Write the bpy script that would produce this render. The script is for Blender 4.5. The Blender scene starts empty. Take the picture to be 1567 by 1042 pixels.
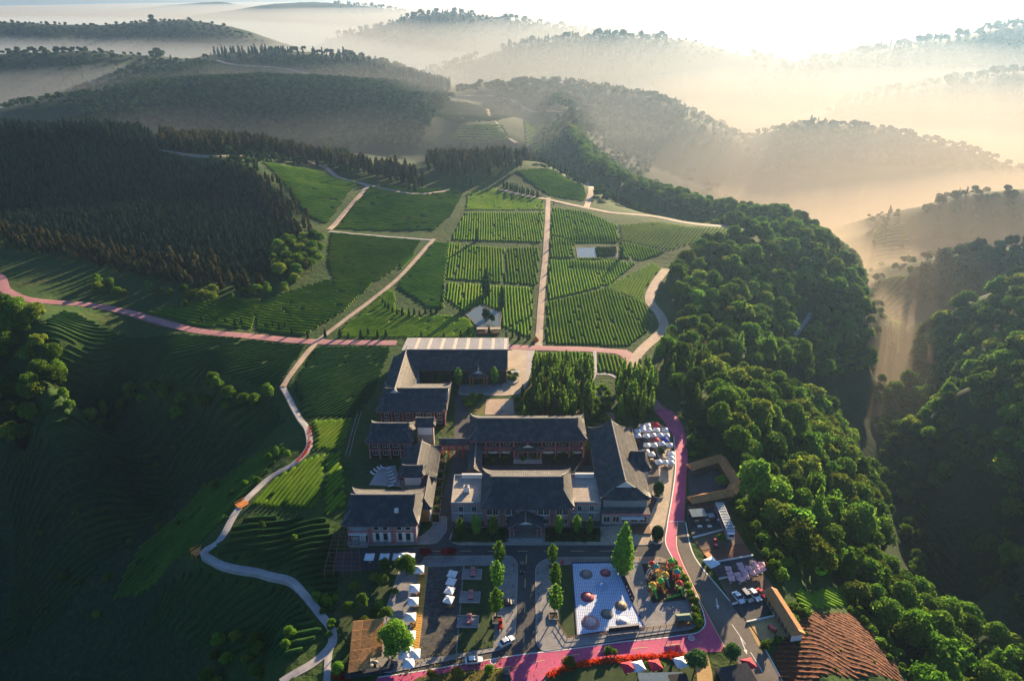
import bpy, bmesh, math, random
import numpy as np
from mathutils import Vector, Matrix
C = bpy.context.scene
COL = C.collection
R = random.Random(7)
NR = np.random.RandomState(11)

# ------------------------------------------------------------------ camera, sky, sun, exposure
W0, H0, FPX = 1567.0, 1042.0, 1070.0
CAMH = 150.0
PITCH = math.atan(521.0 / FPX)                # horizon at the top edge of the picture
cam_d = bpy.data.cameras.new('camera')
cam = bpy.data.objects.new('camera', cam_d); COL.objects.link(cam)
cam.location = (0, 0, CAMH)
cam.rotation_euler = (math.pi / 2 - PITCH, 0, 0)
cam_d.sensor_width = 36.0
cam_d.lens = 36.0 * FPX / W0
cam_d.clip_start, cam_d.clip_end = 0.5, 20000.0
C.camera = cam

SUN_AZ, SUN_EL = math.radians(27.0), math.radians(14.5)
w = bpy.data.worlds.new('World'); C.world = w; w.use_nodes = True
nt = w.node_tree
sky = nt.nodes.new('ShaderNodeTexSky'); sky.sky_type = 'NISHITA'; sky.sun_disc = False
sky.sun_elevation = SUN_EL; sky.sun_rotation = SUN_AZ
sky.air_density = 1.0; sky.dust_density = 1.2; sky.ozone_density = 6.0
bg = nt.nodes['Background']; bg.inputs['Strength'].default_value = 0.055
nt.links.new(sky.outputs[0], bg.inputs['Color'])
sd = bpy.data.lights.new('sun', 'SUN'); sd.energy = 5.0; sd.angle = math.radians(0.6); sd.color = (1.0, 0.73, 0.43)
sun = bpy.data.objects.new('sun', sd); COL.objects.link(sun)
sdir = Vector((math.sin(SUN_AZ) * math.cos(SUN_EL), math.cos(SUN_AZ) * math.cos(SUN_EL), math.sin(SUN_EL)))
sun.rotation_euler = sdir.to_track_quat('Z', 'Y').to_euler(); sun.location = sdir * 500
C.view_settings.view_transform = 'Standard'; C.view_settings.look = 'None'
C.view_settings.exposure = 1.95; C.view_settings.gamma = 1.0; C.view_settings.use_curve_mapping = False
C.render.engine = 'CYCLES'
cy = C.cycles
cy.max_bounces = 4; cy.diffuse_bounces = 2; cy.glossy_bounces = 2; cy.transmission_bounces = 3
cy.volume_bounces = 1; cy.transparent_max_bounces = 8; cy.use_denoising = True
cy.sample_clamp_indirect = 4.0

# ------------------------------------------------------------------ helpers: numbers
def rays(px, py):
    dx = (np.asarray(px, float) - W0 / 2) / FPX; dy = (H0 / 2 - np.asarray(py, float)) / FPX
    s, c = math.sin(PITCH), math.cos(PITCH)
    return dx, c + dy * s, -s + dy * c

def on_z(px, py, z=0.0):
    a, b, c = rays(px, py); t = (z - CAMH) / c
    return float(a * t), float(b * t)

def at_y(px, py, Y):
    a, b, c = rays(px, py); t = Y / b
    return float(a * t), float(Y), float(CAMH + c * t)

def _hash(ix, iy, seed):
    n = (ix.astype(np.int64) * 374761393 + iy.astype(np.int64) * 668265263 + seed * 974711) & 0x7fffffff
    n = ((n ^ (n >> 13)) * 1274126177) & 0x7fffffff
    return ((n ^ (n >> 16)) & 0xffff) / 65535.0

def vnoise(x, y, seed=0):
    x = np.asarray(x, float); y = np.asarray(y, float)
    ix = np.floor(x); iy = np.floor(y); fx = x - ix; fy = y - iy
    fx = fx * fx * (3 - 2 * fx); fy = fy * fy * (3 - 2 * fy)
    a = _hash(ix, iy, seed); b = _hash(ix + 1, iy, seed); c = _hash(ix, iy + 1, seed); d = _hash(ix + 1, iy + 1, seed)
    return (a + (b - a) * fx) * (1 - fy) + (c + (d - c) * fx) * fy

def fbm(x, y, seed=0, octv=4):
    s = 0; amp = 0.5
    for k in range(octv):
        s = s + amp * (vnoise(x * 2 ** k, y * 2 ** k, seed + k * 17) - 0.5); amp *= 0.5
    return s

def sstep(a, b, x):
    t = np.clip((np.asarray(x, float) - a) / (b - a), 0, 1); return t * t * (3 - 2 * t)

# ------------------------------------------------------------------ terrain: control points seen in the photograph
# (pixel x, pixel y, height): points of the ground
CTRL = [
 # plateau of the compound
 (540,1000,0),(650,1000,0),(800,1030,0),(950,1030,0),(1100,1030,0),(1180,1000,0),(520,900,0),(600,850,0),(700,850,0),(900,850,0),
 (1040,850,0),(1120,850,0),(1170,930,0),(560,770,0),(560,700,0),(700,700,0),(900,700,0),(1050,700,0),(1105,720,0),(600,600,0),(750,600,0),
 (950,600,0),(1020,620,0),(620,525,0),(800,525,0),(980,535,0),(700,770,0),(850,770,0),(960,770,0),(650,930,0),(800,930,0),(950,930,0),(1060,960,0),
 (800,1250,0),(650,1250,0),(1000,1250,0),(1250,1250,-4),(400,1250,-25),(150,1300,-55),(1500,1300,-40),(540,620,0),(820,640,0),
 # central tea fields
 (500,480,1),(560,470,1),(700,480,0.5),(900,480,0.5),(1000,480,0.5),(550,400,4),(700,400,3),(760,430,2),(900,400,3),(1000,400,2.5),(540,330,8),(700,300,9),(850,300,8),
 (1000,330,5),(1100,345,3),(1180,355,0),(760,285,10),(680,250,16),(760,245,16),(830,250,13),(900,285,9),(640,285,11),(500,300,16),(570,285,14),
 # left: pink road, fields
 (0,425,6),(100,462,3),(200,478,2),(300,500,1),(420,518,0),(520,522,0),(400,480,2),(300,470,4),(460,440,3),(480,560,0),(100,540,0),(250,560,-1),(400,560,0),(330,590,-3),
 (60,530,5),(0,490,7),(-100,480,8),(60,600,-6),(0,620,-12),
 # path ridge and the dark hollow to its left
 (440,590,0),(470,660,0),(440,720,-1),(370,770,-3),(315,850,-7),(380,872,-6),(440,885,-4),(510,980,-1),(440,1040,-4),(430,800,-2),(500,700,0),(500,800,-0.5),
 (400,960,-12),(310,950,-22),(330,800,-9),(255,880,-24),(150,950,-60),(0,1042,-86),(0,850,-76),(100,750,-62),(250,730,-48),(350,690,-26),(420,640,-6),
 (150,650,-34),(300,640,-22),(220,1000,-52),(-150,700,-50),(-150,1000,-86),(-300,900,-86),(320,1042,-22),(210,800,-52),
 # right: wooded flank, spur, valley
 (1100,640,-3),(1130,700,-4),(1150,780,-7),(1200,860,-8),(1200,940,-3),(1280,960,-7),(1350,1042,-10),(1220,1042,-4),(1200,640,-16),(1280,720,-26),(1340,820,-46),
 (1300,900,-24),(1420,1000,-34),(1567,1042,-52),(1060,450,1),(1120,420,1),(1150,480,-10),(1200,400,-3),(1250,370,-6),(1300,430,-20),(1325,500,-36),(1330,570,-50),
 (1250,560,-32),(1180,560,-18),(1230,500,-24),(1100,540,-5),(1050,540,-1),(1030,590,-1),
 (1375,500,-86),(1345,610,-82),(1385,680,-80),(1420,760,-76),(1450,850,-74),(1500,920,-74),(1400,420,-88),(1340,470,-80),(1320,400,-88),(1320,330,-92),(1240,300,-92),(1150,270,-92),(1050,250,-92),(1200,240,-94),(1130,220,-94),(1460,340,-90),(1380,380,-90),(1100,190,-90),
 (1440,490,-40),(1500,455,-22),(1567,430,-12),(1700,400,0),(1375,600,-66),(1450,610,-36),(1567,560,-8),(1567,700,-24),(1500,700,-38),(1567,850,-50),(1490,800,-58),(1430,690,-58),
 (1700,700,8),(1700,950,-40),(1420,400,-55),(1500,390,-40),(1567,375,-36),
]
# (pixel x, pixel y, distance): points of the ground given by how far away they are
CTRLY = []
# hidden ground: (x, y, z)
CTRLW = [(140,650,-62),(186,620,-74),(234,600,-78),(290,600,-82),(300,555,-84),(175,720,-84),(260,720,-90),(350,720,-92),(330,640,-90),(180,900,-88),(240,1000,-92),(320,480,-80),(420,620,-88),(520,760,-90),
 (-260,700,8),(-60,790,-18),(60,800,-30),(-320,800,-5),(180,740,-70),(-600,800,-50),(-900,1000,-80),(-560,900,-70),(-700,1050,-85),(-640,1150,-80),(350,900,-84),(500,900,-80),(-100,900,-25),
 (-500,1000,-55),(0,1000,-15),(150,1000,-60),(300,1100,-88),(600,1200,-88),(400,1500,-90),(700,1800,-90),(-800,1500,-90),(0,1700,-80),(-600,2000,-90),(0,2400,-90),(800,2600,-90),
 (-1500,2500,-90),(0,4000,-100),(2000,4000,-100),(-2500,4000,-100),(0,6500,-100),(3500,6500,-100),(-3500,6500,-100),(-300,360,5),(-420,420,12),(-330,300,-20),(-300,200,-66),
 (0,40,0),(-80,40,-20),(80,40,-8),(450,500,0),(500,350,10),(420,240,0)]
_pts = []
for a, b, z in CTRL:
    x, y = on_z(a, b, z); _pts.append((x, y, z))
_pts += CTRLW
_pts = np.array(_pts, float)
KA = 3.0
def _warp(x, y):
    r = np.sqrt(x * x + y * y) + 1e-6
    return np.arctan2(x, y) * KA, np.log(r) * 2.2
_cu, _cv = _warp(_pts[:, 0], _pts[:, 1])
def _ker(du, dv): return np.sqrt(du * du + dv * dv + 0.0025)
_A = _ker(_cu[:, None] - _cu[None], _cv[:, None] - _cv[None])
_n = len(_pts)
_M = np.zeros((_n + 1, _n + 1)); _M[:_n, :_n] = _A - 0.004 * np.eye(_n); _M[:_n, _n] = 1; _M[_n, :_n] = 1
_wgt = np.linalg.solve(_M, np.r_[_pts[:, 2], 0.0])

# ridges: crest seen in the photograph at (px, py, distance), front slope, back slope, roundness
RIDGES = [
 ([(-260,195,620),(-100,200,610),(60,208,600),(150,205,600),(240,228,600),(320,238,592),(390,256,560),(440,300,510),(470,350,470),(478,400,440)], .50, .20, 10),
 ([(-200,320,455),(-60,342,445),(0,356,440),(80,370,432),(150,384,424),(240,403,412),(330,424,404),(420,440,398)], .30, .55, 5),
 ([(240,226,640),(300,222,640),(400,232,630),(500,252,640),(580,268,640),(640,282,640)], .25, .30, 14),
 ([(40,250,780),(97,192,940),(153,150,1100),(220,118,1240),(290,92,1380),(330,84,1450),(450,80,1450),(505,88,1400),(560,110,1340),(690,142,1220),(750,130,1260),(800,124,1280),(860,130,1250)], .17, .22, 40),
 ([(860,130,1250),(940,140,1200),(1000,152,1150),(1045,182,1060)], .40, .40, 30),
 ([(150,150,1020),(300,125,1120),(400,120,1120),(520,130,1080),(600,150,1040),(650,175,980)], .24, .1, 30),
 ([(860,150,1120),(862,180,980),(870,215,860),(885,245,760),(930,272,690),(1000,298,640),(1060,318,600),(1120,328,570),(1190,335,540)], .5, .62, 10),
 ([(-300,20,1900),(-100,32,1900),(0,34,1900),(150,40,1900),(280,30,1950),(340,40,1900),(400,60,1850),(440,85,1800)], .30, .3, 50),
 ([(-300,70,1300),(-100,90,1300),(40,82,1350),(130,78,1400),(230,86,1450),(280,100,1400)], .36, .3, 40),
 ([(-200,20,4800),(0,28,4800),(100,22,4800),(200,16,4800),(260,8,5000),(330,3,5200)], .2, .2, 100),
 ([(330,20,3800),(420,6,3800),(480,3,3900),(560,10,3800),(640,26,3600)], .2, .2, 80),
 ([(440,95,2400),(500,62,2400),(560,48,2450),(640,24,2500),(700,22,2500),(800,34,2500),(900,50,2500)], .2, .2, 60),
 ([(680,112,1750),(720,95,1800),(790,72,1850),(870,62,1900),(940,56,1900),(1050,62,1900),(1130,84,1850)], .34, .3, 50),
 ([(1110,150,1600),(1150,130,1650),(1240,100,1700),(1350,80,1750),(1450,62,1800),(1567,40,1800),(1750,20,1800)], .36, .3, 50),
 ([(1140,250,1000),(1180,205,1010),(1240,190,1020),(1330,198,1000),(1400,210,980),(1480,232,950),(1567,262,900),(1700,290,860)], .52, .4, 24),
 ([(1290,175,1350),(1350,150,1380),(1430,132,1400),(1567,112,1400),(1750,90,1400)], .40, .35, 40),
 ([(1390,345,620),(1420,318,640),(1480,300,640),(1567,290,640),(1700,280,620)], .5, .5, 12),
 ([(1385,480,470),(1400,425,490),(1440,400,500),(1500,385,500),(1567,380,490),(1700,370,480)], .5, .5, 10),
]
_RG = []
for pts, sf, sb, rd in RIDGES:
    _RG.append((np.array([at_y(*p) for p in pts]), sf, sb, rd))

def H(x, y, noise=True):
    x = np.asarray(x, float); y = np.asarray(y, float); shp = x.shape
    x = x.ravel(); y = y.ravel()
    u, v = _warp(x, y)
    z = np.full(x.shape, _wgt[_n])
    for k in range(_n):
        z += _wgt[k] * _ker(u - _cu[k], v - _cv[k])
    r = np.hypot(x, y)
    wob = 0.0
    if noise:
        wob = fbm(x / 170 + 3, y / 170, 5, 3)
    for P, sf, sb, rd in _RG:
        best = np.full(x.shape, 1e9); zc = np.zeros(x.shape); side = np.zeros(x.shape)
        for k in range(len(P) - 1):
            ax, ay, az = P[k]; bx, by, bz = P[k + 1]
            ex, ey = bx - ax, by - ay; L2 = ex * ex + ey * ey
            t = np.clip(((x - ax) * ex + (y - ay) * ey) / L2, 0, 1)
            qx = x - ax - t * ex; qy = y - ay - t * ey
            d = np.hypot(qx, qy); m = d < best
            best = np.where(m, d, best); zc = np.where(m, az + t * (bz - az), zc)
            side = np.where(m, (ex * qy - ey * qx) / (math.sqrt(L2) * (d + 1e-6)), side)
        sl = sb + (sf - sb) * sstep(0.3, -0.3, side)       # front is the side of the camera
        sl = sl * (1 + 0.5 * wob)
        zr = zc - (np.sqrt(best ** 2 + rd ** 2) - rd) * sl - best ** 2 / (3.6 * P[:, 1].mean()) + wob * np.minimum(best * .22, 26)
        kk = np.clip(rd * .5, 3, 25)
        h = np.clip(0.5 + 0.5 * (zr - z) / kk, 0, 1)
        z = z + (zr - z) * h + kk * h * (1 - h) * np.where(best < 1e8, .5, 0)
    # the flat plateau of the compound
    flat = sstep(14, 0, np.maximum(np.maximum(-62 + (190 - y) * .12 - x, x - 76), np.maximum(y - 318, 95 - y)))
    if noise:
        amp = np.clip((r - 150) / 500, 0.06, 1.0) * (1 - flat)
        z = z + amp * (6 * fbm(x / 60, y / 60, 21, 4) + 1.2 * fbm(x / 14, y / 14, 33, 2)) * np.clip(.5 + np.abs(z) / 40, .25, 1)
    z = z * (1 - flat)
    for cx, cy, rr_, z0 in FLATS:
        k = sstep(rr_ * 1.6, rr_, np.hypot(x - cx, y - cy)); z = z * (1 - k) + z0 * k
    return z.reshape(shp)

FLATS = []
_LOGT = np.exp(np.linspace(math.log(60), math.log(9000), 500))
def G(px, py):
    """the point of the terrain seen at a pixel"""
    a, b, c = rays(px, py)
    t = _LOGT
    g = CAMH + c * t - H(a * t, b * t)
    i = int(np.argmax(g < 0)) if (g < 0).any() else len(t) - 1
    lo, hi = t[max(i - 1, 0)], t[i]
    for _ in range(2):
        tt = np.linspace(lo, hi, 16); gg = CAMH + c * tt - H(a * tt, b * tt)
        j = int(np.argmax(gg < 0)) if (gg < 0).any() else 15
        lo, hi = tt[max(j - 1, 0)], tt[j]
    m = .5 * (lo + hi)
    return Vector((float(a * m), float(b * m), float(CAMH + c * m)))

for _p, _r in (((738, 487), 15), ((913, 386), 19)):
    _g = G(*_p); FLATS.append((_g.x, _g.y, _r, _g.z - .1))
# ------------------------------------------------------------------ helpers: materials
def lin(h):
    v = [int(h[i:i + 2], 16) / 255 for i in (0, 2, 4)]
    return tuple((c / 12.92 if c < .04045 else ((c + .055) / 1.055) ** 2.4) for c in v) + (1.0,)

class NT:
    def __init__(s, name):
        s.m = bpy.data.materials.new(name); s.m.use_nodes = True; s.t = s.m.node_tree; s.t.nodes.clear()
        s.out = s.n('ShaderNodeOutputMaterial')
    def n(s, typ, **kw):
        x = s.t.nodes.new(typ)
        for k, v in kw.items():
            if k.startswith('i_'): x.inputs[k[2:].replace('_', ' ')].default_value = v
            else: setattr(x, k, v)
        return x
    def l(s, a, b): s.t.links.new(a, b)
    def noise(s, scale, detail=3, vec=None, rough=.6):
        x = s.n('ShaderNodeTexNoise'); x.inputs['Scale'].default_value = scale; x.inputs['Detail'].default_value = detail
        x.inputs['Roughness'].default_value = rough
        if vec is not None: s.l(vec, x.inputs['Vector'])
        return x.outputs['Fac']
    def ramp(s, fac, stops):
        x = s.n('ShaderNodeValToRGB'); e = x.color_ramp.elements
        while len(e) < len(stops): e.new(.5)
        for q, (p, c) in zip(e, stops): q.position = p; q.color = c if len(c) == 4 else tuple(c) + (1,)
        s.l(fac, x.inputs[0]); return x.outputs[0]
    def mix(s, fac, a, b, mode='MIX'):
        x = s.n('ShaderNodeMix', data_type='RGBA', blend_type=mode)
        for sock, v in ((x.inputs[0], fac), (x.inputs[6], a), (x.inputs[7], b)):
            if hasattr(v, 'is_linked'): s.l(v, sock)
            else: sock.default_value = v
        return x.outputs[2]

def mat(name, col, col2=None, scale=1.0, rough=.8, metal=0.0, bump=0.0, bscale=None, spec=.3, rand=0.0, coat=0.0):
    """plain procedural surface: two tones mixed by noise in object space, a little bump"""
    k = NT(name); b = k.n('ShaderNodeBsdfPrincipled'); k.l(b.outputs[0], k.out.inputs[0])
    col = tuple(col) if len(col) == 4 else tuple(col) + (1,)
    tc = k.n('ShaderNodeTexCoord')
    c2 = col2 if col2 is not None else tuple(v * .72 for v in col[:3])
    c2 = tuple(c2) if len(c2) == 4 else tuple(c2) + (1,)
    f = k.noise(scale, 4, tc.outputs['Object'])
    c = k.ramp(f, [(.35, col), (.68, c2)])
    if rand:
        oi = k.n('ShaderNodeObjectInfo'); mr = k.n('ShaderNodeMapRange')
        mr.inputs[3].default_value = 1 - rand; mr.inputs[4].default_value = 1 + rand
        k.l(oi.outputs['Random'], mr.inputs[0])
        c = k.mix(1.0, c, mr.outputs[0], 'MULTIPLY')
    k.l(c, b.inputs['Base Color'])
    b.inputs['Roughness'].default_value = rough; b.inputs['Metallic'].default_value = metal
    b.inputs['Specular IOR Level'].default_value = spec
    if coat: b.inputs['Coat Weight'].default_value = coat
    if bump:
        bp = k.n('ShaderNodeBump'); bp.inputs['Strength'].default_value = bump; bp.inputs['Distance'].default_value = .1
        k.l(k.noise(bscale or scale * 4, 4, tc.outputs['Object']), bp.inputs['Height']); k.l(bp.outputs[0], b.inputs['Normal'])
    return k.m

def leafmat(name, a, b, c, trans=.35, nscale=.35):
    k = NT(name)
    tc = k.n('ShaderNodeTexCoord'); oi = k.n('ShaderNodeObjectInfo'); geo = k.n('ShaderNodeNewGeometry')
    f = k.noise(nscale, 3, tc.outputs['Object'])
    c1 = k.ramp(f, [(.3, a), (.5, b), (.75, c)])
    mr = k.n('ShaderNodeMapRange'); mr.inputs[3].default_value = .48; mr.inputs[4].default_value = 1.45
    k.l(oi.outputs['Random'], mr.inputs[0])
    c2 = k.mix(1.0, c1, mr.outputs[0], 'MULTIPLY')
    mr2 = k.n('ShaderNodeMapRange'); mr2.inputs[3].default_value = .65; mr2.inputs[4].default_value = 1.3
    k.l(geo.outputs['Random Per Island'], mr2.inputs[0])
    c3 = k.mix(1.0, c2, mr2.outputs[0], 'MULTIPLY')
    d = k.n('ShaderNodeBsdfDiffuse'); t = k.n('ShaderNodeBsdfTranslucent'); mx = k.n('ShaderNodeMixShader')
    k.l(c3, d.inputs[0]); k.l(c3, t.inputs[0]); mx.inputs[0].default_value = trans
    k.l(d.outputs[0], mx.inputs[1]); k.l(t.outputs[0], mx.inputs[2]); k.l(mx.outputs[0], k.out.inputs[0])
    return k.m

# ------------------------------------------------------------------ helpers: meshes and objects
class MB:
    """collects vertices and faces"""
    def __init__(s): s.v = []; s.f = []; s.mi = []
    def add(s, vs, fs, mi=0):
        o = len(s.v); s.v += [tuple(p) for p in vs]; s.f += [tuple(i + o for i in q) for q in fs]; s.mi += [mi] * len(fs); return s
    def box(s, x0, x1, y0, y1, z0, z1, mi=0):
        if x0 > x1: x0, x1 = x1, x0
        if y0 > y1: y0, y1 = y1, y0
        return s.add([(x0,y0,z0),(x1,y0,z0),(x1,y1,z0),(x0,y1,z0),(x0,y0,z1),(x1,y0,z1),(x1,y1,z1),(x0,y1,z1)],
                     [(3,2,1,0),(4,5,6,7),(0,1,5,4),(1,2,6,5),(2,3,7,6),(3,0,4,7)], mi)
    def obox(s, cx, cy, z0, z1, lx, ly, a=0.0, mi=0):
        c, q = math.cos(a), math.sin(a); p = []
        for z in (z0, z1):
            for x, y in ((-lx/2,-ly/2),(lx/2,-ly/2),(lx/2,ly/2),(-lx/2,ly/2)):
                p.append((cx + x*c - y*q, cy + x*q + y*c, z))
        return s.add(p, [(3,2,1,0),(4,5,6,7),(0,1,5,4),(1,2,6,5),(2,3,7,6),(3,0,4,7)], mi)
    def bar(s, a, b, w, h=None, mi=0):
        a, b = Vector(a), Vector(b); d = (b - a).normalized(); h = h or w
        up = Vector((0,0,1)) if abs(d.z) < .95 else Vector((0,1,0))
        sx = d.cross(up).normalized() * w / 2; sy = sx.cross(d).normalized() * h / 2
        p = [q + i*sx + j*sy for q in (a, b) for i, j in ((-1,-1),(1,-1),(1,1),(-1,1))]
        return s.add(p, [(3,2,1,0),(4,5,6,7),(0,1,5,4),(1,2,6,5),(2,3,7,6),(3,0,4,7)], mi)
    def tube(s, pts, rad, n=6, mi=0, cap=True):
        pts = [Vector(p) for p in pts]; o = len(s.v); rr = rad if isinstance(rad, (list, tuple)) else [rad] * len(pts)
        for i, p in enumerate(pts):
            d = (pts[min(i+1, len(pts)-1)] - pts[max(i-1, 0)]).normalized()
            up = Vector((0,0,1)) if abs(d.z) < .9 else Vector((1,0,0))
            a = d.cross(up).normalized(); b = a.cross(d)
            for k in range(n):
                t = 2*math.pi*k/n; s.v.append(tuple(p + (a*math.cos(t) + b*math.sin(t)) * rr[i]))
        for i in range(len(pts)-1):
            for k in range(n):
                q = (k+1) % n; s.f.append((o+i*n+k, o+i*n+q, o+(i+1)*n+q, o+(i+1)*n+k)); s.mi.append(mi)
        if cap:
            s.f.append(tuple(o + (len(pts)-1)*n + k for k in range(n))); s.mi.append(mi)
            s.f.append(tuple(o + k for k in reversed(range(n)))); s.mi.append(mi)
        return s
    def lathe(s, prof, n=12, c=(0,0,0), mi=0, sx=1, sy=1):
        o = len(s.v)
        for r, z in prof:
            for k in range(n):
                t = 2*math.pi*k/n; s.v.append((c[0] + r*math.cos(t)*sx, c[1] + r*math.sin(t)*sy, c[2] + z))
        for i in range(len(prof)-1):
            for k in range(n):
                q = (k+1) % n; s.f.append((o+i*n+k, o+i*n+q, o+(i+1)*n+q, o+(i+1)*n+k)); s.mi.append(mi)
        if prof[-1][0] > 1e-3: s.f.append(tuple(o + (len(prof)-1)*n + k for k in range(n))); s.mi.append(mi)
        if prof[0][0] > 1e-3: s.f.append(tuple(o + k for k in reversed(range(n)))); s.mi.append(mi)
        return s
    def prism(s, poly, z0, z1, mi=0):
        n = len(poly)
        ar = sum(poly[i][0]*poly[(i+1)%n][1] - poly[(i+1)%n][0]*poly[i][1] for i in range(n))
        if ar < 0: poly = poly[::-1]
        v = [(x, y, z0) for x, y in poly] + [(x, y, z1) for x, y in poly]
        f = [tuple(range(n, 2*n)), tuple(reversed(range(n)))] + [(i, (i+1) % n, n + (i+1) % n, n + i) for i in range(n)]
        return s.add(v, f, mi)
    def mesh(s, name, mats, smooth=False):
        me = bpy.data.meshes.new(name); me.from_pydata(s.v, [], s.f)
        for m in (mats if isinstance(mats, (list, tuple)) else [mats]): me.materials.append(m)
        if any(s.mi): me.polygons.foreach_set('material_index', s.mi)
        if smooth: me.polygons.foreach_set('use_smooth', [True] * len(s.f))
        me.update(); return me
    def build(s, name, mats, parent=None, smooth=False, loc=None, rz=0.0):
        return link(name, s.mesh(name, mats, smooth), parent, loc, rz)

def link(name, me, parent=None, loc=None, rz=0.0):
    o = bpy.data.objects.new(name, me); COL.objects.link(o)
    if parent is not None: o.parent = parent
    if loc is not None: o.location = loc
    if rz: o.rotation_euler = (0, 0, rz)
    return o

def tag(o, label=None, cat=None, group=None, kind=None):
    if label: o['label'] = label
    if cat: o['category'] = cat
    if group: o['group'] = group
    if kind: o['kind'] = kind
    return o

def thing(name, label, cat, loc=(0,0,0), rz=0.0, group=None):
    return tag(link(name, None, None, loc, rz), label, cat, group)

_KIDS = {}
def kids(o):
    return [c for c in bpy.data.objects if c.parent == o]

def dup(root, loc, rz=0.0, label=None, sc=None, group=None, tree=None):
    """copy of a thing with its parts and their sub-parts"""
    tr = tree or tree_of(root)
    r = root.copy(); COL.objects.link(r); r.location = loc; r.rotation_euler = (0, 0, rz)
    if sc is not None: r.scale = sc if hasattr(sc, '__len__') else (sc, sc, sc)
    if label: r['label'] = label
    if group: r['group'] = group
    for ch, gs in tr:
        c = ch.copy(); COL.objects.link(c); c.parent = r
        for g in gs:
            d = g.copy(); COL.objects.link(d); d.parent = c
    return r

def tree_of(root):
    allo = list(bpy.data.objects); out = []
    for c in allo:
        if c.parent == root: out.append((c, [g for g in allo if g.parent == c]))
    return out

def np_mesh(name, V, F, mats, smooth=True, mi=None):
    """mesh from numpy arrays; F is (n,4) or (n,3)"""
    me = bpy.data.meshes.new(name); V = np.asarray(V, np.float32); F = np.asarray(F, np.int32); n, k = F.shape
    me.vertices.add(len(V)); me.vertices.foreach_set('co', V.ravel())
    me.loops.add(n * k); me.loops.foreach_set('vertex_index', F.ravel())
    me.polygons.add(n); me.polygons.foreach_set('loop_start', np.arange(0, n * k, k, dtype=np.int32))
    for m in (mats if isinstance(mats, (list, tuple)) else [mats]): me.materials.append(m)
    if mi is not None: me.polygons.foreach_set('material_index', np.asarray(mi, np.int32))
    me.polygons.foreach_set('use_smooth', np.full(n, smooth))
    me.update(calc_edges=True); return me

def inpoly(x, y, poly):
    x = np.asarray(x, float); y = np.asarray(y, float); c = np.zeros(x.shape, bool); n = len(poly)
    for i in range(n):
        x0, y0 = poly[i][:2]; x1, y1 = poly[i - 1][:2]
        m = ((y0 > y) != (y1 > y)) & (x < (x1 - x0) * (y - y0) / (y1 - y0 + 1e-12) + x0)
        c ^= m
    return c

def project(x, y, z):
    s, c = math.sin(PITCH), math.cos(PITCH)
    dz = np.asarray(z) - CAMH; dep = np.asarray(y) * c - dz * s; up = np.asarray(y) * s + dz * c
    return W0 / 2 + FPX * np.asarray(x) / dep, H0 / 2 - FPX * up / dep, dep
# ------------------------------------------------------------------ plants: a few meshes of each kind, shared by every copy
M_BARK = mat('bark', (.075, .055, .04), (.04, .03, .022), 3)
M_LEAF_WOOD = leafmat('leaf_broad', (.055, .150, .020, 1), (.110, .220, .026, 1), (.190, .260, .036, 1), .55, .22)
M_LEAF_WOOD2 = leafmat('leaf_olive', (.085, .150, .022, 1), (.150, .215, .028, 1), (.235, .265, .040, 1), .55, .22)
M_LEAF_BAMBOO = leafmat('leaf_bamboo', (.070, .200, .022, 1), (.120, .270, .028, 1), (.180, .300, .040, 1), .55, .25)
M_LEAF_DARK = leafmat('leaf_conifer', (.014, .036, .028, 1), (.022, .050, .032, 1), (.045, .062, .034, 1), .22, .3)
M_LEAF_RUST = leafmat('leaf_rusty', (.032, .052, .022, 1), (.065, .065, .026, 1), (.130, .090, .036, 1), .30, .25)
M_LEAF_CYP = leafmat('leaf_cypress', (.025, .070, .024, 1), (.040, .095, .028, 1), (.065, .120, .034, 1), .25, .4)
M_LEAF_STREET = leafmat('leaf_street', (.080, .200, .022, 1), (.125, .260, .030, 1), (.180, .300, .045, 1), .45, .5)
M_LEAF_GROVE = leafmat('leaf_grove', (.090, .210, .026, 1), (.140, .260, .032, 1), (.220, .300, .045, 1), .70, .4)
M_LEAF_RED = leafmat('leaf_red', (.20, .012, .022, 1), (.30, .02, .035, 1), (.16, .02, .03, 1), .35, .6)
M_LEAF_GOLD = leafmat('leaf_gold', (.16, .14, .025, 1), (.22, .18, .03, 1), (.12, .15, .03, 1), .35, .4)

def leaf_cards(P, N, size, rs, aspect=1.0, jit=.6):
    """one bent leaf-clump (two quads sharing a fold) at every point, facing roughly along N"""
    n = len(P); N = N + rs.normal(0, jit, (n, 3)); N /= np.linalg.norm(N, axis=1)[:, None] + 1e-9
    A = np.cross(N, rs.normal(0, 1, (n, 3))); A /= np.linalg.norm(A, axis=1)[:, None] + 1e-9
    B = np.cross(N, A); s = (size * rs.uniform(.6, 1.35, n))[:, None]
    A, B = A * s * aspect, B * s
    V = np.stack([P - A - B * .5, P - A + B * .5, P - B * .62 + N * s * .28, P + B * .62 + N * s * .28, P + A - B * .5, P + A + B * .5], 1)
    V = V.reshape(-1, 3); k = np.arange(n)[:, None] * 6
    F = np.concatenate([k + np.array([[0, 2, 3, 1]]), k + np.array([[2, 4, 5, 3]])], 1).reshape(-1, 4)
    return V, F

def sphere_pts(n, rs):
    d = rs.normal(0, 1, (n, 3)); return d / np.linalg.norm(d, axis=1)[:, None]

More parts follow.
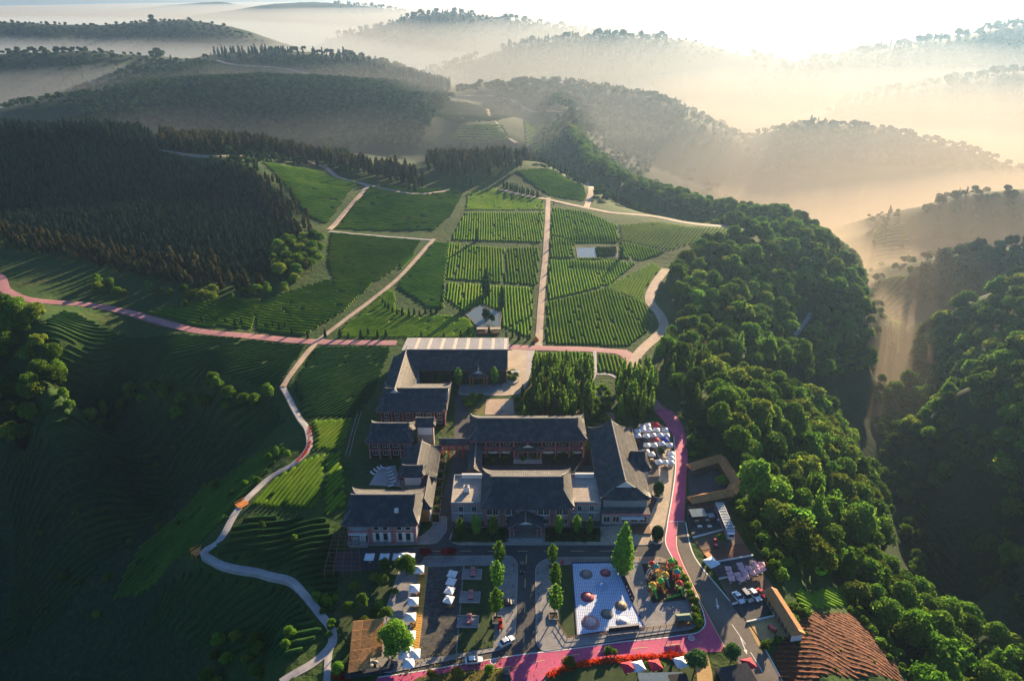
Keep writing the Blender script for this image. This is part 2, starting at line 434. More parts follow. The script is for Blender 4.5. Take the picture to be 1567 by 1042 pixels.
def core_blob(c, r, rs, rings=5, seg=7):
    v = []; f = []
    for i in range(rings + 1):
        th = math.pi * i / rings
        for k in range(seg):
            a = 2 * math.pi * k / seg
            v.append((c[0] + r[0] * math.sin(th) * math.cos(a), c[1] + r[1] * math.sin(th) * math.sin(a), c[2] + r[2] * math.cos(th)))
    for i in range(rings):
        for k in range(seg): f.append((i * seg + k, (i + 1) * seg + k, (i + 1) * seg + (k + 1) % seg, i * seg + (k + 1) % seg))
    return np.array(v), np.array(f)

def joinVF(L):
    Vs, Fs, o = [], [], 0
    for V, F in L:
        Vs.append(V); Fs.append(F + o); o += len(V)
    return np.concatenate(Vs), np.concatenate(Fs)

def crown_lobes(seed, h, rad, n_lobe, n_leaf, leaf, z0=.35, squash=.85, m=None, name='crown'):
    """a broad crown: uneven lobes covered with leaf clumps round a solid core added to block light"""
    rs = np.random.RandomState(seed); L = []
    lob = []
    for k in range(n_lobe):
        a = 2.4 * k + rs.uniform(-.4, .4); t = (k + .5) / n_lobe
        q = rad * .62 * math.sqrt(t) * rs.uniform(.8, 1.2)
        zz = h * (z0 + (1 - z0) * (.80 - .50 * t ** 1.4 + rs.uniform(-.1, .1)))
        rr = rad * rs.uniform(.34, .52)
        lob.append((np.array([q * math.cos(a), q * math.sin(a), zz]), rr))
    for c, rr in lob:
        n = int(n_leaf * (rr / rad) ** 2 * 5 / n_lobe) + 20
        d = sphere_pts(n, rs); d[:, 2] = np.where(d[:, 2] < -.45, -d[:, 2], d[:, 2])
        P = c + d * rr * np.array([1, 1, squash]) * rs.uniform(.82, 1.06, n)[:, None]
        L.append(leaf_cards(P, d + np.array([0, 0, .35]), leaf, rs))
        L.append(core_blob(c, (rr * .66, rr * .66, rr * .66 * squash), rs))  # solid core added inside each lobe to block light
    V, F = joinVF(L); return np_mesh(name, V, F, m, smooth=False)

def crown_cone(seed, h, rad, n_leaf, leaf, z0=.08, power=1.0, m=None, droop=.3, ragged=.25, name='crown', bulge=0.0, core=.55):
    """a conifer, cypress or poplar: whorls of sprays round a stem"""
    rs = np.random.RandomState(seed)
    t = rs.beta(1.05, 1.5, n_leaf); a = rs.uniform(0, 2 * math.pi, n_leaf)
    prof = lambda t: ((1 - t) ** power) * (1 - bulge) + bulge * np.sin(np.pi * np.clip(t * .93 + .07, 0, 1)) ** .8
    lay = 1 - ragged * (.5 + .5 * np.sin(t * 34 + 2.0 * np.sin(a * 2 + seed))) - ragged * .6 * rs.rand(n_leaf)
    q = rad * prof(t) * lay * np.sqrt(rs.uniform(.45, 1, n_leaf))
    P = np.stack([q * np.cos(a), q * np.sin(a), h * (z0 + (1 - z0) * t) - q * droop], 1)
    N = np.stack([np.cos(a), np.sin(a), np.full(n_leaf, .55)], 1)
    L = [leaf_cards(P, N, leaf, rs, 1.2)]
    ts = np.linspace(0, .92, 6); prof_r = rad * prof(ts) * core  # inner cone, added to stop light passing through the sprays
    v = []; f = []
    for i, tt in enumerate(ts):
        for k in range(6):
            b = 2 * math.pi * k / 6; v.append((prof_r[i] * math.cos(b), prof_r[i] * math.sin(b), h * (z0 + (1 - z0) * tt)))
    for i in range(5):
        for k in range(6): f.append((i * 6 + k, i * 6 + (k + 1) % 6, (i + 1) * 6 + (k + 1) % 6, (i + 1) * 6 + k))
    L.append((np.array(v), np.array(f)))
    V, F = joinVF(L); return np_mesh(name, V, F, m, smooth=False)

def crown_bamboo(seed, h, rad, n_culm, m):
    """plumes that arch outwards and hang at their tips"""
    rs = np.random.RandomState(seed); L = []
    for k in range(n_culm):
        a = rs.uniform(0, 6.28); lean = rad * rs.uniform(.25, 1.0); hh = h * rs.uniform(.72, 1.05)
        n = 46; t = rs.uniform(.38, 1, n)
        q = lean * t ** 2.4; z = hh * np.sin(t * 1.95) / math.sin(1.57)
        spread = .25 + 1.1 * (1 - np.abs(t - .72) * 1.6)
        P = np.stack([q * math.cos(a) + rs.normal(0, .42, n) * spread, q * math.sin(a) + rs.normal(0, .42, n) * spread, z + rs.normal(0, .35, n)], 1)
        N = np.stack([np.full(n, math.cos(a)) * .5, np.full(n, math.sin(a)) * .5, np.full(n, .8)], 1)
        L.append(leaf_cards(P, N, .42, rs, 1.25))
    L.append(core_blob((0, 0, h * .5), (rad * .55, rad * .55, h * .36), rs))  # added core keeps light from shining through the plumes
    V, F = joinVF(L); return np_mesh('crown', V, F, m, smooth=False)

def trunk_mesh(h, r, seed, limbs=4, spread=1.6):
    rs = R_ = random.Random(seed); b = MB()
    p = [(0, 0, -.6), (0, 0, 0), (rs.uniform(-.15, .15), rs.uniform(-.15, .15), h * .4), (rs.uniform(-.3, .3), rs.uniform(-.3, .3), h * .8)]
    b.tube(p, [r * 1.25, r, r * .75, r * .3], 6)
    for k in range(limbs):
        a = 2 * math.pi * k / max(limbs, 1) + rs.uniform(-.4, .4); z = h * rs.uniform(.35, .55)
        b.tube([(0, 0, z), (spread * .5 * math.cos(a), spread * .5 * math.sin(a), z + h * .14), (spread * math.cos(a), spread * math.sin(a), z + h * .3)], [r * .5, r * .35, r * .15], 5)
    return b.mesh('trunk', M_BARK, True)

KIND = {}; _GNC = {}
def plant_kind(key, name, cat, variants):
    """variants: list of (trunk mesh or None, crown mesh)"""
    KIND[key] = (name, cat, variants)
def plant(key, loc, rz, sc, label, group=None, v=None):
    name, cat, var = KIND[key]; tm, cm = var[R.randrange(len(var)) if v is None else v]
    e = thing(name, label, cat, loc, rz, group); e.scale = sc if hasattr(sc, '__len__') else (sc, sc, sc)
    if tm is not None: link('trunk', tm, e)
    c = link('crown', cm, e); _GNC.setdefault(cm.name, c)
    return e

plant_kind('broad', 'broadleaf_tree', 'tree', [(trunk_mesh(9, .28, s, 4, 2.2), crown_lobes(s, 11 + s % 3, 5.0 + .3 * (s % 2), 9 + s % 4, 1150, .40, m=(M_LEAF_WOOD2 if s % 3 == 0 else M_LEAF_WOOD))) for s in range(1, 7)])
plant_kind('bamboo', 'bamboo_clump', 'bamboo', [(None, crown_bamboo(s, 11.5, 4.6, 26, M_LEAF_BAMBOO)) for s in range(11, 15)])
plant_kind('pine', 'conifer_tree', 'tree', [(trunk_mesh(9, .2, s, 0), crown_cone(s, 12, 2.6, 420, .42, .12, .9, M_LEAF_DARK, .35, .4, bulge=.35)) for s in range(21, 25)])
plant_kind('rust', 'rusty_tree', 'tree', [(trunk_mesh(10, .2, s, 0), crown_cone(s, 13, 2.7, 480, .44, .2, .7, M_LEAF_RUST, .1, .4, bulge=.75)) for s in range(31, 35)])
plant_kind('cypress', 'cypress_tree', 'tree', [(trunk_mesh(4, .14, s, 0), crown_cone(s, 5.2, 1.15, 380, .20, .05, .75, M_LEAF_CYP, .15, .2, bulge=.3)) for s in range(41, 44)])
plant_kind('grove', 'grove_tree', 'tree', [(trunk_mesh(11, .2, s, 0), crown_cone(s, 15, 1.9, 760, .30, .10, .6, M_LEAF_GROVE, -.1, .35, bulge=.7, core=.2)) for s in range(51, 55)])
plant_kind('street', 'street_tree', 'tree', [(trunk_mesh(6, .15, s, 5, 1.1), crown_cone(s, 8.5, 2.1, 520, .26, .24, .6, M_LEAF_STREET, -.25, .55, bulge=.75, core=.2)) for s in range(61, 65)])
plant_kind('tall', 'redwood_tree', 'tree', [(trunk_mesh(13, .32, 71, 0), crown_cone(71, 17, 4.2, 2400, .34, .08, .85, M_LEAF_STREET, .1, .35, bulge=.25))])
plant_kind('round', 'round_tree', 'tree', [(trunk_mesh(4, .22, 81, 5, 1.6), crown_lobes(81, 8.0, 4.2, 9, 2200, .26, z0=.2, m=M_LEAF_STREET)), (trunk_mesh(4, .22, 82, 5, 1.6), crown_lobes(82, 7, 3.6, 8, 1500, .26, z0=.25, m=M_LEAF_CYP))])
plant_kind('shrub', 'shrub', 'shrub', [(None, crown_lobes(s, 1.7, 1.25, 6, 420, .16, z0=.05, m=M_LEAF_GROVE)) for s in (91, 92, 93)])
plant_kind('redshrub', 'red_leaved_shrub', 'shrub', [(trunk_mesh(1.6, .08, 95, 3, .6), crown_lobes(95, 3.4, 1.9, 6, 700, .16, z0=.3, m=M_LEAF_RED))])
plant_kind('goldshrub', 'golden_shrub', 'shrub', [(None, crown_lobes(97, 2.4, 2.0, 7, 500, .2, z0=.05, m=M_LEAF_GOLD))])
M_LEAF_FAR = leafmat('leaf_far', (.026, .062, .024, 1), (.045, .090, .028, 1), (.075, .115, .036, 1), .3, .15)
# low meshes of the same kinds for woods too far away to tell the trees apart
FARM = {
 'broad': [crown_lobes(101 + s, 11, 5.2, 6, 240, .85, m=M_LEAF_FAR) for s in range(3)],
 'pine': [crown_cone(111 + s, 12, 2.6, 90, .8, .08, .9, M_LEAF_DARK, .3, .4, bulge=.4) for s in range(3)],
 'rust': [crown_cone(121 + s, 13, 2.7, 110, .8, .15, .7, M_LEAF_RUST, .1, .4, bulge=.75) for s in range(3)],
}

def scatter(poly, spacing, seed=1, jit=.38, keep=1.0):
    """points on a jittered hexagonal grid inside a polygon on the ground"""
    rs = np.random.RandomState(seed); p = np.array([q[:2] for q in poly], float)
    x0, y0 = p.min(0); x1, y1 = p.max(0); h = spacing * .866
    ny = int((y1 - y0) / h) + 1; nx = int((x1 - x0) / spacing) + 1
    X, Y = np.meshgrid(np.arange(nx), np.arange(ny)); X = x0 + (X + .5 * (Y % 2)) * spacing; Y = y0 + Y * h
    X = X + rs.uniform(-jit, jit, X.shape) * spacing; Y = Y + rs.uniform(-jit, jit, Y.shape) * spacing
    X, Y = X.ravel(), Y.ravel(); m = inpoly(X, Y, poly)
    if keep < 1: m &= rs.rand(len(X)) < keep
    return X[m], Y[m]

def instance_wood(name, P, S, RZ, meshes, label, cat=None, kind='stuff'):
    """a wood that reads as one mass: one object, tree shapes instanced on its points; the three shapes stand in the wood themselves"""
    me = bpy.data.meshes.new(name); me.vertices.add(len(P)); me.vertices.foreach_set('co', np.asarray(P, np.float32).ravel())
    for nm, arr in (('scl', S), ('rz', RZ)):
        a = me.attributes.new(nm, 'FLOAT', 'POINT'); a.data.foreach_set('value', np.asarray(arr, np.float32))
    a = me.attributes.new('pick', 'INT', 'POINT'); a.data.foreach_set('value', np.random.RandomState(len(P)).randint(0, len(meshes), len(P)).astype(np.int32))
    o = link(name, me); tag(o, label, kind=kind)
    t = bpy.data.node_groups.new(name + '_nodes', 'GeometryNodeTree')
    t.interface.new_socket('Geometry', in_out='INPUT', socket_type='NodeSocketGeometry')
    t.interface.new_socket('Geometry', in_out='OUTPUT', socket_type='NodeSocketGeometry')
    N = t.nodes; gi = N.new('NodeGroupInput'); go = N.new('NodeGroupOutput'); jn = N.new('GeometryNodeJoinGeometry')
    def attr(nm, dt):
        x = N.new('GeometryNodeInputNamedAttribute'); x.data_type = dt; x.inputs['Name'].default_value = nm; return x.outputs['Attribute']
    sc, rz, pk = attr('scl', 'FLOAT'), attr('rz', 'FLOAT'), attr('pick', 'INT')
    xyz = N.new('ShaderNodeCombineXYZ'); t.links.new(rz, xyz.inputs['Z'])
    sv = N.new('ShaderNodeCombineXYZ')
    for q in 'XYZ': t.links.new(sc, sv.inputs[q])
    for k, ms in enumerate(meshes):
        src = _GNC.get(ms.name)
        if src is None: continue
        oi = N.new('GeometryNodeObjectInfo'); oi.transform_space = 'ORIGINAL'; oi.inputs['Object'].default_value = src
        cp = N.new('FunctionNodeCompare'); cp.data_type = 'INT'; cp.operation = 'EQUAL'
        ii = [s for s in cp.inputs if s.enabled and s.type == 'INT']; t.links.new(pk, ii[0]); ii[1].default_value = k
        ip = N.new('GeometryNodeInstanceOnPoints')
        t.links.new(gi.outputs[0], ip.inputs['Points']); t.links.new(cp.outputs[0], ip.inputs['Selection'])
        t.links.new(oi.outputs['Geometry'], ip.inputs['Instance']); t.links.new(xyz.outputs[0], ip.inputs['Rotation']); t.links.new(sv.outputs[0], ip.inputs['Scale'])
        t.links.new(ip.outputs[0], jn.inputs[0])
    t.links.new(jn.outputs[0], go.inputs[0])
    md = o.modifiers.new('wood', 'NODES'); md.node_group = t
    return o

def first_of(key, pts, label, group):
    """stand one real tree of each far shape at the given spots, so that the masses can copy them"""
    name, cat, _ = KIND[key]
    for ms, (x, y) in zip(FARM[key], pts):
        z = float(H(np.array([x]), np.array([y]))[0])
        e = thing(name, label, cat, (x, y, z - .2), 0.3, group); link('trunk', KIND[key][2][0][0] or trunk_mesh(9, .25, 5, 0), e)
        _GNC[ms.name] = link('crown', ms, e)

def place_words(x, y, s):
    """says where in its group each tree stands and how big it is"""
    az = np.argsort(np.argsort(x / y)); dp = np.argsort(np.argsort(y)); sz = np.argsort(np.argsort(s)); n = max(len(x), 1)
    lat = ('at the far left', 'left of the middle', 'near the middle', 'right of the middle', 'at the far right'); dep = ('in front', 'second row', 'farther back', 'at the back'); big = ('small', 'middling', 'big')
    return [(big[int(sz[i] * 3 / n)], lat[int(az[i] * 5 / n)] + ', ' + dep[int(dp[i] * 4 / n)]) for i in range(len(x))]
def says(label, wd):
    t = f'{wd[0]} {label}'
    return ' '.join((t + ', ' + wd[1]).split()[:16]) if len((t + ', ' + wd[1]).split()) <= 16 else (t + ', ' + wd[1].split(',')[0] if len((t + ' ' + wd[1].split(',')[0]).split()) <= 16 else t)
# ------------------------------------------------------------------ the terrain
def terrain_mat():
    k = NT('ground_cover'); b = k.n('ShaderNodeBsdfPrincipled'); k.l(b.outputs[0], k.out.inputs[0])
    tc = k.n('ShaderNodeNewGeometry'); pos = tc.outputs['Position']
    at = k.n('ShaderNodeAttribute', attribute_name='cover')
    n1 = k.noise(.06, 5, pos); n2 = k.noise(.6, 4, pos)
    grass = k.ramp(n1, [(.3, (.022, .055, .014)), (.5, (.034, .072, .017)), (.66, (.050, .072, .022)), (.8, (.075, .060, .032))])
    wood = k.ramp(n2, [(.35, (.010, .028, .014)), (.6, (.020, .042, .018)), (.75, (.035, .055, .022))])
    c = k.mix(at.outputs['Fac'], grass, wood)
    c = k.mix(.45, c, k.ramp(n2, [(.3, (.5, .5, .5)), (.7, (1.25, 1.25, 1.25))]), 'MULTIPLY')
    k.l(c, b.inputs['Base Color']); b.inputs['Roughness'].default_value = .95; b.inputs['Specular IOR Level'].default_value = .1
    bp = k.n('ShaderNodeBump'); bp.inputs['Strength'].default_value = .6; bp.inputs['Distance'].default_value = 1.2
    k.l(k.noise(.35, 5, pos), bp.inputs['Height']); k.l(bp.outputs[0], b.inputs['Normal'])
    return k.m
M_GROUND = terrain_mat()
NA, NRD = 560, 520
az = np.linspace(math.radians(-62), math.radians(62), NA)
rd = np.exp(np.linspace(math.log(45), math.log(8200), NRD))
AZ, RD = np.meshgrid(az, rd)
GX, GY = RD * np.sin(AZ), RD * np.cos(AZ)
GZ = H(GX, GY)
V = np.stack([GX.ravel(), GY.ravel(), GZ.ravel()], 1)
i = np.arange(NRD - 1)[:, None] * NA + np.arange(NA - 1)[None]
F = np.stack([i, i + 1, i + NA + 1, i + NA], -1).reshape(-1, 4)
me = np_mesh('terrain', V, F, M_GROUND)
terrain = link('terrain', me); tag(terrain, 'green hill country of ridges, fields and a misty valley', kind='structure')
rr = np.hypot(GX, GY).ravel()
cov = np.clip(sstep(620, 900, rr) * .8 + sstep(-8, -30, V[:, 2]) * .9, 0, 1)
at_ = me.attributes.new('cover', 'FLOAT', 'POINT'); at_.data.foreach_set('value', cov.astype(np.float32))

# ------------------------------------------------------------------ the air
def volume(name, dens, col, g):
    k = NT(name); p = k.n('ShaderNodeVolumePrincipled'); k.l(p.outputs[0], k.out.inputs['Volume'])
    p.inputs['Color'].default_value = col; p.inputs['Density'].default_value = dens; p.inputs['Anisotropy'].default_value = g
    return k.m
zlo, zhi = float(GZ.min()) - 1.5, max(CAMH, float(GZ.max())) + 12
HB = MB().box(-8600, 8600, -120, 8500, zlo, zhi)
haze = HB.build('haze', volume('haze_air', 0.00009, (.28, .46, .72, 1), .6)); tag(haze, 'pale morning haze over the hills', kind='stuff')
# mist: it lies in the valleys and thickens towards the far hills
def mist(name, rows, zb, mat_, label):
    """closed body: rows of (y, x0, x1, top) from near to far, a wavy top over a flat bottom"""
    n = 40; V = []; F = []
    for y, x0, x1, zt in rows:
        xs = np.linspace(x0, x1, n); e = np.sin(np.linspace(0, math.pi, n)) ** .35
        tops = zb + (zt - zb) * e + 7 * e * fbm(xs / 120 + y / 90, np.full(n, y / 150), 3, 3) * (1 if zt > zb + 1 else 0)
        V += [(x, y, t) for x, t in zip(xs, tops)] + [(x, y, zb - 2) for x in xs]
    m = len(rows)
    for r in range(m - 1):
        o, q = r * 2 * n, (r + 1) * 2 * n
        for i in range(n - 1):
            F.append((o + i, o + i + 1, q + i + 1, q + i)); F.append((o + n + i, q + n + i, q + n + i + 1, o + n + i + 1))
        F.append((o, q, q + n, o + n)); F.append((o + n - 1, o + 2 * n - 1, q + 2 * n - 1, q + n - 1))
    for i in range(n - 1): F.append((i, n + i, n + i + 1, i + 1)); o = (m - 1) * 2 * n; F.append((o + i, o + i + 1, o + n + i + 1, o + n + i))
    me = bpy.data.meshes.new(name); me.from_pydata(V, [], F); me.materials.append(mat_); me.update()
    bm = bmesh.new(); bm.from_mesh(me); bmesh.ops.recalc_face_normals(bm, faces=bm.faces); bm.to_mesh(me); bm.free()
    return tag(link(name, me), label, kind='stuff')
def rows_(a, n=26):
    ys = np.linspace(a[0][0], a[-1][0], n); k = [q[0] for q in a]
    return [(float(y),) + tuple(float(np.interp(y, k, [q[j] for q in a])) for j in (1, 2, 3)) for y in ys]
mist('valley_mist', rows_([(250, 90, 250, -88), (320, 90, 320, -62), (420, 95, 450, -44), (640, 110, 900, -40), (1000, 160, 1900, -34), (1500, 60, 2600, -24), (2400, -200, 3600, -20)]), -104,
     volume('valley_mist_air', .0105, (.80, .70, .57, 1), .42), 'low sunlit mist lying on the valley floor')  # sunlight is put into the colour: pale gold, though the valley lies shaded
mist('valley_mist', rows_([(760, -1100, -330, -80), (860, -1300, -380, -30), (1200, -1900, -380, -6), (2000, -2900, -100, 4), (3200, -3800, 500, 10)]), -104,
     volume('blue_valley_mist_air', .0050, (.42, .50, .58, 1), .4), 'blue mist lying in the left side valley')  # blue skylight put into the mist colour
mist('thin_mist', rows_([(780, -1700, -150, -90), (960, -1900, -60, 0), (1250, -2400, 60, 52), (1900, -3200, 200, 84), (2900, -3900, 300, 96)]), -104.5,
     volume('blue_thin_mist_air', .0022, (.44, .54, .64, 1), .3), 'thin blue mist over the far left hills')  # skylight tint carried by the colour of the mist
mist('thin_mist', rows_([(270, 70, 400, -78), (360, 75, 560, -38), (480, 75, 760, -8), (640, 60, 1000, 2), (950, 20, 1700, 14), (1400, -60, 2200, 22), (2200, -400, 3000, 24)]), -106,
     volume('thin_mist_air', .0021, (.42, .37, .305, 1), .38), 'thin golden mist above the valley on the right')  # golden sunlight put into the mist colour
mist('distant_mist', rows_([(540, -3000, 3000, -118), (690, -3300, 3300, -45), (900, -3800, 3800, 24), (1600, -4500, 4500, 66), (2600, -6000, 6000, 105), (4500, -7500, 7500, 130), (8300, -8400, 8400, 140)]), zlo + .6,
     volume('distant_mist_air', .0015, (.325, .345, .36, 1), .42), 'blue mist deepening between the far ridges')
# ------------------------------------------------------------------ roads and paths on the hills
def pavmat(name, a, b, scale=.35, rough=.85, brick=None, mortar=(.05, .05, .05), bump=.25, wear=0.0):
    k = NT(name); bs = k.n('ShaderNodeBsdfPrincipled'); k.l(bs.outputs[0], k.out.inputs[0])
    pos = k.n('ShaderNodeNewGeometry').outputs['Position']
    c = k.ramp(k.noise(scale, 5, pos), [(.32, tuple(a) + (1,)), (.68, tuple(b) + (1,))])
    c = k.mix(.5, c, k.ramp(k.noise(scale * 9, 4, pos), [(.3, (.72, .72, .72, 1)), (.7, (1.2, 1.2, 1.2, 1))]), 'MULTIPLY')
    if wear:
        d_ = tuple(.45 * v + .06 for v in a) + (1,)
        c = k.mix(k.ramp(k.noise(.28, 6, pos, .72), [(.50, (0, 0, 0, 1)), (.72, (wear,) * 3 + (1,))]), c, d_)
        c = k.mix(k.ramp(k.noise(1.1, 5, pos, .75), [(.55, (0, 0, 0, 1)), (.75, (wear * .7,) * 3 + (1,))]), c, (.34, .26, .25, 1))
    if brick:
        br = k.n('ShaderNodeTexBrick'); k.l(pos, br.inputs['Vector']); br.inputs['Scale'].default_value = 1.0
        br.inputs['Brick Width'].default_value = brick[0]; br.inputs['Row Height'].default_value = brick[1]; br.inputs['Mortar Size'].default_value = .05 * min(brick)
        br.inputs['Color1'].default_value = (1, 1, 1, 1); br.inputs['Color2'].default_value = (brick[2],) * 3 + (1,); br.inputs['Mortar'].default_value = (.45, .45, .45, 1)
        c = k.mix(1.0, c, br.outputs['Color'], 'MULTIPLY')
    k.l(c, bs.inputs['Base Color']); bs.inputs['Roughness'].default_value = rough; bs.inputs['Specular IOR Level'].default_value = .3
    bp = k.n('ShaderNodeBump'); bp.inputs['Strength'].default_value = bump; bp.inputs['Distance'].default_value = .05
    k.l(k.noise(6, 4, pos), bp.inputs['Height']); k.l(bp.outputs[0], bs.inputs['Normal'])
    return k.m
M_ASPH = pavmat('asphalt', (.040, .042, .046), (.065, .066, .070), .12, wear=.5)
M_ASPHW = pavmat('worn_asphalt', (.085, .075, .066), (.14, .125, .105), .10, wear=.6)
M_PINK = pavmat('pink_road', (.40, .040, .135), (.54, .085, .19), .16, .75, wear=.75)
M_ROSE = pavmat('rose_road', (.29, .125, .14), (.38, .18, .18), .12, .8, wear=.8)
M_CREAM = pavmat('cream_road', (.29, .215, .16), (.42, .325, .24), .15, .85, wear=.7)
M_GREYP = pavmat('grey_path', (.26, .25, .25), (.38, .36, .35), .2, .85)
M_PAVE = pavmat('grey_paving', (.20, .20, .205), (.30, .295, .29), .15, .85, (1.1, .55, .82))
M_PAVEC = pavmat('cream_paving', (.36, .29, .22), (.50, .41, .31), .15, .85, (1.4, .9, .88))
M_SETT = pavmat('stone_setts', (.035, .036, .040), (.12, .115, .105), .9, .8, (1.0, .42, .45))
M_WHITE = mat('white_paint', (.70, .70, .68), (.55, .55, .53), 2, .6)
M_YLINE = mat('yellow_line', (.62, .50, .22), (.50, .40, .18), 2, .6)
M_LAWN = pavmat('lawn', (.018, .040, .012), (.040, .070, .018), .4, .95)
M_SOIL = pavmat('dark_soil', (.030, .022, .016), (.055, .040, .028), .5, .95)
M_KERB = mat('kerb_stone', (.36, .35, .33), (.26, .25, .24), 1, .8)

def smooth_line(P, n):
    P = np.array(P, float); d = np.r_[0, np.cumsum(np.linalg.norm(np.diff(P[:, :2], axis=0), axis=1))]
    t = np.linspace(0, d[-1], max(int(d[-1] / n), 2)); Q = np.zeros((len(t), P.shape[1]))
    for j in range(P.shape[1]):
        m = np.gradient(P[:, j], d)
        i = np.clip(np.searchsorted(d, t, 'right') - 1, 0, len(d) - 2); h = d[i + 1] - d[i]; s = (t - d[i]) / h
        Q[:, j] = (2*s**3-3*s**2+1)*P[i, j] + (s**3-2*s**2+s)*h*m[i] + (-2*s**3+3*s**2)*P[i+1, j] + (s**3-s**2)*h*m[i+1]
    return Q
ROADLINES = []
def ribbon(name, px, wid, m, label, step=3.0, lift=.16, line=False):
    Q = smooth_line([tuple(G(*p)[:2]) for p in px], step); ROADLINES.append((Q, wid))
    T = np.gradient(Q, axis=0); T /= np.linalg.norm(T, axis=1)[:, None] + 1e-9; N = np.stack([-T[:, 1], T[:, 0]], 1)
    wv = wid * (.94 + .12 * vnoise(np.arange(len(Q)) / 5, np.arange(len(Q)) * 0, 3))[:, None]
    L, Rr = Q + N * wv / 2, Q - N * wv / 2
    z = np.max([H(Q[:, 0], Q[:, 1]), H(L[:, 0], L[:, 1]), H(Rr[:, 0], Rr[:, 1])], 0)
    z = np.convolve(np.r_[z[0], z[0], z, z[-1], z[-1]], np.ones(5) / 5, 'valid') + lift
    k = len(Q); V = np.concatenate([np.c_[L, z - 1.6], np.c_[L, z], np.c_[Q, z + .05], np.c_[Rr, z], np.c_[Rr, z - 1.6]])
    F = []
    for a in range(4):
        for i in range(k - 1): F.append((a*k+i, a*k+k+i, a*k+k+i+1, a*k+i+1))
    o = link(name, np_mesh(name, V, np.array(F)[:, ::-1], m, False)); tag(o, label, kind='structure')
    return o
ribbon('road', [(-80,395),(-30,408),(0,425),(10,445),(40,459),(100,466),(200,480),(260,497),(330,510),(420,519),(480,523),(545,524.5),(607,525)], 5.2, M_ROSE, 'long pink road winding across the tea slope')
ribbon('road', [(774,531),(825,533),(900,535),(955,539)], 5.0, M_ROSE, 'pink road behind the tiled halls')
ribbon('road', [(978,572),(968,555),(962,545),(950,538)], 7.0, M_ROSE, 'fork of the pink road')
ribbon('road', [(972,566),(972,550),(985,533),(1004,516),(1016,499),(1009,481),(995,463),(1000,440),(1019,412)], 5.2, M_CREAM, 'cream road bending up to the wood', lift=.2)
ribbon('road', [(1006,628),(1000,618),(985,600),(976,580),(972,566)], 5.5, M_ROSE, 'brick road under the trees')
ribbon('road', [(1185,357),(1120,349),(1060,343),(1000,332),(930,325),(897,318),(840,306),(800,299),(765,290)], 4.2, M_CREAM, 'upper road along the fields', 5)
ribbon('road', [(690,290),(668,295),(640,297),(600,292),(560,283),(520,273),(490,254),(465,246),(420,240),(395,236),(340,239),(290,238),(245,230)], 4.4, M_CREAM, 'winding upper road below the dark belt of trees', 5)
ribbon('path', [(897,318),(903,300),(898,280)], 4.5, M_CREAM, 'short road climbing into the trees')
ribbon('path', [(664,366),(640,393),(605,430),(560,466),(520,496),(488,521),(470,540),(450,566),(433,594)], 2.6, M_CREAM, 'slanting cream path between the tea fields')
ribbon('path', [(432,592),(440,606),(458,640),(472,662),(471,688),(450,710),(415,731),(385,758),(360,788),(332,830),(313,848),(330,862),(362,872),(400,878),(440,888),(466,910),(490,940),(508,965),(508,985),(490,1006),(430,1046)], 2.3, M_GREYP, 'winding grey garden path along the dark terraces', 1.5)
ribbon('path', [(505,985),(502,1010),(500,1055)], 1.8, M_GREYP, 'short grey path at the foot of the terraces', 1.5)
ribbon('path', [(564,284),(548,302),(528,325),(503,352)], 3.2, M_CREAM, 'short cream lane down from the upper road')
ribbon('path', [(503,354),(560,360),(610,364),(662,368)], 2.2, M_GREYP, 'grey lane across the tea terraces')
ribbon('path', [(839,303),(838,330),(834,400),(830,440),(826,500),(824,530)], 3.6, M_CREAM, 'straight cream path through the tea fields')
ribbon('path', [(910,537),(910,556),(910,572),(905,585),(912,600),(925,620)], 1.8, M_GREYP, 'garden path behind the tree grove', 1.5)
ribbon('path', [(913,573),(930,573),(950,582)], 1.6, M_GREYP, 'stone step path beside the tea plot', 1.5)
ribbon('road', [(655,145),(700,148),(780,152),(795,165),(860,172)], 6, M_CREAM, 'pale far road on the middle hill', 12)
ribbon('road', [(286,79),(357,99),(410,103),(459,110),(536,125)], 6, M_CREAM, 'pale far road over the top of the middle hill', 15)
ribbon('path', [(745,168),(760,190),(775,208),(790,222)], 5, M_CREAM, 'pale far track down the middle hill', 12)
ribbon('path', [(1240,480),(1232,495),(1215,515)], 2.5, M_GREYP, 'grey track in the gully of the hazy wood', 3, .4)

def off_road(X, Y, mg=None):
    m = np.ones(len(X), bool)
    for Q, wd in ROADLINES:
        far = float(Q[:, 1].mean()) > 800; cl = wd / 2 + ((9 if far else 3) if mg is None else mg)
        b = (X > Q[:, 0].min() - 15) & (X < Q[:, 0].max() + 15) & (Y > Q[:, 1].min() - 25) & (Y < Q[:, 1].max() + 25)
        i = np.nonzero(b)[0]
        for i in np.array_split(i, len(i) // 15000 + 1) if len(i) else ():
            dx = X[i, None] - Q[None, :, 0]; dy = Y[i, None] - Q[None, :, 1]
            dy = np.where(dy < 0, dy * (.45 if far else .8), dy) if mg is None else dy          # keep the side towards the slope below clearer
            m[i] &= ((dx * dx + dy * dy).min(1) > cl * cl)
    return m

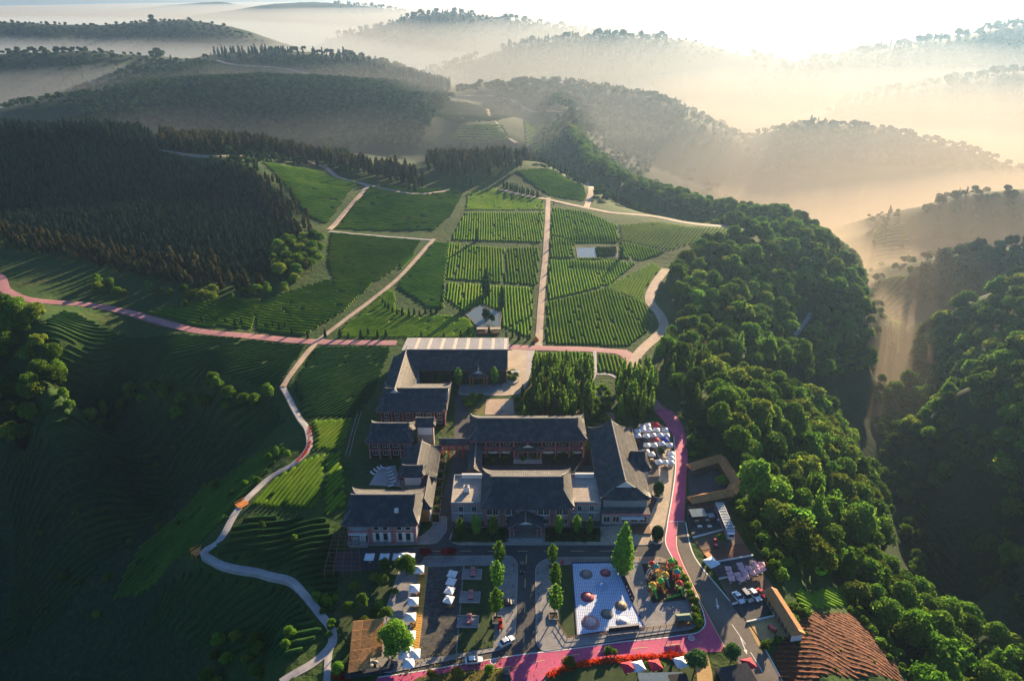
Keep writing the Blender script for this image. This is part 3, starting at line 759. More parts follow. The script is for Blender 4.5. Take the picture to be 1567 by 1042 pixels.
# ------------------------------------------------------------------ ground sheets of the compound (points on level ground)
def Q0(px, z=0.0): return [on_z(a, b, z) for a, b in px]
def E(px, py, z): return on_z(px, py, z)
def fillet(poly, r):
    out = []
    n = len(poly)
    for i in range(n):
        p0, p1, p2 = (Vector(poly[i - 1]), Vector(poly[i]), Vector(poly[(i + 1) % n])); a = (p0 - p1); b = (p2 - p1)
        d = min(r, a.length * .45, b.length * .45); s, e = p1 + a.normalized() * d, p1 + b.normalized() * d
        for t in (0, .25, .5, .75, 1): q = s * (1 - t) ** 2 + p1 * 2 * t * (1 - t) + e * t * t; out.append((q.x, q.y))
    return out
def slab(name, px, z0, z1, m, label=None, kind='structure', rnd=0, kerb=None):
    p = Q0(px)
    if rnd: p = fillet(p, rnd)
    b = MB(); b.prism(p, z0, z1)
    o = b.build(name, m)
    if label: tag(o, label, kind=kind)
    if kerb:
        k = MB(); n = len(p); c = Vector((sum(q[0] for q in p) / n, sum(q[1] for q in p) / n))
        ar = sum(p[i][0]*p[(i+1)%n][1] - p[(i+1)%n][0]*p[i][1] for i in range(n)); sg = 1 if ar > 0 else -1
        inn = []; outp = []
        for i in range(n):
            a, b2, c2 = Vector(p[i - 1]), Vector(p[i]), Vector(p[(i + 1) % n]); t = (c2 - a).normalized(); nn = Vector((-t.y, t.x)) * sg
            inn.append(b2 + nn * kerb); outp.append(b2 - nn * .03)
        v = [(q.x, q.y, z1 + .02) for q in outp] + [(q.x, q.y, z1 + .02) for q in inn] + [(q.x, q.y, z0 + .001) for q in outp] + [(q.x, q.y, z1 - .03) for q in inn]
        f = []
        for i in range(n):
            j = (i + 1) % n; f += [(i, j, n + j, n + i), (2*n+i, 2*n+j, j, i), (n+i, n+j, 3*n+j, 3*n+i)]
        if sg < 0: f = [q[::-1] for q in f]
        k.add(v, f); k.build('kerb', M_KERB, o)
    return o
slab('road', [(512,846),(560,838),(655,836),(675,770),(693,700),(697,604),(706,602),(742,602),(740,640),(722,690),(900,700),(1000,660),(1024,660),(1046,800),(1060,900),(1050,1000),(1040,1060),(560,1060),(585,1028),(560,960),(620,868),(512,880)],
     -.5, .03, M_ASPH, 'dark asphalt streets between the halls')
PINKP = [(560,1060),(578,1036),(640,1027),(700,1017),(800,1001),(870,993),(950,982),(1040,972),(1070,966),(1079,955),(1077,940),(1067,915),(1045,880),(1029,853),(1019,832),(1021,806),(1028,764),(1034,712),(1031,668),(1014,642),(1000,627),(1005,617),(1030,630),(1046,653),(1053,682),(1051,722),(1049,758),(1047,797),(1037,798),(1036,838),(1058,890),(1112,996),(1000,1002),(900,1010),(862,1018),(836,1030),(820,1060)]
slab('road', PINKP, -.5, .05, M_PINK, 'bright pink road round the playground')
slab('road', [(1038,799),(1049,799),(1062,850),(1105,905),(1150,960),(1205,1055),(1165,1055),(1113,996),(1060,891),(1038,839)], -2, .042, M_ASPHW, 'worn grey road along the car park')
def paint(px_pts, wd, m, label, z=.075, dash=None, base=None):
    Q = smooth_line(Q0(px_pts), .8); b = MB(); d = np.r_[0, np.cumsum(np.linalg.norm(np.diff(Q, axis=0), axis=1))]
    T = np.gradient(Q, axis=0); T /= np.linalg.norm(T, axis=1)[:, None] + 1e-9; N = np.stack([-T[:, 1], T[:, 0]], 1) * wd / 2
    for i in range(len(Q) - 1):
        if dash and (d[i] % (dash[0] + dash[1])) > dash[0]: continue
        a, c = Q[i], Q[i + 1]; b.add([(*(a - N[i]), z), (*(c - N[i+1]), z), (*(c + N[i+1]), z), (*(a + N[i]), z)], [(0, 1, 2, 3)])
    return tag(b.build('road_marking', m), label, kind='structure')
paint([(578,1036),(640,1027),(700,1017),(800,1001),(870,993),(950,982),(1040,972),(1070,966),(1079,955),(1077,940),(1067,915),(1045,880),(1029,853),(1019,832),(1021,806),(1028,764),(1034,712),(1031,668)], .3, M_WHITE, 'white edge line of the pink road', .08)
paint([(1037,798),(1036,838),(1058,890),(1112,996)], .22, M_YLINE, 'pale seam between the pink and the grey road', .08)
paint([(1024,798),(1048,798)], .25, M_WHITE, 'white line across the pink road', .082)
paint([(1049,799),(1062,850),(1105,905),(1150,960),(1205,1055)], .32, M_WHITE, 'white kerb line of the grey road', .08)
paint([(585,1052),(700,1031),(800,1016),(870,1003),(1000,989),(1075,982)], .16, M_YLINE, 'yellow dashes along the pink road', .08, (4, 5))
paint([(806,848),(804,880),(803,930),(801,996)], .2, M_YLINE, 'pale dashes down the driveway', .072, (3.4, 6))
paint([(660,843),(740,843),(860,843),(1000,843)], .16, M_YLINE, 'pale dashes along the cross street', .072, (3.4, 5))
paint([(1120,955),(1150,1000),(1180,1050)], .18, M_WHITE, 'white centre line of the grey road', .076, (6, 3))
for (a, b_) in (((1096,915),(1099,932)), ((1133,975),(1143,1001))):
    p, q = Vector(E(*a, 0)), Vector(E(*b_, 0)); d = (q - p).normalized(); n = Vector((-d.y, d.x)); m_ = MB()
    for pts in ((p - n*.12, p + n*.12, q - d*1.4 + n*.12, q - d*1.4 - n*.12), (q - d*1.4 - n*.45, q - d*1.4 + n*.45, q + n*.02, q - n*.02)):
        m_.add([(v.x, v.y, .078) for v in pts], [(0, 1, 2, 3)])
    tag(m_.build('road_arrow', M_WHITE), 'white direction arrow painted on the grey road', kind='structure')
# round emblems painted on the pink road
for (a, b_) in ((755,1012), (1058,976)):
    c = E(a, b_, 0); m_ = MB()
    for r0, r1 in ((.62, .85), (.2, .36)):
        v = []; f = []
        for k in range(20):
            t = 2*math.pi*k/20; v += [(c[0]+r0*math.cos(t), c[1]+r0*math.sin(t), .082), (c[0]+r1*math.cos(t), c[1]+r1*math.sin(t), .082)]
            f.append((2*k, 2*k+1, (2*k+3) % 40, (2*k+2) % 40))
        m_.add(v, f)
    tag(m_.build('road_emblem', M_WHITE), 'round white cycle emblem painted on the pink road', kind='structure')

# pavements, plaza, lawns
slab('pavement', [(645,862),(650,851),(783,850),(793,862),(789,975),(772,993),(700,1007),(585,1032),(566,1005),(612,868)], -.3, .14, M_PAVE, 'grey pavement round the tea plaza', rnd=2.5, kerb=.18)
slab('plaza', [(656,868),(709,866),(697,1001),(640,1008)], .1, .18, M_SETT, 'plaza of dark stone setts')
slab('lawn', [(711,866),(760,866),(755,990),(699,1000)], .1, .22, M_LAWN, 'dark lawn beside the plaza')
slab('lawn', [(520,876),(626,866),(612,930),(600,1010),(585,1018),(540,1000),(505,930)], -.4, .12, M_LAWN, 'dark garden lawn below the pergola')
slab('pavement', [(838,853),(1010,852),(1022,858),(1055,905),(1071,945),(1064,961),(830,997),(820,985),(819,865)], -.3, .14, M_PAVE, 'grey pavement round the playground', rnd=2.5, kerb=.18)
slab('lawn', [(853,866),(874,864),(884,972),(868,975),(855,955)], .1, .22, M_LAWN, 'dark planted strip beside the patterned court')
slab('plaza', [(960,866),(1014,863),(1054,930),(1059,950),(1000,962),(985,958)], .1, .17, M_PAVE, 'paved plaza in front of the play frames')
slab('court', [(982,863),(1024,860),(1050,918),(998,923)], .12, .21, M_SOIL, 'dark rubber floor under the play frames')
slab('pavement', [(686,828),(694,806),(922,806),(990,800),(1008,760),(1008,700),(975,650),(1000,645),(1022,655),(1031,712),(1025,764),(1017,806),(1008,828),(990,834),(700,834)], -.3, .13, M_PAVEC, 'cream pavement between the halls and the brick road', rnd=1.5, kerb=.18)
slab('lawn', [(690,829),(694,808),(776,808),(774,830)], .1, .30, M_LAWN, 'planted bed left of the main portico')
slab('lawn', [(834,829),(835,808),(918,808),(919,829)], .1, .30, M_LAWN, 'planted bed right of the main portico')
slab('pavement', [(530,836),(534,822),(643,822),(660,808),(668,790),(684,790),(684,812),(668,832)], -.3, .13, M_PAVE, 'grey pavement before the left front hall', rnd=1.2, kerb=.15)
slab('courtyard', [(737,712),(738,690),(900,690),(904,712)], -.3, .12, M_SOIL, 'dark planted court between the two halls')
slab('courtyard', [(565,742),(580,715),(605,712),(614,745)], -.3, .10, M_GREYP, 'grey court between the left halls')
slab('lawn', [(545,700),(640,700),(625,745),(540,748)], -.3, .06, M_LAWN, 'grass round the left court')
slab('courtyard', [(777,536),(806,533),(808,552),(804,590),(795,603),(770,606),(702,604),(702,590),(770,588),(776,560)], -.3, .12, M_PAVEC, 'cream forecourt of the long hall', rnd=1.0, kerb=.2)
slab('courtyard', [(705,589),(768,588),(770,601),(703,602)], .1, .18, M_PAVE, 'blue-grey terrace before the gatehouse')
slab('courtyard', [(645,572),(706,572),(704,592),(640,592)], -.3, .1, M_SOIL, 'shaded garden court of the long hall')
slab('pavement', [(744,611),(785,610),(787,634),(742,635)], -.2, .12, M_CREAM, 'tan square pad behind the rear hall', kerb=.12)
slab('lawn', [(706,608),(742,606),(742,637),(787,637),(788,608),(812,590),(830,560),(905,560),(905,640),(725,640)], -.2, .06, pavmat('golden_grass', (.09, .085, .02), (.13, .12, .03), .3, .95), 'golden grass under the grove')
slab('pavement', [(806,534),(819,534),(815,560),(806,590),(800,600),(804,575)], -.2, .1, M_GREYP, 'grey drive beside the cream forecourt')
# the yellow deck: single boards laid across it
deck = thing('deck', 'long yellow timber deck beside the stone plaza', 'deck')
a0, a1, b0, b1 = (Vector(E(*p, 0)) for p in ((627,1000),(640,1004),(642,868),(655,868)))
M_DECK = mat('deck_wood', (.60, .34, .05), (.45, .24, .04), 1.5, .6)
b = MB(); b.prism([tuple(q) for q in (a0, a1, b1, b0)], .0, .30); b.build('base', M_DECK, deck)
nb = 40
for k in range(nb):
    t0, t1 = k / nb + .002, (k + 1) / nb - .003
    q = [a0.lerp(b0, t0), a1.lerp(b1, t0), a1.lerp(b1, t1), a0.lerp(b0, t1)]
    b = MB(); b.prism([tuple(v) for v in q], .301, .36 + .02 * (k % 3)); b.build('board', M_DECK, deck)
# right-hand lots, stepped along the grey road
M_TERR = pavmat('reddish_lot', (.13, .055, .035), (.19, .085, .05), .2, .9)
M_TAN = pavmat('tan_lot', (.36, .24, .10), (.46, .32, .15), .2, .9)
M_BROWN = pavmat('brown_lot', (.11, .075, .05), (.16, .11, .075), .2, .9)
LOTS = [([(1050,792),(1110,770),(1124,806),(1060,823)], M_ASPH, 'black terrace with white tables', .25),
        ([(1060,824),(1124,807),(1140,832),(1074,842)], M_BROWN, 'brown lot below the black terrace', .10),
        ([(1074,843),(1140,833),(1152,850),(1086,862)], M_TERR, 'reddish lot beside the white stall', .12),
        ([(1086,863),(1153,851),(1166,873),(1100,886)], M_ASPH, 'black empty lot above the pink canopies', .10),
        ([(1100,887),(1167,874),(1186,902),(1120,925)], M_BROWN, 'brown lot under the pink canopies and cars', .10),
        ([(1120,926),(1187,903),(1200,928),(1142,952)], M_ASPH, 'black lot before the tan lot', .08),
        ([(1142,953),(1201,940),(1214,975),(1160,988)], M_TAN, 'tan lot at the end of the row', .08),
        ([(1052,708),(1105,695),(1130,740),(1122,758),(1056,772)], M_ASPH, 'dark court within the orange gallery', .08),
        ([(1052,774),(1122,760),(1112,770),(1052,790)], M_BROWN, 'brown strip above the black terrace', .09)]
for px, m, lb, z in LOTS: slab('yard', px, -4, z, m, lb)
for a, b_, lb in (((1060,823.5),(1124,806.5),'white kerb between black and brown lot'), ((1086,862.5),(1152,850.5),'white kerb above the black empty lot'), ((1100,886.5),(1166,873.5),'white kerb above the pink canopies'), ((1120,925.5),(1187,902.5),'white kerb below the parked cars'), ((1142,952.5),(1201,939.5),'white kerb above the tan lot')):
    p, q = E(*a, 0), E(*b_, 0); m_ = MB(); m_.bar((*p, .3), (*q, .3), .35, .5); tag(m_.build('kerb', M_WHITE), lb, kind='structure')
# ------------------------------------------------------------------ tea fields: clipped hedges in rows that follow the ground
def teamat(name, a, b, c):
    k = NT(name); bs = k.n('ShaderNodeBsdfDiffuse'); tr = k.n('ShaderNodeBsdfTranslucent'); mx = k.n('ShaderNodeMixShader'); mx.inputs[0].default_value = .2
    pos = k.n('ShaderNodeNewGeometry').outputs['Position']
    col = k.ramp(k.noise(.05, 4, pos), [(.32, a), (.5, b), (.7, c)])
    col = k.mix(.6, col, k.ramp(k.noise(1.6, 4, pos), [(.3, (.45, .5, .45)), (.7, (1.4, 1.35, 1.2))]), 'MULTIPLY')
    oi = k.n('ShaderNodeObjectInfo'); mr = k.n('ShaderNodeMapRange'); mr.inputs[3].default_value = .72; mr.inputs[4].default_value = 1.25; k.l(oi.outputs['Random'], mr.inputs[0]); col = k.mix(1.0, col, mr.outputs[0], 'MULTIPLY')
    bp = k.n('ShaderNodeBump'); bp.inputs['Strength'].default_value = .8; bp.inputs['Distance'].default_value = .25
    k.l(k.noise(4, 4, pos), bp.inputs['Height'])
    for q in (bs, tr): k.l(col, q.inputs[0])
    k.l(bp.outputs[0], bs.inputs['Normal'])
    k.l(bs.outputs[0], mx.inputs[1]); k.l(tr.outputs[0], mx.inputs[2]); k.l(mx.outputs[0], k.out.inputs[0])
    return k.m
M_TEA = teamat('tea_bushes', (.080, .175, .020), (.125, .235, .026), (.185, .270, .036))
M_TEAM = teamat('tea_bushes_mid', (.034, .095, .020), (.055, .130, .024), (.085, .155, .030))  # same tea bushes, toned between the lit and the shaded colour
M_TEA_SHADE = teamat('tea_bushes_shaded', (.016, .055, .022), (.025, .075, .024), (.042, .095, .028))  # same tea bushes; shade is put in as a darker, bluer colour

def tea_field(pxpoly, ang, label, spacing=1.7, hgt=.75, wid=.78, bend=0.0, step=1.5, m=None, seed=1, holes=(), rough=0.0):
    """ang: direction of the rows in degrees from +x, on the ground"""
    poly = [tuple(G(*p)[:2]) for p in pxpoly]
    P = np.array(poly); c = P.mean(0); a = math.radians(ang); e = np.array([math.cos(a), math.sin(a)]); nrm = np.array([-e[1], e[0]])
    u = (P - c) @ e; v = (P - c) @ nrm
    us = np.arange(u.min() - 2, u.max() + 2, step); vs = np.arange(v.min() - 30 * (bend > 0), v.max() + 30 * (bend > 0), spacing)
    U, Vv = np.meshgrid(us, vs)
    off = bend * 40 * fbm(U / 70 + seed, Vv / 130, seed, 2) + .25 * (vnoise(U / 4, Vv * 3, seed + 5) - .5)
    VV = Vv + off
    X = c[0] + U * e[0] + VV * nrm[0]; Y = c[1] + U * e[1] + VV * nrm[1]
    inside = inpoly(X, Y, poly)
    for hp in holes: inside &= ~inpoly(X, Y, [tuple(G(*p)[:2]) for p in hp])
    I_ = np.nonzero(inside.ravel())[0]; inside.ravel()[I_] &= off_road(X.ravel()[I_], Y.ravel()[I_], .9)
    gap = vnoise(U / 3.1 + 9, Vv * 7, seed + 3) > .08
    ok = inside & gap
    seg = ok[:, :-1] & ok[:, 1:]
    if not seg.any(): return None
    hh = hgt * (.8 + .4 * vnoise(U / 2.3, Vv * 5, seed + 8)); ww = wid * (.82 + .36 * vnoise(U / 2.7, Vv * 4, seed + 13))
    Z = H(X, Y)
    prof = [(-.5, -.25), (-.42, .72), (0.0, 1.0), (.42, .72), (.5, -.25)]
    VS = np.stack([np.stack([X + nrm[0] * q * ww * 2 * .78, Y + nrm[1] * q * ww * 2 * .78, Z + hh * k], -1) for q, k in prof], 2)
    if rough: VS = VS + np.random.RandomState(seed).normal(0, rough, VS.shape)
    nr, nu = X.shape; idx = np.arange(nr * nu * 5).reshape(nr, nu, 5)
    a0 = idx[:, :-1, :-1][seg]; a1 = idx[:, :-1, 1:][seg]; b0 = idx[:, 1:, :-1][seg]; b1 = idx[:, 1:, 1:][seg]
    F = np.stack([a0, b0, b1, a1], -1).reshape(-1, 4)
    # the ends of each row
    st = seg.copy(); st[:, 1:] &= ~seg[:, :-1]; en = seg.copy(); en[:, :-1] &= ~seg[:, 1:]
    s5 = idx[:, :-1][st]; e5 = idx[:, 1:][en]
    caps = np.concatenate([s5[:, [0, 1, 3, 4]], s5[:, [1, 2, 3, 3]], e5[:, [4, 3, 1, 0]], e5[:, [3, 3, 2, 1]]])
    caps = caps[(caps[:, 0] != caps[:, 1]) & (caps[:, 2] != caps[:, 3])]
    F = np.concatenate([F, caps])
    V_ = VS.reshape(-1, 3); used, inv = np.unique(F, return_inverse=True)
    me = np_mesh('tea_field', V_[used], inv.reshape(F.shape), m or M_TEA, True)
    o = link('tea_field', me); tag(o, label, kind='stuff'); return o

def seg_ang(p, q):
    a, b = G(*p), G(*q); return math.degrees(math.atan2(b.y - a.y, b.x - a.x))
TEA = [
 # right of the straight path
 ([(838,462),(836,527),(960,531),(990,508),(1000,470),(960,455),(930,440)], 90, 'bright tea rows at the corner of the two pink roads', 1.7),
 ([(839,425),(838,460),(930,438),(975,402),(905,400),(838,397)], 90, 'tea rows between the straight path and the bend of the cream road', 1.7),
 ([(842,362),(840,396),(980,400),(1020,385),(950,370),(945,400),(880,398),(878,370)], 90, 'tea rows round the square fish pond', 1.7),
 ([(846,318),(842,360),(878,372),(946,372),(944,345),(900,325)], 90, 'tea rows below the junction of the upper road', 1.8),
 ([(948,345),(950,370),(1025,384),(1095,362),(1160,356),(1060,348),(1000,340)], 62, 'slanting tea rows along the upper road under the wood', 2.2),
 ([(925,440),(1000,402),(1010,412),(985,445),(988,470),(960,455)], 70, 'small wedge of tea rows inside the bend of the cream road', 1.7),
 ([(835,297),(900,310),(893,285),(850,262),(790,262)], 120, 'pale tea field above the upper road', 2.2),
 # left of the straight path
 ([(712,325),(832,325),(829,372),(690,368)], 92, 'wide bright tea field with one dark tree', 1.7),
 ([(715,295),(760,288),(830,306),(832,322),(712,322)], 70, 'tea rows on the slope above the wide bright field', 1.8),
 ([(688,372),(772,380),(768,434),(684,428),(684,392)], 92, 'tea rows left of the narrow green lane', 1.7),
 ([(776,380),(826,378),(822,438),(772,434)], 92, 'narrow strip of tea rows against the straight path', 1.8),
 ([(684,432),(815,440),(812,520),(770,500),(768,478),(735,465),(712,478),(684,460)], 92, 'tea rows beside the pond', 1.7),
 ([(520,505),(566,468),(590,445),(605,445),(606,470),(640,486),(682,482),(720,488),(728,518),(520,518)], 55, 'curving tea rows under the arc of small cypresses', 1.7),
 ([(565,284),(700,290),(708,300),(690,330),(665,352),(512,350)], 18, 'long tea rows below the winding upper road', 3.4),
 ([(505,355),(650,366),(625,398),(580,430),(515,442),(500,400)], -6, 'tea rows between the lane and the slanting path', 1.8),
 ([(612,400),(660,372),(688,372),(680,470),(655,470),(610,440)], -12, 'tea terraces in the angle of the slanting path', 2.9),
 ([(390,470),(420,452),(500,428),(572,432),(530,475),(470,512),(390,505)], -10, 'rounded tea hill left of the slanting path', 2.9),
 ([(400,250),(480,262),(550,280),(500,345),(470,330),(440,290)], 15, 'shaded tea field inside the bend of the upper road', 3.6),
 ([(220,478),(300,462),(400,455),(385,505),(320,500)], -20, 'tea rows above the long pink road', 2.6),
 # south of the long pink road
 ([(100,475),(300,512),(470,526),(430,592),(300,596),(110,596),(70,560)], 35, 'broad dark tea field below the long pink road', 2.3, M_TEA_SHADE),
 ([(482,530),(600,530),(572,600),(545,640),(470,642),(447,596)], 52, 'shaded tea field beside the tiled halls', 1.8, M_TEA_SHADE),
 ([(474,645),(540,640),(522,690),(478,690)], 68, 'bright tea patch at the bend of the garden path', 1.7),
 ([(462,705),(498,692),(490,780),(385,776),(410,742)], 75, 'brightly lit tea patch on the crest of the path', 1.7),
 ([(500,692),(522,692),(530,770),(500,792),(494,770)], 70, 'shaded tea strip beside the left front hall', 1.7),
 ([(380,788),(505,795),(520,860),(515,960),(500,940),(470,900),(420,872),(330,850),(340,820)], 8, 'dark terraced tea above the winding path', 2.7, M_TEA_SHADE, .35),
 ([(320,868),(420,885),(480,930),(498,970),(450,1010),(330,1010),(210,960),(260,890)], 12, 'dark terraced tea below the winding path', 2.8, M_TEA_SHADE, .4),
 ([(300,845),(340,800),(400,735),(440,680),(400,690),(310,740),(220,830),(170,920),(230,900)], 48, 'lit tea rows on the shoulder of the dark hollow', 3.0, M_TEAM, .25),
 ([(60,640),(230,620),(420,610),(440,650),(380,690),(280,740),(180,840),(80,960),(0,1000),(0,700)], 20, 'black shaded terraces in the hollow', 3.4, M_TEA_SHADE, .6),
 # between the halls and the road
 ([(825,540),(905,538),(903,576),(822,576)], 90, 'small tea plot behind the tree grove', 1.8),
 ([(917,538),(955,540),(965,556),(955,574),(915,574)], 90, 'tea plot at the fork of the pink road', 1.8),
 ([(1040,615),(1075,622),(1095,650),(1088,680),(1050,690),(1052,655)], 12, 'dark tea terraces beside the brick road', 1.7, M_TEA_SHADE),
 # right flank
 ([(1400,770),(1425,765),(1470,850),(1480,930),(1440,900),(1410,840)], 100, 'green terraces on the floor of the side valley', 2.6, M_TEA_SHADE),
 ([(1385,880),(1420,890),(1500,950),(1480,962),(1400,905)], 15, 'lit terraces below the wooded spur', 2.6),
 ([(1212,905),(1290,895),(1300,930),(1225,935)], 2, 'tea rows above the red ploughed plot', 1.8),
]
TEA += [([(655,152),(700,156),(785,160),(800,176),(760,186),(700,190),(660,175)], 10, 'faint terraced field on the middle hill', 7, M_TEA_SHADE),
 ([(700,196),(770,192),(782,212),(740,222),(690,212)], -8, 'faint terraced field below the far track', 6),
 ([(800,185),(850,188),(858,212),(845,232),(805,225)], 60, 'pale grassy field on the shoulder of the middle hill', 6),
 ([(740,118),(850,112),(870,124),(800,140),(745,136)], 12, 'pale field on the top of the middle hill', 9)]
for T in TEA:
    tea_field(T[0], T[1], T[2], T[3], hgt=.75 if T[3] < 2.35 else min(T[3] * .40, 1.25), wid=.78 if T[3] < 2.35 else T[3] * .36, m=T[4] if len(T) > 4 else None, bend=T[5] if len(T) > 5 else 0.04, seed=len(T[2]))
# ------------------------------------------------------------------ woods
def gpoly(px): return [tuple(G(*p)[:2]) for p in px]
def hz(x, y): return H(np.array(x, float), np.array(y, float))
_A = G(60, 260); _B = G(1500, 520)
first_of('pine', [(_A.x - 20, _A.y + 4), (_A.x, _A.y), (_A.x + 24, _A.y + 6)], 'dark conifer on the shaded slope, one of many alike', 'conifers of the shaded hillside')
first_of('broad', [(_B.x - 9, _B.y + 6), (_B.x, _B.y), (_B.x + 14, _B.y + 9)], 'broad-crowned tree on the wooded hill across the misty valley', 'trees across the valley')
_D = G(300, 410)
first_of('rust', [(_D.x - 14, _D.y + 2), (_D.x, _D.y), (_D.x + 12, _D.y - 3)], 'rusty tree along the foot of the hill', 'rusty trees at the foot of the hill')

def wood(poly, key, spacing, n_things, label, group, mass_label, seed, s=(.75, 1.15), keep=1.0, mixkeys=None, sink=.5):
    X, Y = scatter(poly, spacing, seed, keep=keep); m_ = off_road(X, Y); X, Y = X[m_], Y[m_]
    if not len(X): return
    Z = hz(X, Y); rs = np.random.RandomState(seed + 1)
    S = rs.uniform(s[0], s[1], len(X)); A = rs.uniform(0, 6.28, len(X))
    px, py, dep = project(X, Y, Z + 5); vis = (px > -20) & (px < 1590) & (py > -20) & (py < 1070)
    order = np.argsort(np.where(vis, dep, 1e9)); n_things = min(n_things, int(vis.sum()))
    near = order[:n_things]; W_ = place_words(X[near], Y[near], S[near])
    for i, wd in zip(near, W_):
        k = mixkeys[rs.randint(len(mixkeys))] if mixkeys else key
        plant(k, (X[i], Y[i], Z[i] - sink), A[i], (S[i] * rs.uniform(.9, 1.1), S[i] * rs.uniform(.9, 1.1), S[i] * rs.uniform(.85, 1.2)), says(label[k] if isinstance(label, dict) else label, wd), group)
    rest = order[n_things:]
    if len(rest):
        fk = key if key in FARM else 'broad'; ms = FARM[fk]
        if n_things: ms = [v[1] for q in (mixkeys or [key]) for v in KIND[q][2] if v[1].name in _GNC][:8] or ms
        instance_wood('woodland', np.stack([X[rest], Y[rest], Z[rest] - sink], 1), S[rest], A[rest], ms, mass_label)

# the wood right of the brick road, down to the valley
wood(gpoly([(1085,580),(1130,575),(1190,600),(1260,640),(1300,690),(1340,760),(1352,850),(1300,872),(1200,850),(1140,770),(1125,720),(1095,680),(1080,640)]), 'broad', 6.6, 105,
     {'broad': 'round-crowned tree in the wood beside the orange courtyard', 'bamboo': 'drooping bright bamboo clump beside the orange courtyard', 'grove': 'upright narrow tree in the wood beside the orange courtyard'},
     'wood beside the orange-roofed courtyard', 'wood running down to the misty valley', 3, mixkeys=['broad', 'broad', 'broad', 'bamboo', 'bamboo', 'grove'], s=(.55, 1.25))
wood(gpoly([(1215,880),(1290,862),(1350,880),(1400,930),(1460,960),(1567,1010),(1640,1080),(1400,1090),(1390,1000),(1310,935),(1300,900)]), 'broad', 6.2, 50,
     {'broad': 'leafy tree beyond the red ploughed plot', 'pine': 'dark conifer beyond the red ploughed plot', 'bamboo': 'bamboo clump beyond the red ploughed plot'}, 'wood beyond the red plot', 'dark wood beyond the red ploughed plot', 5, mixkeys=['broad', 'broad', 'broad', 'bamboo', 'pine'], s=(.5, 1.2))
wood(gpoly([(1035,395),(1090,372),(1160,362),(1230,352),(1275,370),(1310,420),(1330,520),(1333,570),(1280,590),(1200,580),(1110,560),(1090,500),(1040,480),(1025,440)]), 'broad', 7.2, 40,
     {'broad': 'round tree in the wood above the gully', 'grove': 'upright tree in the wood above the gully', 'bamboo': 'bamboo clump in the wood above the gully'}, 'hazy wood above the gully', 'hazy wood on the flank above the gully', 7, mixkeys=['broad', 'broad', 'broad', 'grove', 'bamboo'], s=(.5, 1.2))
wood(gpoly([(1005,560),(1030,490),(1085,490),(1110,540),(1120,575),(1080,585),(1060,640),(1030,600)]), 'broad', 6.8, 24,
     {'broad': 'leafy tree on the bank by the road fork', 'grove': 'tall upright tree on the bank by the road fork'}, 'trees on the bank by the fork', 'trees on the bank', 9, mixkeys=['broad', 'grove', 'broad'], s=(.6, .95))
# across the valley
wood(gpoly([(1345,640),(1380,560),(1440,490),(1500,462),(1567,440),(1700,430),(1750,700),(1700,960),(1567,880),(1490,760),(1400,700)]), 'broad', 7.0, 26,
     {'broad': 'leafy tree on the hill beyond the valley', 'bamboo': 'bamboo clump on the hill beyond the valley'}, 'steep wood right of the valley', 'steep wood right of the misty valley', 13, mixkeys=['broad', 'broad', 'bamboo'], s=(.55, 1.25))
wood(gpoly([(1385,470),(1400,425),(1440,400),(1500,385),(1567,380),(1680,380),(1680,440),(1567,432),(1500,450),(1430,480)]), 'broad', 8, 0, '', '', 'wood on the knoll rising from the mist', 15)
wood(gpoly([(1385,345),(1420,318),(1480,300),(1567,290),(1700,300),(1700,350),(1567,345),(1480,350)]), 'broad', 11, 0, '', '', 'thin wood on the pale knoll above the valley floor', 17, keep=.6)
# the fringe of trees along the ridge by the upper road
wood(gpoly([(865,205),(885,232),(905,262),(960,290),(1010,312),(1060,335),(1120,348),(1190,352),(1240,345),(1210,330),(1100,322),(1030,300),(960,270),(910,240),(885,200)]), 'broad', 6.5, 26,
     'tree on the ridge above the upper road', 'fringe of trees along the ridge', 'fringe of trees along the ridge', 19, s=(.7, 1.05))
# left: the shaded hill, its rusty fringe, the crest
wood(gpoly([(-120,215),(0,200),(60,212),(150,210),(240,236),(330,252),(395,270),(440,315),(470,370),(470,410),(400,425),(330,418),(240,398),(150,380),(60,362),(-120,340)]), 'pine', 3.3, 0, '', '', 'dense conifer plantation in the shade of the hill', 23, s=(.32, .55))
wood(gpoly([(-120,205),(0,194),(60,202),(150,202),(240,224),(244,240),(150,222),(60,222),(0,216),(-120,225)]), 'pine', 5.2, 70, 'dark conifer on the crest of the shaded hill', 'conifers on the crest', 'conifers on the crest of the shaded hill', 25, s=(.75, 1.15))
wood(gpoly([(-60,346),(0,352),(80,366),(150,380),(240,400),(330,420),(415,436),(400,452),(300,444),(200,424),(100,398),(0,378),(-60,370)]), 'rust', 4.6, 130, 'rusty tree along the foot of the hill', 'rusty trees at the foot of the hill', 'row of rusty trees along the foot of the hill', 27, s=(.42, .75))
wood(gpoly([(385,262),(430,285),(470,335),(485,380),(460,400),(430,350),(395,300),(360,280)]), 'rust', 5.0, 55, 'rusty tree on the end of the hill', 'rusty trees on the end of the hill', 'rusty trees on the end of the hill', 29, s=(.45, .75), keep=.6)
wood(gpoly([(410,400),(440,378),(490,372),(500,405),(470,425),(425,430)]), 'broad', 6.5, 12, 'bright leafy tree at the foot of the hill', 'bright trees at the foot of the hill', 'bright trees', 31, s=(.6, .9))
wood(gpoly([(245,240),(320,235),(420,240),(520,262),(600,280),(650,292),(645,276),(580,262),(500,246),(400,224),(300,214),(262,214)]), 'rust', 6.0, 120, 'tall dark tree above the winding upper road', 'belt of trees above the upper road', 'belt of trees above the winding upper road', 33, s=(.8, 1.2))
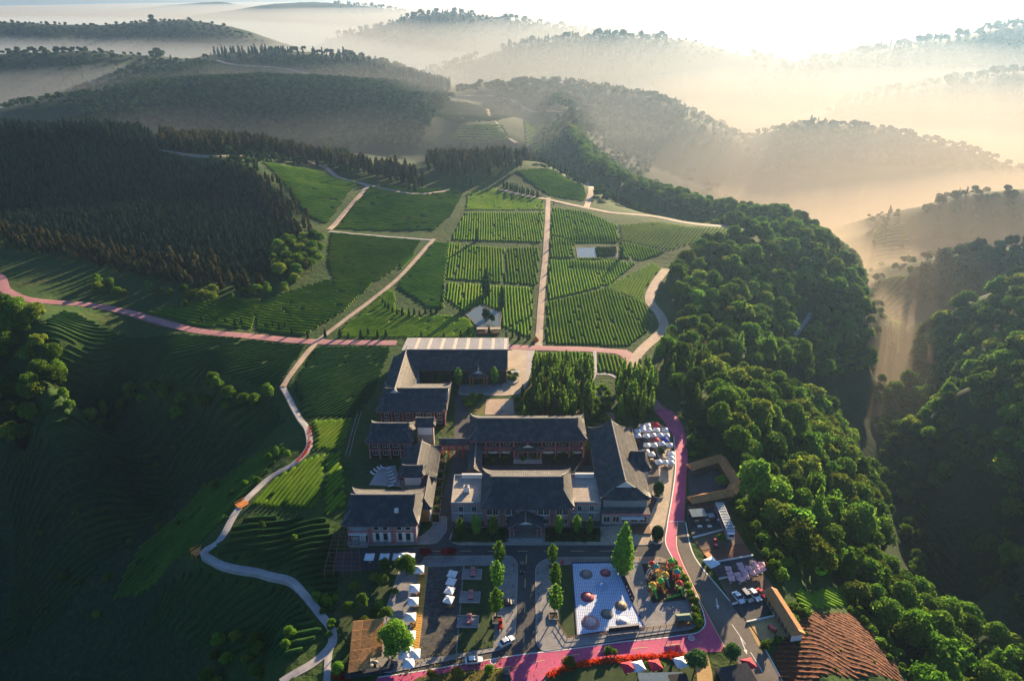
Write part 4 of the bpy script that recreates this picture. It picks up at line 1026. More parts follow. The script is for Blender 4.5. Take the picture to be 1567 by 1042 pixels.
wood(gpoly([(655,268),(720,275),(800,262),(830,246),(810,232),(760,235),(690,232),(655,245)]), 'rust', 6.5, 60, 'dark tree in the copse behind the fields', 'copse on the saddle', 'copse on the saddle', 35, s=(.7, 1.1), keep=.8)
wood(gpoly([(-60,480),(0,470),(50,490),(82,530),(95,580),(110,625),(60,650),(0,690),(-100,640)]), 'broad', 6.0, 25, 'shaded tree on the wooded knoll', 'wooded knoll', 'wooded knoll', 37, s=(.7, 1.05))
wood(gpoly([(80,606),(200,596),(320,600),(440,598),(452,618),(330,628),(200,632),(90,640)]), 'broad', 5.6, 28, 'dark tree along the rim of the hollow', 'trees along the rim of the hollow', 'trees along the rim', 39, s=(.45, .75), keep=.9)
wood(gpoly([(120,430),(330,452),(480,430),(440,455),(300,474),(150,452)]), 'broad', 8.0, 14, 'low shaded tree above the tea slope', 'low trees above the tea slope', 'low trees', 41, s=(.4, .7), keep=.7)
wood(gpoly([(330,960),(420,980),(500,985),(480,1042),(300,1060)]), 'broad', 6.0, 12, 'dark tree on the slope below the path', 'small trees below the path', 'small trees', 43, s=(.25, .5), keep=.8)
wood(gpoly([(515,880),(620,868),(600,940),(590,1010),(536,1000),(505,960)]), 'broad', 5.2, 22, 'garden tree between pergola and bamboo roof', 'dark garden trees by the pergola', 'garden trees', 45, s=(.2, .4), keep=.85)
# far woods: masses
def mass(px, key, spacing, label, seed, keep=1.0, s=(.8, 1.2)):
    wood(gpoly(px), key, spacing, 0, '', '', label, seed, s=s, keep=keep)
mass([(110,192),(155,150),(220,120),(290,96),(400,92),(520,96),(640,128),(700,150),(660,190),(640,232),(500,226),(380,206),(270,196)], 'broad', 6.5, 'hazy woodland on the middle hill', 51, .95, (.45, .8))
mass([(505,92),(560,110),(690,142),(690,130),(620,112),(540,96)], 'pine', 8, 'conifers along the crest of the middle hill', 53, .8, (.9, 1.4))
mass([(690,142),(800,126),(860,132),(1000,152),(1050,182),(1040,215),(960,225),(880,200),(860,165)], 'broad', 10, 'misty wood on the right shoulder of the middle hill', 55, .75)
mass([(300,88),(450,80),(505,92),(470,100),(340,96)], 'pine', 13, 'scattered conifers on the top of the middle hill', 57, .4, (1.0, 1.5))
mass([(1140,250),(1180,207),(1240,192),(1330,200),(1400,212),(1480,234),(1567,264),(1567,285),(1400,262),(1250,262)], 'broad', 10, 'pale wood on the ridge rising from the mist', 59, .9)
mass([(0,36),(150,42),(280,32),(340,42),(400,62),(430,82),(300,78),(100,84),(0,90)], 'broad', 16, 'blue hazy wood on the far left ridge', 61, .9, (.6, 1.0))
mass([(0,92),(130,80),(230,88),(280,102),(200,150),(100,175),(0,170)], 'broad', 14, 'blue hazy wood on the left valley side', 63, .9, (.5, .9))
mass([(690,108),(790,74),(940,58),(1050,64),(1130,86),(1050,100),(850,96)], 'broad', 18, 'pale wood on the far ridge', 65, .9, (.6, 1.0))
mass([(440,95),(500,64),(640,26),(800,36),(900,52),(700,70),(560,80)], 'broad', 24, 'faint wood on the farthest ridge', 67, .9, (.8, 1.3))
mass([(1110,150),(1240,102),(1350,82),(1567,42),(1567,100),(1350,128),(1200,150)], 'broad', 18, 'faint wood on the bright ridge under the sun', 69, .9, (.6, 1.0))

# everything farther: scattered woodland with clearings, thinning with distance
def far_cover(r0, r1, step, key, label, seed, thr, s):
    rs = np.random.RandomState(seed); P = []
    r = r0
    while r < r1:
        st = step * r / 1000; n = int(math.radians(84) * r / st); a = np.linspace(-math.radians(42), math.radians(42), n) + rs.uniform(-.4, .4, n) * st / r; q = r + rs.uniform(-.45, .45, n) * st
        P.append(np.c_[q * np.sin(a), q * np.cos(a)]); r += st
    P = np.concatenate(P); x, y = P[:, 0], P[:, 1]; z = H(x, y)
    rr = np.hypot(x, y); m = fbm(x / (rr * .12), y / (rr * .16), seed, 3) > thr
    m &= ~((z < -42) & (x > 60) & (y < 1700))
    for px in TAKEN: m &= ~inpoly(x, y, px)
    m &= off_road(x, y)
    x, y, z = x[m], y[m], z[m]; S = rs.uniform(*s, len(x)) ** 1.5 * 1.15 * np.clip(np.hypot(x, y) / 1300, .65, 1.35)
    instance_wood('woodland', np.c_[x, y, z - .8], S, rs.uniform(0, 6.28, len(x)), FARM['broad'] + FARM['broad'] + FARM['pine'], label)
TAKEN = [gpoly(p) for p in ([(835,297),(900,310),(893,285),(850,262),(790,262)], [(560,285),(700,286),(765,284),(840,300),(1000,330),(1190,356),(1040,420),(830,540),(480,520),(380,480),(400,250),(500,255)],
         [(110,192),(155,150),(220,120),(290,96),(400,92),(520,96),(640,128),(700,150),(660,190),(640,232),(500,226),(380,206),(270,196)], [(690,142),(800,126),(860,132),(1000,152),(1050,182),(1040,215),(960,225),(880,200),(860,165)],
         [(-120,215),(0,194),(60,212),(150,210),(240,226),(330,252),(395,270),(440,315),(470,370),(470,410),(330,418),(60,362),(-120,340)])]
far_cover(560, 1500, 9.5, 'broad', 'scattered woodland on the slopes of the valley', 71, -.02, (.45, 1.0))
far_cover(1500, 5200, 10, 'broad', 'hazy woodland on the far ridges', 73, -.06, (.5, 1.15))

wood(gpoly([(1400,700),(1490,760),(1567,880),(1700,960),(1700,1100),(1567,1000),(1520,940),(1480,850),(1430,760)]), 'broad', 9, 0, '', '', 'dark wood low on the shaded hillside', 85, s=(.5, .9), keep=.6)
wood(gpoly([(1335,560),(1390,590),(1405,720),(1440,860),(1400,885),(1362,800),(1347,680)]), 'broad', 8, 12, 'shaded tree in the bottom of the side valley', 'trees in the side valley', 'trees in the side valley', 87, s=(.4, .85), keep=.75)
wood(gpoly([(20,660),(230,630),(420,625),(440,660),(330,760),(230,860),(150,980),(20,1000)]), 'broad', 13, 40, 'dark small tree on the slopes of the hollow', 'small trees in the hollow', 'small trees in the hollow', 89, s=(.18, .42), keep=.42)
wood(gpoly([(340,800),(400,790),(500,800),(505,860),(470,900),(420,870),(330,850)]), 'broad', 12, 10, 'tiny dark tree in the terraces by the path', 'tiny trees in the terraces', 'tiny trees in the terraces', 91, s=(.14, .26), keep=.5)
# the floor of the misty valley: strips of field and scattered trees
wood(gpoly([(1295,335),(1380,330),(1410,430),(1395,520),(1350,610),(1335,560),(1335,480),(1318,410)]), 'broad', 13, 14, 'dim tree on the floor of the misty valley', 'trees on the valley floor', 'dim trees on the valley floor', 81, s=(.35, .7), keep=.5)
wood(gpoly([(1000,300),(1080,318),(1200,322),(1300,335),(1330,300),(1250,265),(1150,250),(1060,240)]), 'broad', 15, 0, '', '', 'misty trees on the broad valley floor', 83, s=(.4, .8), keep=.35)
for px, a, sp in (([(1340,430),(1385,420),(1395,470),(1345,490)], 20, 4), ([(1345,500),(1390,485),(1375,545),(1345,560)], 70, 4), ([(1335,350),(1390,340),(1395,400),(1335,410)], -15, 5), ([(1345,600),(1370,560),(1385,620),(1360,660)], 100, 3.5), ([(1100,300),(1250,290),(1290,325),(1120,318)], 5, 8)):
    tea_field(px, a, 'faint field strips on the valley floor', sp, 1.0, sp * .32, .1, 3.0, M_TEA, int(sp * 7))
# ------------------------------------------------------------------ the tiled halls
def tilemat():
    k = NT('roof_tile'); b = k.n('ShaderNodeBsdfPrincipled'); k.l(b.outputs[0], k.out.inputs[0])
    pos = k.n('ShaderNodeNewGeometry').outputs['Position']
    c = k.ramp(k.noise(.5, 5, pos), [(.3, (.020, .024, .030, 1)), (.5, (.038, .042, .050, 1)), (.72, (.105, .098, .086, 1))])
    c = k.mix(.6, c, k.ramp(k.noise(3.0, 4, pos), [(.3, (.6, .6, .6, 1)), (.7, (1.3, 1.3, 1.3, 1))]), 'MULTIPLY')
    k.l(c, b.inputs['Base Color']); b.inputs['Roughness'].default_value = .62; b.inputs['Specular IOR Level'].default_value = .4
    bp = k.n('ShaderNodeBump'); bp.inputs['Strength'].default_value = .5; bp.inputs['Distance'].default_value = .15
    k.l(k.noise(2.2, 3, pos), bp.inputs['Height']); k.l(bp.outputs[0], b.inputs['Normal'])
    return k.m
M_TILE = tilemat()
M_RIDGE = mat('ridge_tile', (.20, .19, .18), (.13, .125, .12), 1, .7)
M_ROSEW = mat('rose_timber', (.48, .17, .16), (.36, .12, .11), .8, .6)
M_REDW = mat('red_timber', (.50, .06, .04), (.38, .045, .03), .8, .55)
M_GREYW = mat('grey_render', (.27, .29, .31), (.20, .215, .23), .4, .85, bump=.2)
M_WHITEW = mat('white_render', (.66, .66, .64), (.55, .55, .53), .4, .85)
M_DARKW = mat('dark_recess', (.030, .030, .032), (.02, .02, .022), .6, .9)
M_ORANGE = mat('orange_timber', (.58, .22, .05), (.46, .16, .035), .8, .6)
M_BROWNW = mat('brown_timber', (.17, .085, .05), (.11, .055, .03), .9, .7)
def glassmat():
    k = NT('window_glass'); b = k.n('ShaderNodeBsdfPrincipled'); k.l(b.outputs[0], k.out.inputs[0])
    b.inputs['Base Color'].default_value = (.018, .022, .028, 1); b.inputs['Roughness'].default_value = .12; b.inputs['Specular IOR Level'].default_value = .6
    return k.m
M_GLASS = glassmat()

def hip_roof(par, x0, x1, y0, y1, ze, zr, axis='x', inset=(4, 4), gable=(.35, .35), lift=.9, rib=.62, gcol=None, corner=4.0):
    """concave tiled roof with upturned corners; inset = run of the hipped ends, gable = part of the height closed by an upright gable"""
    L, Wd = (x1 - x0, y1 - y0) if axis == 'x' else (y1 - y0, x1 - x0)
    def W(u, v, z):
        return (x0 + u, y0 + v, z) if axis == 'x' else (x1 - v, y0 + u, z)
    rise = zr - ze; hw = Wd / 2; ia, ib = max(inset[0], .01), max(inset[1], .01); ga, gb = gable
    corner = min(corner, hw * .9, L * .4)
    def zz(u, v, t):
        ue = min(u, L - u); ve = min(v, Wd - v)
        if (u < L / 2 and inset[0] < .05) or (u >= L / 2 and inset[1] < .05): lf = 0
        else: lf = lift * max(0, 1 - ue / corner) ** 2 * max(0, 1 - ve / corner) ** 2
        return ze + rise * (.70 * t + .30 * t * t) + lf
    def ends(t):
        s = ia * t if t <= 1 - ga else ia * (1 - ga) - .3
        e = ib * t if t <= 1 - gb else ib * (1 - gb) - .3
        return (s if inset[0] > .05 else 0), L - (e if inset[1] > .05 else 0)
    rows = sorted(set([0, .12, .25, .4, .55, .7, .85, 1, round(1 - ga, 4), round(1 - gb, 4)]))
    us = [0, .02, .05, .1, .2, .35, .5, .65, .8, .9, .95, .98, 1]
    b = MB(); rb = MB()
    for sd in (0, 1):
        o = len(b.v)
        for t in rows:
            s, e = ends(t)
            for q in us:
                u = s + (e - s) * q; v = t * hw if sd == 0 else Wd - t * hw; b.v.append(W(u, v, zz(u, v, t)))
        n = len(us)
        for i in range(len(rows) - 1):
            for j in range(n - 1):
                f = (o+i*n+j, o+i*n+j+1, o+(i+1)*n+j+1, o+(i+1)*n+j)
                b.f.append(f if sd == 0 else f[::-1]); b.mi.append(0)
        k = int(L / rib)
        for i in range(k + 1):
            u = L * (i + .5) / (k + 1)
            tm = 1.0
            if u < ia * (1 - ga): tm = min(tm, u / ia)
            if L - u < ib * (1 - gb): tm = min(tm, (L - u) / ib)
            pts = []
            for q in range(6):
                t = tm * q / 5; v = t * hw if sd == 0 else Wd - t * hw; pts.append((u, v, zz(u, v, t)))
            for p, q in zip(pts[:-1], pts[1:]):
                wv = .085
                rb.add([W(p[0]-wv, p[1], p[2]), W(p[0], p[1], p[2]+.13), W(p[0]+wv, p[1], p[2]), W(q[0]-wv, q[1], q[2]), W(q[0], q[1], q[2]+.13), W(q[0]+wv, q[1], q[2])], [(0, 1, 4, 3), (1, 2, 5, 4)])
    gab = []
    for en, (ins, g) in enumerate(zip((ia, ib), (ga, gb))):
        if inset[en] <= .05: continue
        rw = [t for t in rows if t <= 1 - g + 1e-6]; o = len(b.v); vs = [0, .04, .12, .3, .5, .7, .88, .96, 1]; n = len(vs)
        for t in rw:
            u = ins * t if en == 0 else L - ins * t
            for q in vs:
                v = t * hw + (Wd - 2 * t * hw) * q; b.v.append(W(u, v, zz(u, v, t)))
        for i in range(len(rw) - 1):
            for j in range(n - 1):
                f = (o+i*n+j, o+i*n+j+1, o+(i+1)*n+j+1, o+(i+1)*n+j); b.f.append(f if en == 1 else f[::-1]); b.mi.append(0)
        k = int(Wd / rib)
        for i in range(k + 1):
            v = Wd * (i + .5) / (k + 1); tm = min(1 - g, min(v, Wd - v) / hw); pts = []
            for q in range(5):
                t = tm * q / 4; u = ins * t if en == 0 else L - ins * t; pts.append((u, v, zz(u, v, t)))
            for p, q in zip(pts[:-1], pts[1:]):
                wv = .085
                rb.add([W(p[0], p[1]-wv, p[2]), W(p[0], p[1], p[2]+.13), W(p[0], p[1]+wv, p[2]), W(q[0], q[1]-wv, q[2]), W(q[0], q[1], q[2]+.13), W(q[0], q[1]+wv, q[2])], [(0, 1, 4, 3), (1, 2, 5, 4)])
        if g > .02:
            u = ins * (1 - g) if en == 0 else L - ins * (1 - g); t = 1 - g; du = .12 if en == 0 else -.12
            gm = MB(); p = [(t * hw, zz(u, hw, t) - .1), (Wd - t * hw, zz(u, hw, t) - .1), (hw, zr - .05)]
            gm.add([W(u, q[0], q[1]) for q in p] + [W(u + du, q[0], q[1]) for q in p], [(0, 1, 2), (3, 5, 4), (0, 3, 4, 1), (1, 4, 5, 2), (2, 5, 3, 0)]); gab.append(gm)
    roof = b.build('roof', M_TILE, par, True)
    tag(rb.build('tile_ribs', M_TILE, roof), kind='stuff')
    s, e = ends(1.0)
    rg = MB(); pts = [W(s - .2, hw, zr + .45), W(s + .8, hw, zr + .2), W((s + e) / 2, hw, zr + .14), W(e - .8, hw, zr + .2), W(e + .2, hw, zr + .45)]
    rg.tube(pts, .24, 6); rg.build('ridge', M_RIDGE, roof)
    for en, (ins, g) in enumerate(zip((ia, ib), (ga, gb))):
        if inset[en] <= .05: continue
        for sd in (0, 1):
            pts = []
            for q in range(6):
                t = (1 - g) * q / 5; u = ins * t if en == 0 else L - ins * t; v = t * hw if sd == 0 else Wd - t * hw
                pts.append(W(u, v, zz(u, v, t) + .1))
            hm = MB(); hm.tube(pts, .15, 5); hm.build('hip_ridge', M_RIDGE, roof)
    for gm in gab: gm.build('gable', gcol or M_DARKW, par)
    eb = MB(); i = .35
    X0, X1, Y0, Y1 = x0 + i, x1 - i, y0 + i, y1 - i
    eb.box(X0, X1, Y0, Y1, ze - .22, ze - .06); eb.build('eaves', M_ROSEW, par)
    return roof

def window(par, cx, cy, cz, w, h, face='front', frame=None, pane=None, bars=1):
    """frame with a pane and glazing bars, standing proud of the wall"""
    f = MB(); t = .12; d = .10
    def P(a0, a1, z0, z1, d0, d1, mb):
        if face == 'front': mb.box(cx + a0, cx + a1, cy - d1, cy - d0, cz + z0, cz + z1)
        elif face == 'right': mb.box(cx + d0, cx + d1, cy + a0, cy + a1, cz + z0, cz + z1)
        else: mb.box(cx - d1, cx - d0, cy + a0, cy + a1, cz + z0, cz + z1)
    P(-w/2, w/2, -h/2, -h/2 + t, -.02, d, f); P(-w/2, w/2, h/2 - t, h/2, -.02, d, f)
    P(-w/2, -w/2 + t, -h/2 + t, h/2 - t, -.02, d, f); P(w/2 - t, w/2, -h/2 + t, h/2 - t, -.02, d, f)
    for k in range(bars):
        x = -w/2 + w * (k + 1) / (bars + 1); P(x - .04, x + .04, -h/2 + t, h/2 - t, -.02, d - .02, f)
    o = f.build('window', frame or M_WHITEW, par)
    g = MB(); P(-w/2 + t, w/2 - t, -h/2 + t, h/2 - t, -.02, .03, g); g.build('pane', pane or M_GLASS, o)
    return o
def column(par, x, y, z0, z1, r=.22, m=None):
    b = MB(); b.lathe([(r*1.5, z0), (r*1.5, z0+.25), (r, z0+.3), (r*.92, z1-.3), (r*1.25, z1-.15), (r*1.25, z1)], 8, (x, y, 0)); return b.build('column', m or M_ROSEW, par, True)
def walls(par, x0, x1, y0, y1, z0, z1, m, name='wall'):
    b = MB(); b.box(x0, x1, y0, y1, z0, z1); return b.build(name, m, par)
def beam(par, x0, x1, y0, y1, z0, z1, m=None, name='beam'):
    b = MB(); b.box(x0, x1, y0, y1, z0, z1); return b.build(name, m or M_ROSEW, par)
def dims(pxl, pxr, pyf, pyr, ze, zr):
    yf = E(pxl, pyf, ze)[1]; yr = E(pxl, pyr, zr)[1]
    return E(pxl, pyf, ze)[0], E(pxr, pyf, ze)[0], yf, 2 * yr - yf
def portico(par, x0, x1, yb, yf, ze, zr, m=None, gcol=None, steps=True, bw=.22):
    """gabled porch with its own tiled roof, four columns, a beam and steps"""
    hip_roof(par, x0, x1, yf, yb + .3, ze, zr, 'y', (2.4, 0), (.5, 0), .6, gcol=gcol or M_WHITEW)
    for x in (x0 + .9, x0 + 2.1, x1 - 2.1, x1 - .9): column(par, x, yf + .9, 0.1, ze - .2, bw, m)
    beam(par, x0 + .5, x1 - .5, yf + .75, yf + 1.05, ze - .75, ze - .25, m)
    if steps:
        for k in range(4):
            b = MB(); b.box(x0 + .4, x1 - .4, yf - 1.6 + k * .45, yf - 1.6 + (k + 1) * .45, 0.0, .26 + .14 * k); b.build('step', M_KERB, par)
        walls(par, x0 + .4, x1 - .4, yf + .2, yb, 0, .72, M_PAVE, 'landing')

# --- main hall with its two flat-roofed wings
x0, x1, y0, y1 = dims(734.6, 880, 780, 730, 8.0, 12.8)
hall = thing('tiled_hall', 'main hall with a wide dark tiled roof between two flat-roofed wings', 'hall', (0, 0, 0))
hip_roof(hall, x0, x1, y0, y1, 8.0, 12.8, 'x', (5.2, 5.2), (.35, .35))
wx0, wx1, wy0, wy1 = x0 + 1.2, x1 - 1.2, y0 + 1.5, y1 - 1.5
walls(hall, wx0, wx1, wy0, wy1, 0, 7.8, M_GREYW)
for k, t in enumerate((0, .19, .23, .40, .60, .77, .81, 1)):
    column(hall, wx0 + (wx1 - wx0) * t + (.3 if k == 0 else -.3 if k == 7 else 0), wy0 - .3, 0, 7.7, .34)
beam(hall, wx0, wx1, wy0 - .16, wy0 + .0, 4.0, 4.35)
for zc in (2.3, 5.9):
    for t in (.06, .13, .28, .345, .655, .72, .87, .94): window(hall, wx0 + (wx1 - wx0) * t, wy0, zc, 1.7, 2.2)
for t in (.095, .31, .69, .905): beam(hall, wx0 + (wx1 - wx0) * t - 1.9, wx0 + (wx1 - wx0) * t + 1.9, wy0 - .12, wy0, 4.45, 4.8, M_WHITEW, 'panel')
px0, px1 = E(776, 812, 4.2)[0], E(833, 812, 4.2)[0]
portico(hall, px0, px1, wy0, wy0 - 6.2, 4.2, 6.6)
for sgn, (pa, pb) in ((-1, ((690, 770), (729, 727))), (1, ((920, 769), (880, 726)))):
    xo, xi = E(pa[0], pa[1], 7.4)[0], (x0 + 1.0 if sgn < 0 else x1 - 1.0)
    yf, yb = E(pa[0], pa[1], 7.4)[1], E(pb[0], pb[1], 7.4)[1]
    a, c = min(xo, xi), max(xo, xi)
    wg = walls(hall, a, c, yf, yb, 0, 7.0, M_GREYW, 'wing')
    M_TERRACE = pavmat('terrace_top', (.34, .30, .25), (.46, .40, .33), .5, .9, (1.6, 1.6, .9))
    walls(hall, a + .3, c - .3, yf + .3, yb - .3, 7.002, 7.06, M_TERRACE, 'terrace')
    for q in ((a, c, yf, yf + .28), (a, c, yb - .28, yb), (a, a + .28, yf + .28, yb - .28), (c - .28, c, yf + .28, yb - .28)): beam(hall, *q, 7.0, 7.75, M_GREYW, 'parapet')
    beam(hall, a - .08, c + .08, yf - .1, yf - .003, 6.55, 6.95)
    for zc in (2.1, 5.2):
        for t in (.3, .7): window(hall, a + (c - a) * t, yf, zc, 1.5, 2.3)
    beam(hall, a + .4, c - .4, yf - .14, yf - .003, 3.55, 3.75, M_WHITEW)
    b = MB(); b.box(a + (c-a)*.25, a + (c-a)*.9, yb - 1.3, yb - .5, 7.07, 8.6); b.build('stair_hut', M_WHITEW, hall)
ux, uy = E(714, 752, 7.1)
t_ = thing('rooftop_unit', 'white machine standing on the left terrace of the main hall', 'roof unit', (ux, uy, 7.07))
MB().box(-.9, .9, -.7, .7, .25, 2.2).build('casing', M_WHITEW, t_); MB().box(-1.0, 1.0, -.8, .8, 0, .24).build('base', M_KERB, t_)
b = MB(); b.lathe([(.55, 2.201), (.55, 2.32), (.3, 2.34)], 12); b.build('fan', M_DARKW, t_)

# --- rear hall with its porch
x0, x1, y0, y1 = dims(716, 899.5, 676, 640.6, 7.6, 11.8)
hall = thing('tiled_hall', 'long rear hall with rose balconies behind the main hall', 'hall')
hip_roof(hall, x0, x1, y0, y1, 7.6, 11.8, 'x', (4.6, 4.6), (.3, .3))
wx0, wx1, wy0, wy1 = x0 + 1.3, x1 - 1.3, y0 + 2.6, y1 - 1.2
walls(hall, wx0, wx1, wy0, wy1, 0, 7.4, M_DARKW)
n = 8
for k in range(n + 1): column(hall, wx0 + (wx1 - wx0) * k / n, y0 + 1.2, 0, 7.4, .3)
for z in (3.55, 6.7): beam(hall, wx0, wx1, y0 + 1.05, y0 + 1.35, z, z + .4)
walls(hall, wx0, wx1, y0 + 1.36, wy0 - .02, 3.5, 3.7, M_GREYW, 'balcony')
for k in range(n):
    a, c = wx0 + (wx1 - wx0) * k / n + .35, wx0 + (wx1 - wx0) * (k + 1) / n - .35
    rl = beam(hall, a, c, y0 + 1.12, y0 + 1.22, 4.75, 4.9, M_ROSEW, 'railing')
    for j in range(7): beam(rl, a + (c-a) * (j + .5) / 7 - .05, a + (c-a) * (j + .5) / 7 + .05, y0 + 1.13, y0 + 1.21, 3.96, 4.74, M_ROSEW, 'baluster')
    window(hall, (a + c) / 2, wy0, 5.6, 2.4, 2.0); window(hall, (a + c) / 2, wy0, 1.9, 2.2, 2.4)
    if k not in (3, 4): beam(hall, a + .2, c - .2, wy0 - .3, wy0 - .13, 1.0, 1.9, M_WHITEW, 'panel')
portico(hall, E(784, 690, 4.2)[0], E(831.5, 690, 4.2)[0], wy0, E(800, 691, 4.2)[1], 4.2, 6.4)

# --- right hall: long ridge running back, white gable to the front, cross wing
hall = thing('tiled_hall', 'right-hand hall whose long ridge ends in a white front gable', 'hall')
rx0, rx1 = 27.8, 44.2; ry0 = E(955, 766, 8)[1]; ry1 = E(937, 657, 8)[1]
hip_roof(hall, rx0, rx1, ry0, ry1, 8.0, 13.0, 'y', (6.0, 3.0), (.42, .4), gcol=M_WHITEW)
walls(hall, rx0 + 1.2, rx1 - 1.2, ry0 + 1.2, ry1 - 1.2, 0, 7.8, M_GREYW)
cw0, cw1 = E(985, 722, 7.6)[1], E(985, 690, 7.6)[1]
hip_roof(hall, 40.5, E(998, 722, 7.6)[0], cw0, cw1, 7.6, 11.6, 'x', (0, 3.2), (0, .35))
walls(hall, 43.1, E(998, 722, 7.6)[0] - 1.0, cw0 + 1.0, cw1 - 1.0, 0, 7.4, M_WHITEW, 'cross_wing')
for z in (2.2, 5.6): window(hall, E(998, 722, 7.6)[0] - 1.0, (cw0 + cw1) / 2, z, 2.0, 2.0, 'right')
fy = E(950, 785, 4.6)[1]
walls(hall, rx0 + .6, rx1 - .8, fy, ry0 + 1.19, 0, 4.4, M_GREYW, 'front_block')
walls(hall, rx0 + .4, rx1 - .6, fy - .2, ry0 + 1.0, 4.402, 4.6, pavmat('old_flat_roof', (.06, .065, .07), (.13, .13, .13), .6), 'flat_roof')
beam(hall, rx0 + .4, rx1 - .6, fy - .35, fy - .21, 4.1, 4.6)
for k in range(5): window(hall, rx0 + 2.2 + k * 2.9, fy, 2.2, 2.2, 2.4)
beam(hall, rx0 + 6.5, rx1 - 2.5, fy - 1.6, fy - .36, 3.3, 3.5, M_WHITEW, 'awning')
for y in (ry0 + 8, ry0 + 16, ry0 + 27, ry0 + 34):
    for z in (2.2, 5.8): window(hall, rx1 - 1.2, y, z, 2.0, 2.0, 'right')
walls(hall, rx1 - 6.5, rx1 - .7, fy - 4.6, fy - .4, 0, .5, M_BROWNW, 'front_deck')

# --- left front hall
x0, x1, y0, y1 = dims(521, 640.5, 806, 757.5, 7.4, 12.2)
hall = thing('tiled_hall', 'left front hall with white striped front under a dark tiled roof', 'hall')
hip_roof(hall, x0, x1, y0, y1, 7.4, 12.2, 'x', (4.0, 4.0), (.45, .45))
wx0, wx1, wy0, wy1 = x0 + 1.6, x1 - 1.0, y0 + 1.3, y1 - 1.3
walls(hall, wx0, wx1, wy0, wy1, 0, 7.2, M_GREYW)
for t in (0.012, .30, .345, .64, .69, .988): column(hall, wx0 + (wx1 - wx0) * t, wy0 - .2, 0, 7.2, .32)
beam(hall, wx0, wx1, wy0 - .2, wy0 - .002, 4.3, 4.75); beam(hall, wx0, wx1, wy0 - .15, wy0 - .002, 6.7, 7.1)
for t in (.42, .55, .75, .88):
    window(hall, wx0 + (wx1 - wx0) * t, wy0, 2.6, 1.7, 3.0, bars=0); window(hall, wx0 + (wx1 - wx0) * t, wy0, 5.75, 1.7, 1.4, bars=0)
for t in (.38, .485, .60, .71, .815, .93): beam(hall, wx0 + (wx1 - wx0) * t - .45, wx0 + (wx1 - wx0) * t + .45, wy0 - .08, wy0 - .003, .6, 4.28, M_WHITEW, 'panel')
b = MB(); b.box(wx0 + .6, wx0 + (wx1 - wx0) * .28, wy0 - .06, wy0 - .002, .5, 4.1); b.build('shopfront', M_GLASS, hall)
for k in range(7):
    a = wx0 + .8 + k * ((wx1 - wx0) * .28 - 1.2) / 7; beam(hall, a, a + .5, wy0 - .1, wy0 - .061, .6, 3.2, M_WHITEW, 'mullion')
b = MB(); b.box(wx0 + .5, wx0 + (wx1 - wx0) * .29, wy0 - 2.2, wy0 - .3, 0.1, .9); b.build('terrace', M_KERB, hall)
b = MB(); b.box(wx0 + .4, wx0 + (wx1 - wx0) * .29, wy0 - 1.0, wy0 - .21, 3.9, 4.25); b.build('awning', M_WHITEW, hall)
cx, cyy = (x0 + x1) * .5 + 4.6, y0 + 4.6
b = MB(); b.box(cx - .6, cx + .6, cyy - .5, cyy + .5, 8.2, 10.4); b.build('roof_vent', M_WHITEW, hall)
b = MB(); b.box(cx - .15, cx + .15, cyy + 4, cyy + 4.3, 9.5, 12.0); b.build('chimney', M_KERB, hall)

# --- left middle hall
x0, x1, y0, y1 = dims(557.6, 631, 679, 648, 7.0, 11.0)
hall = thing('tiled_hall', 'left middle hall with two floors of rose verandas', 'hall')
hip_roof(hall, x0, x1, y0, y1, 7.0, 11.0, 'x', (3.6, 3.6), (.4, .4))
wx0, wx1, wy0, wy1 = x0 + 1.4, x1 - 1.0, y0 + 2.0, y1 - 1.2
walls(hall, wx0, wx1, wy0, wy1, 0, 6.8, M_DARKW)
for k in range(5): column(hall, wx0 + (wx1 - wx0) * k / 4, y0 + 1.0, 0, 6.8, .28)
for z in (3.3, 6.2): beam(hall, wx0, wx1, y0 + .86, y0 + 1.14, z, z + .4)
walls(hall, wx0, wx1, y0 + 1.15, wy0 - .01, 3.2, 3.4, M_GREYW, 'balcony')
for k in range(4):
    for z in (1.8, 5.1): window(hall, wx0 + (wx1 - wx0) * (k + .5) / 4, wy0, z, 2.0, 2.0)
# --- upper left hall
x0, x1, y0, y1 = dims(574, 684, 631.5, 594.6, 6.4, 10.6)
hall = thing('tiled_hall', 'upper left hall attached to the foot of the long hall', 'hall')
hip_roof(hall, x0, x1, y0, y1, 6.4, 10.6, 'x', (5.5, 1.2), (.5, .6), gcol=M_WHITEW)
wx0, wx1, wy0, wy1 = x0 + 2.0, x1 - 1.0, y0 + 1.3, y1 - 1.2
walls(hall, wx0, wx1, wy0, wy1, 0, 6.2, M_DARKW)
for k in range(7): column(hall, wx0 + (wx1 - wx0) * k / 6, wy0 - .4, 0, 6.2, .26)
for z in (2.9, 5.7): beam(hall, wx0, wx1, wy0 - .5, wy0 - .3, z, z + .35)
for k in range(6):
    for z in (1.5, 4.5): window(hall, wx0 + (wx1 - wx0) * (k + .5) / 6, wy0, z, 1.9, 1.7)
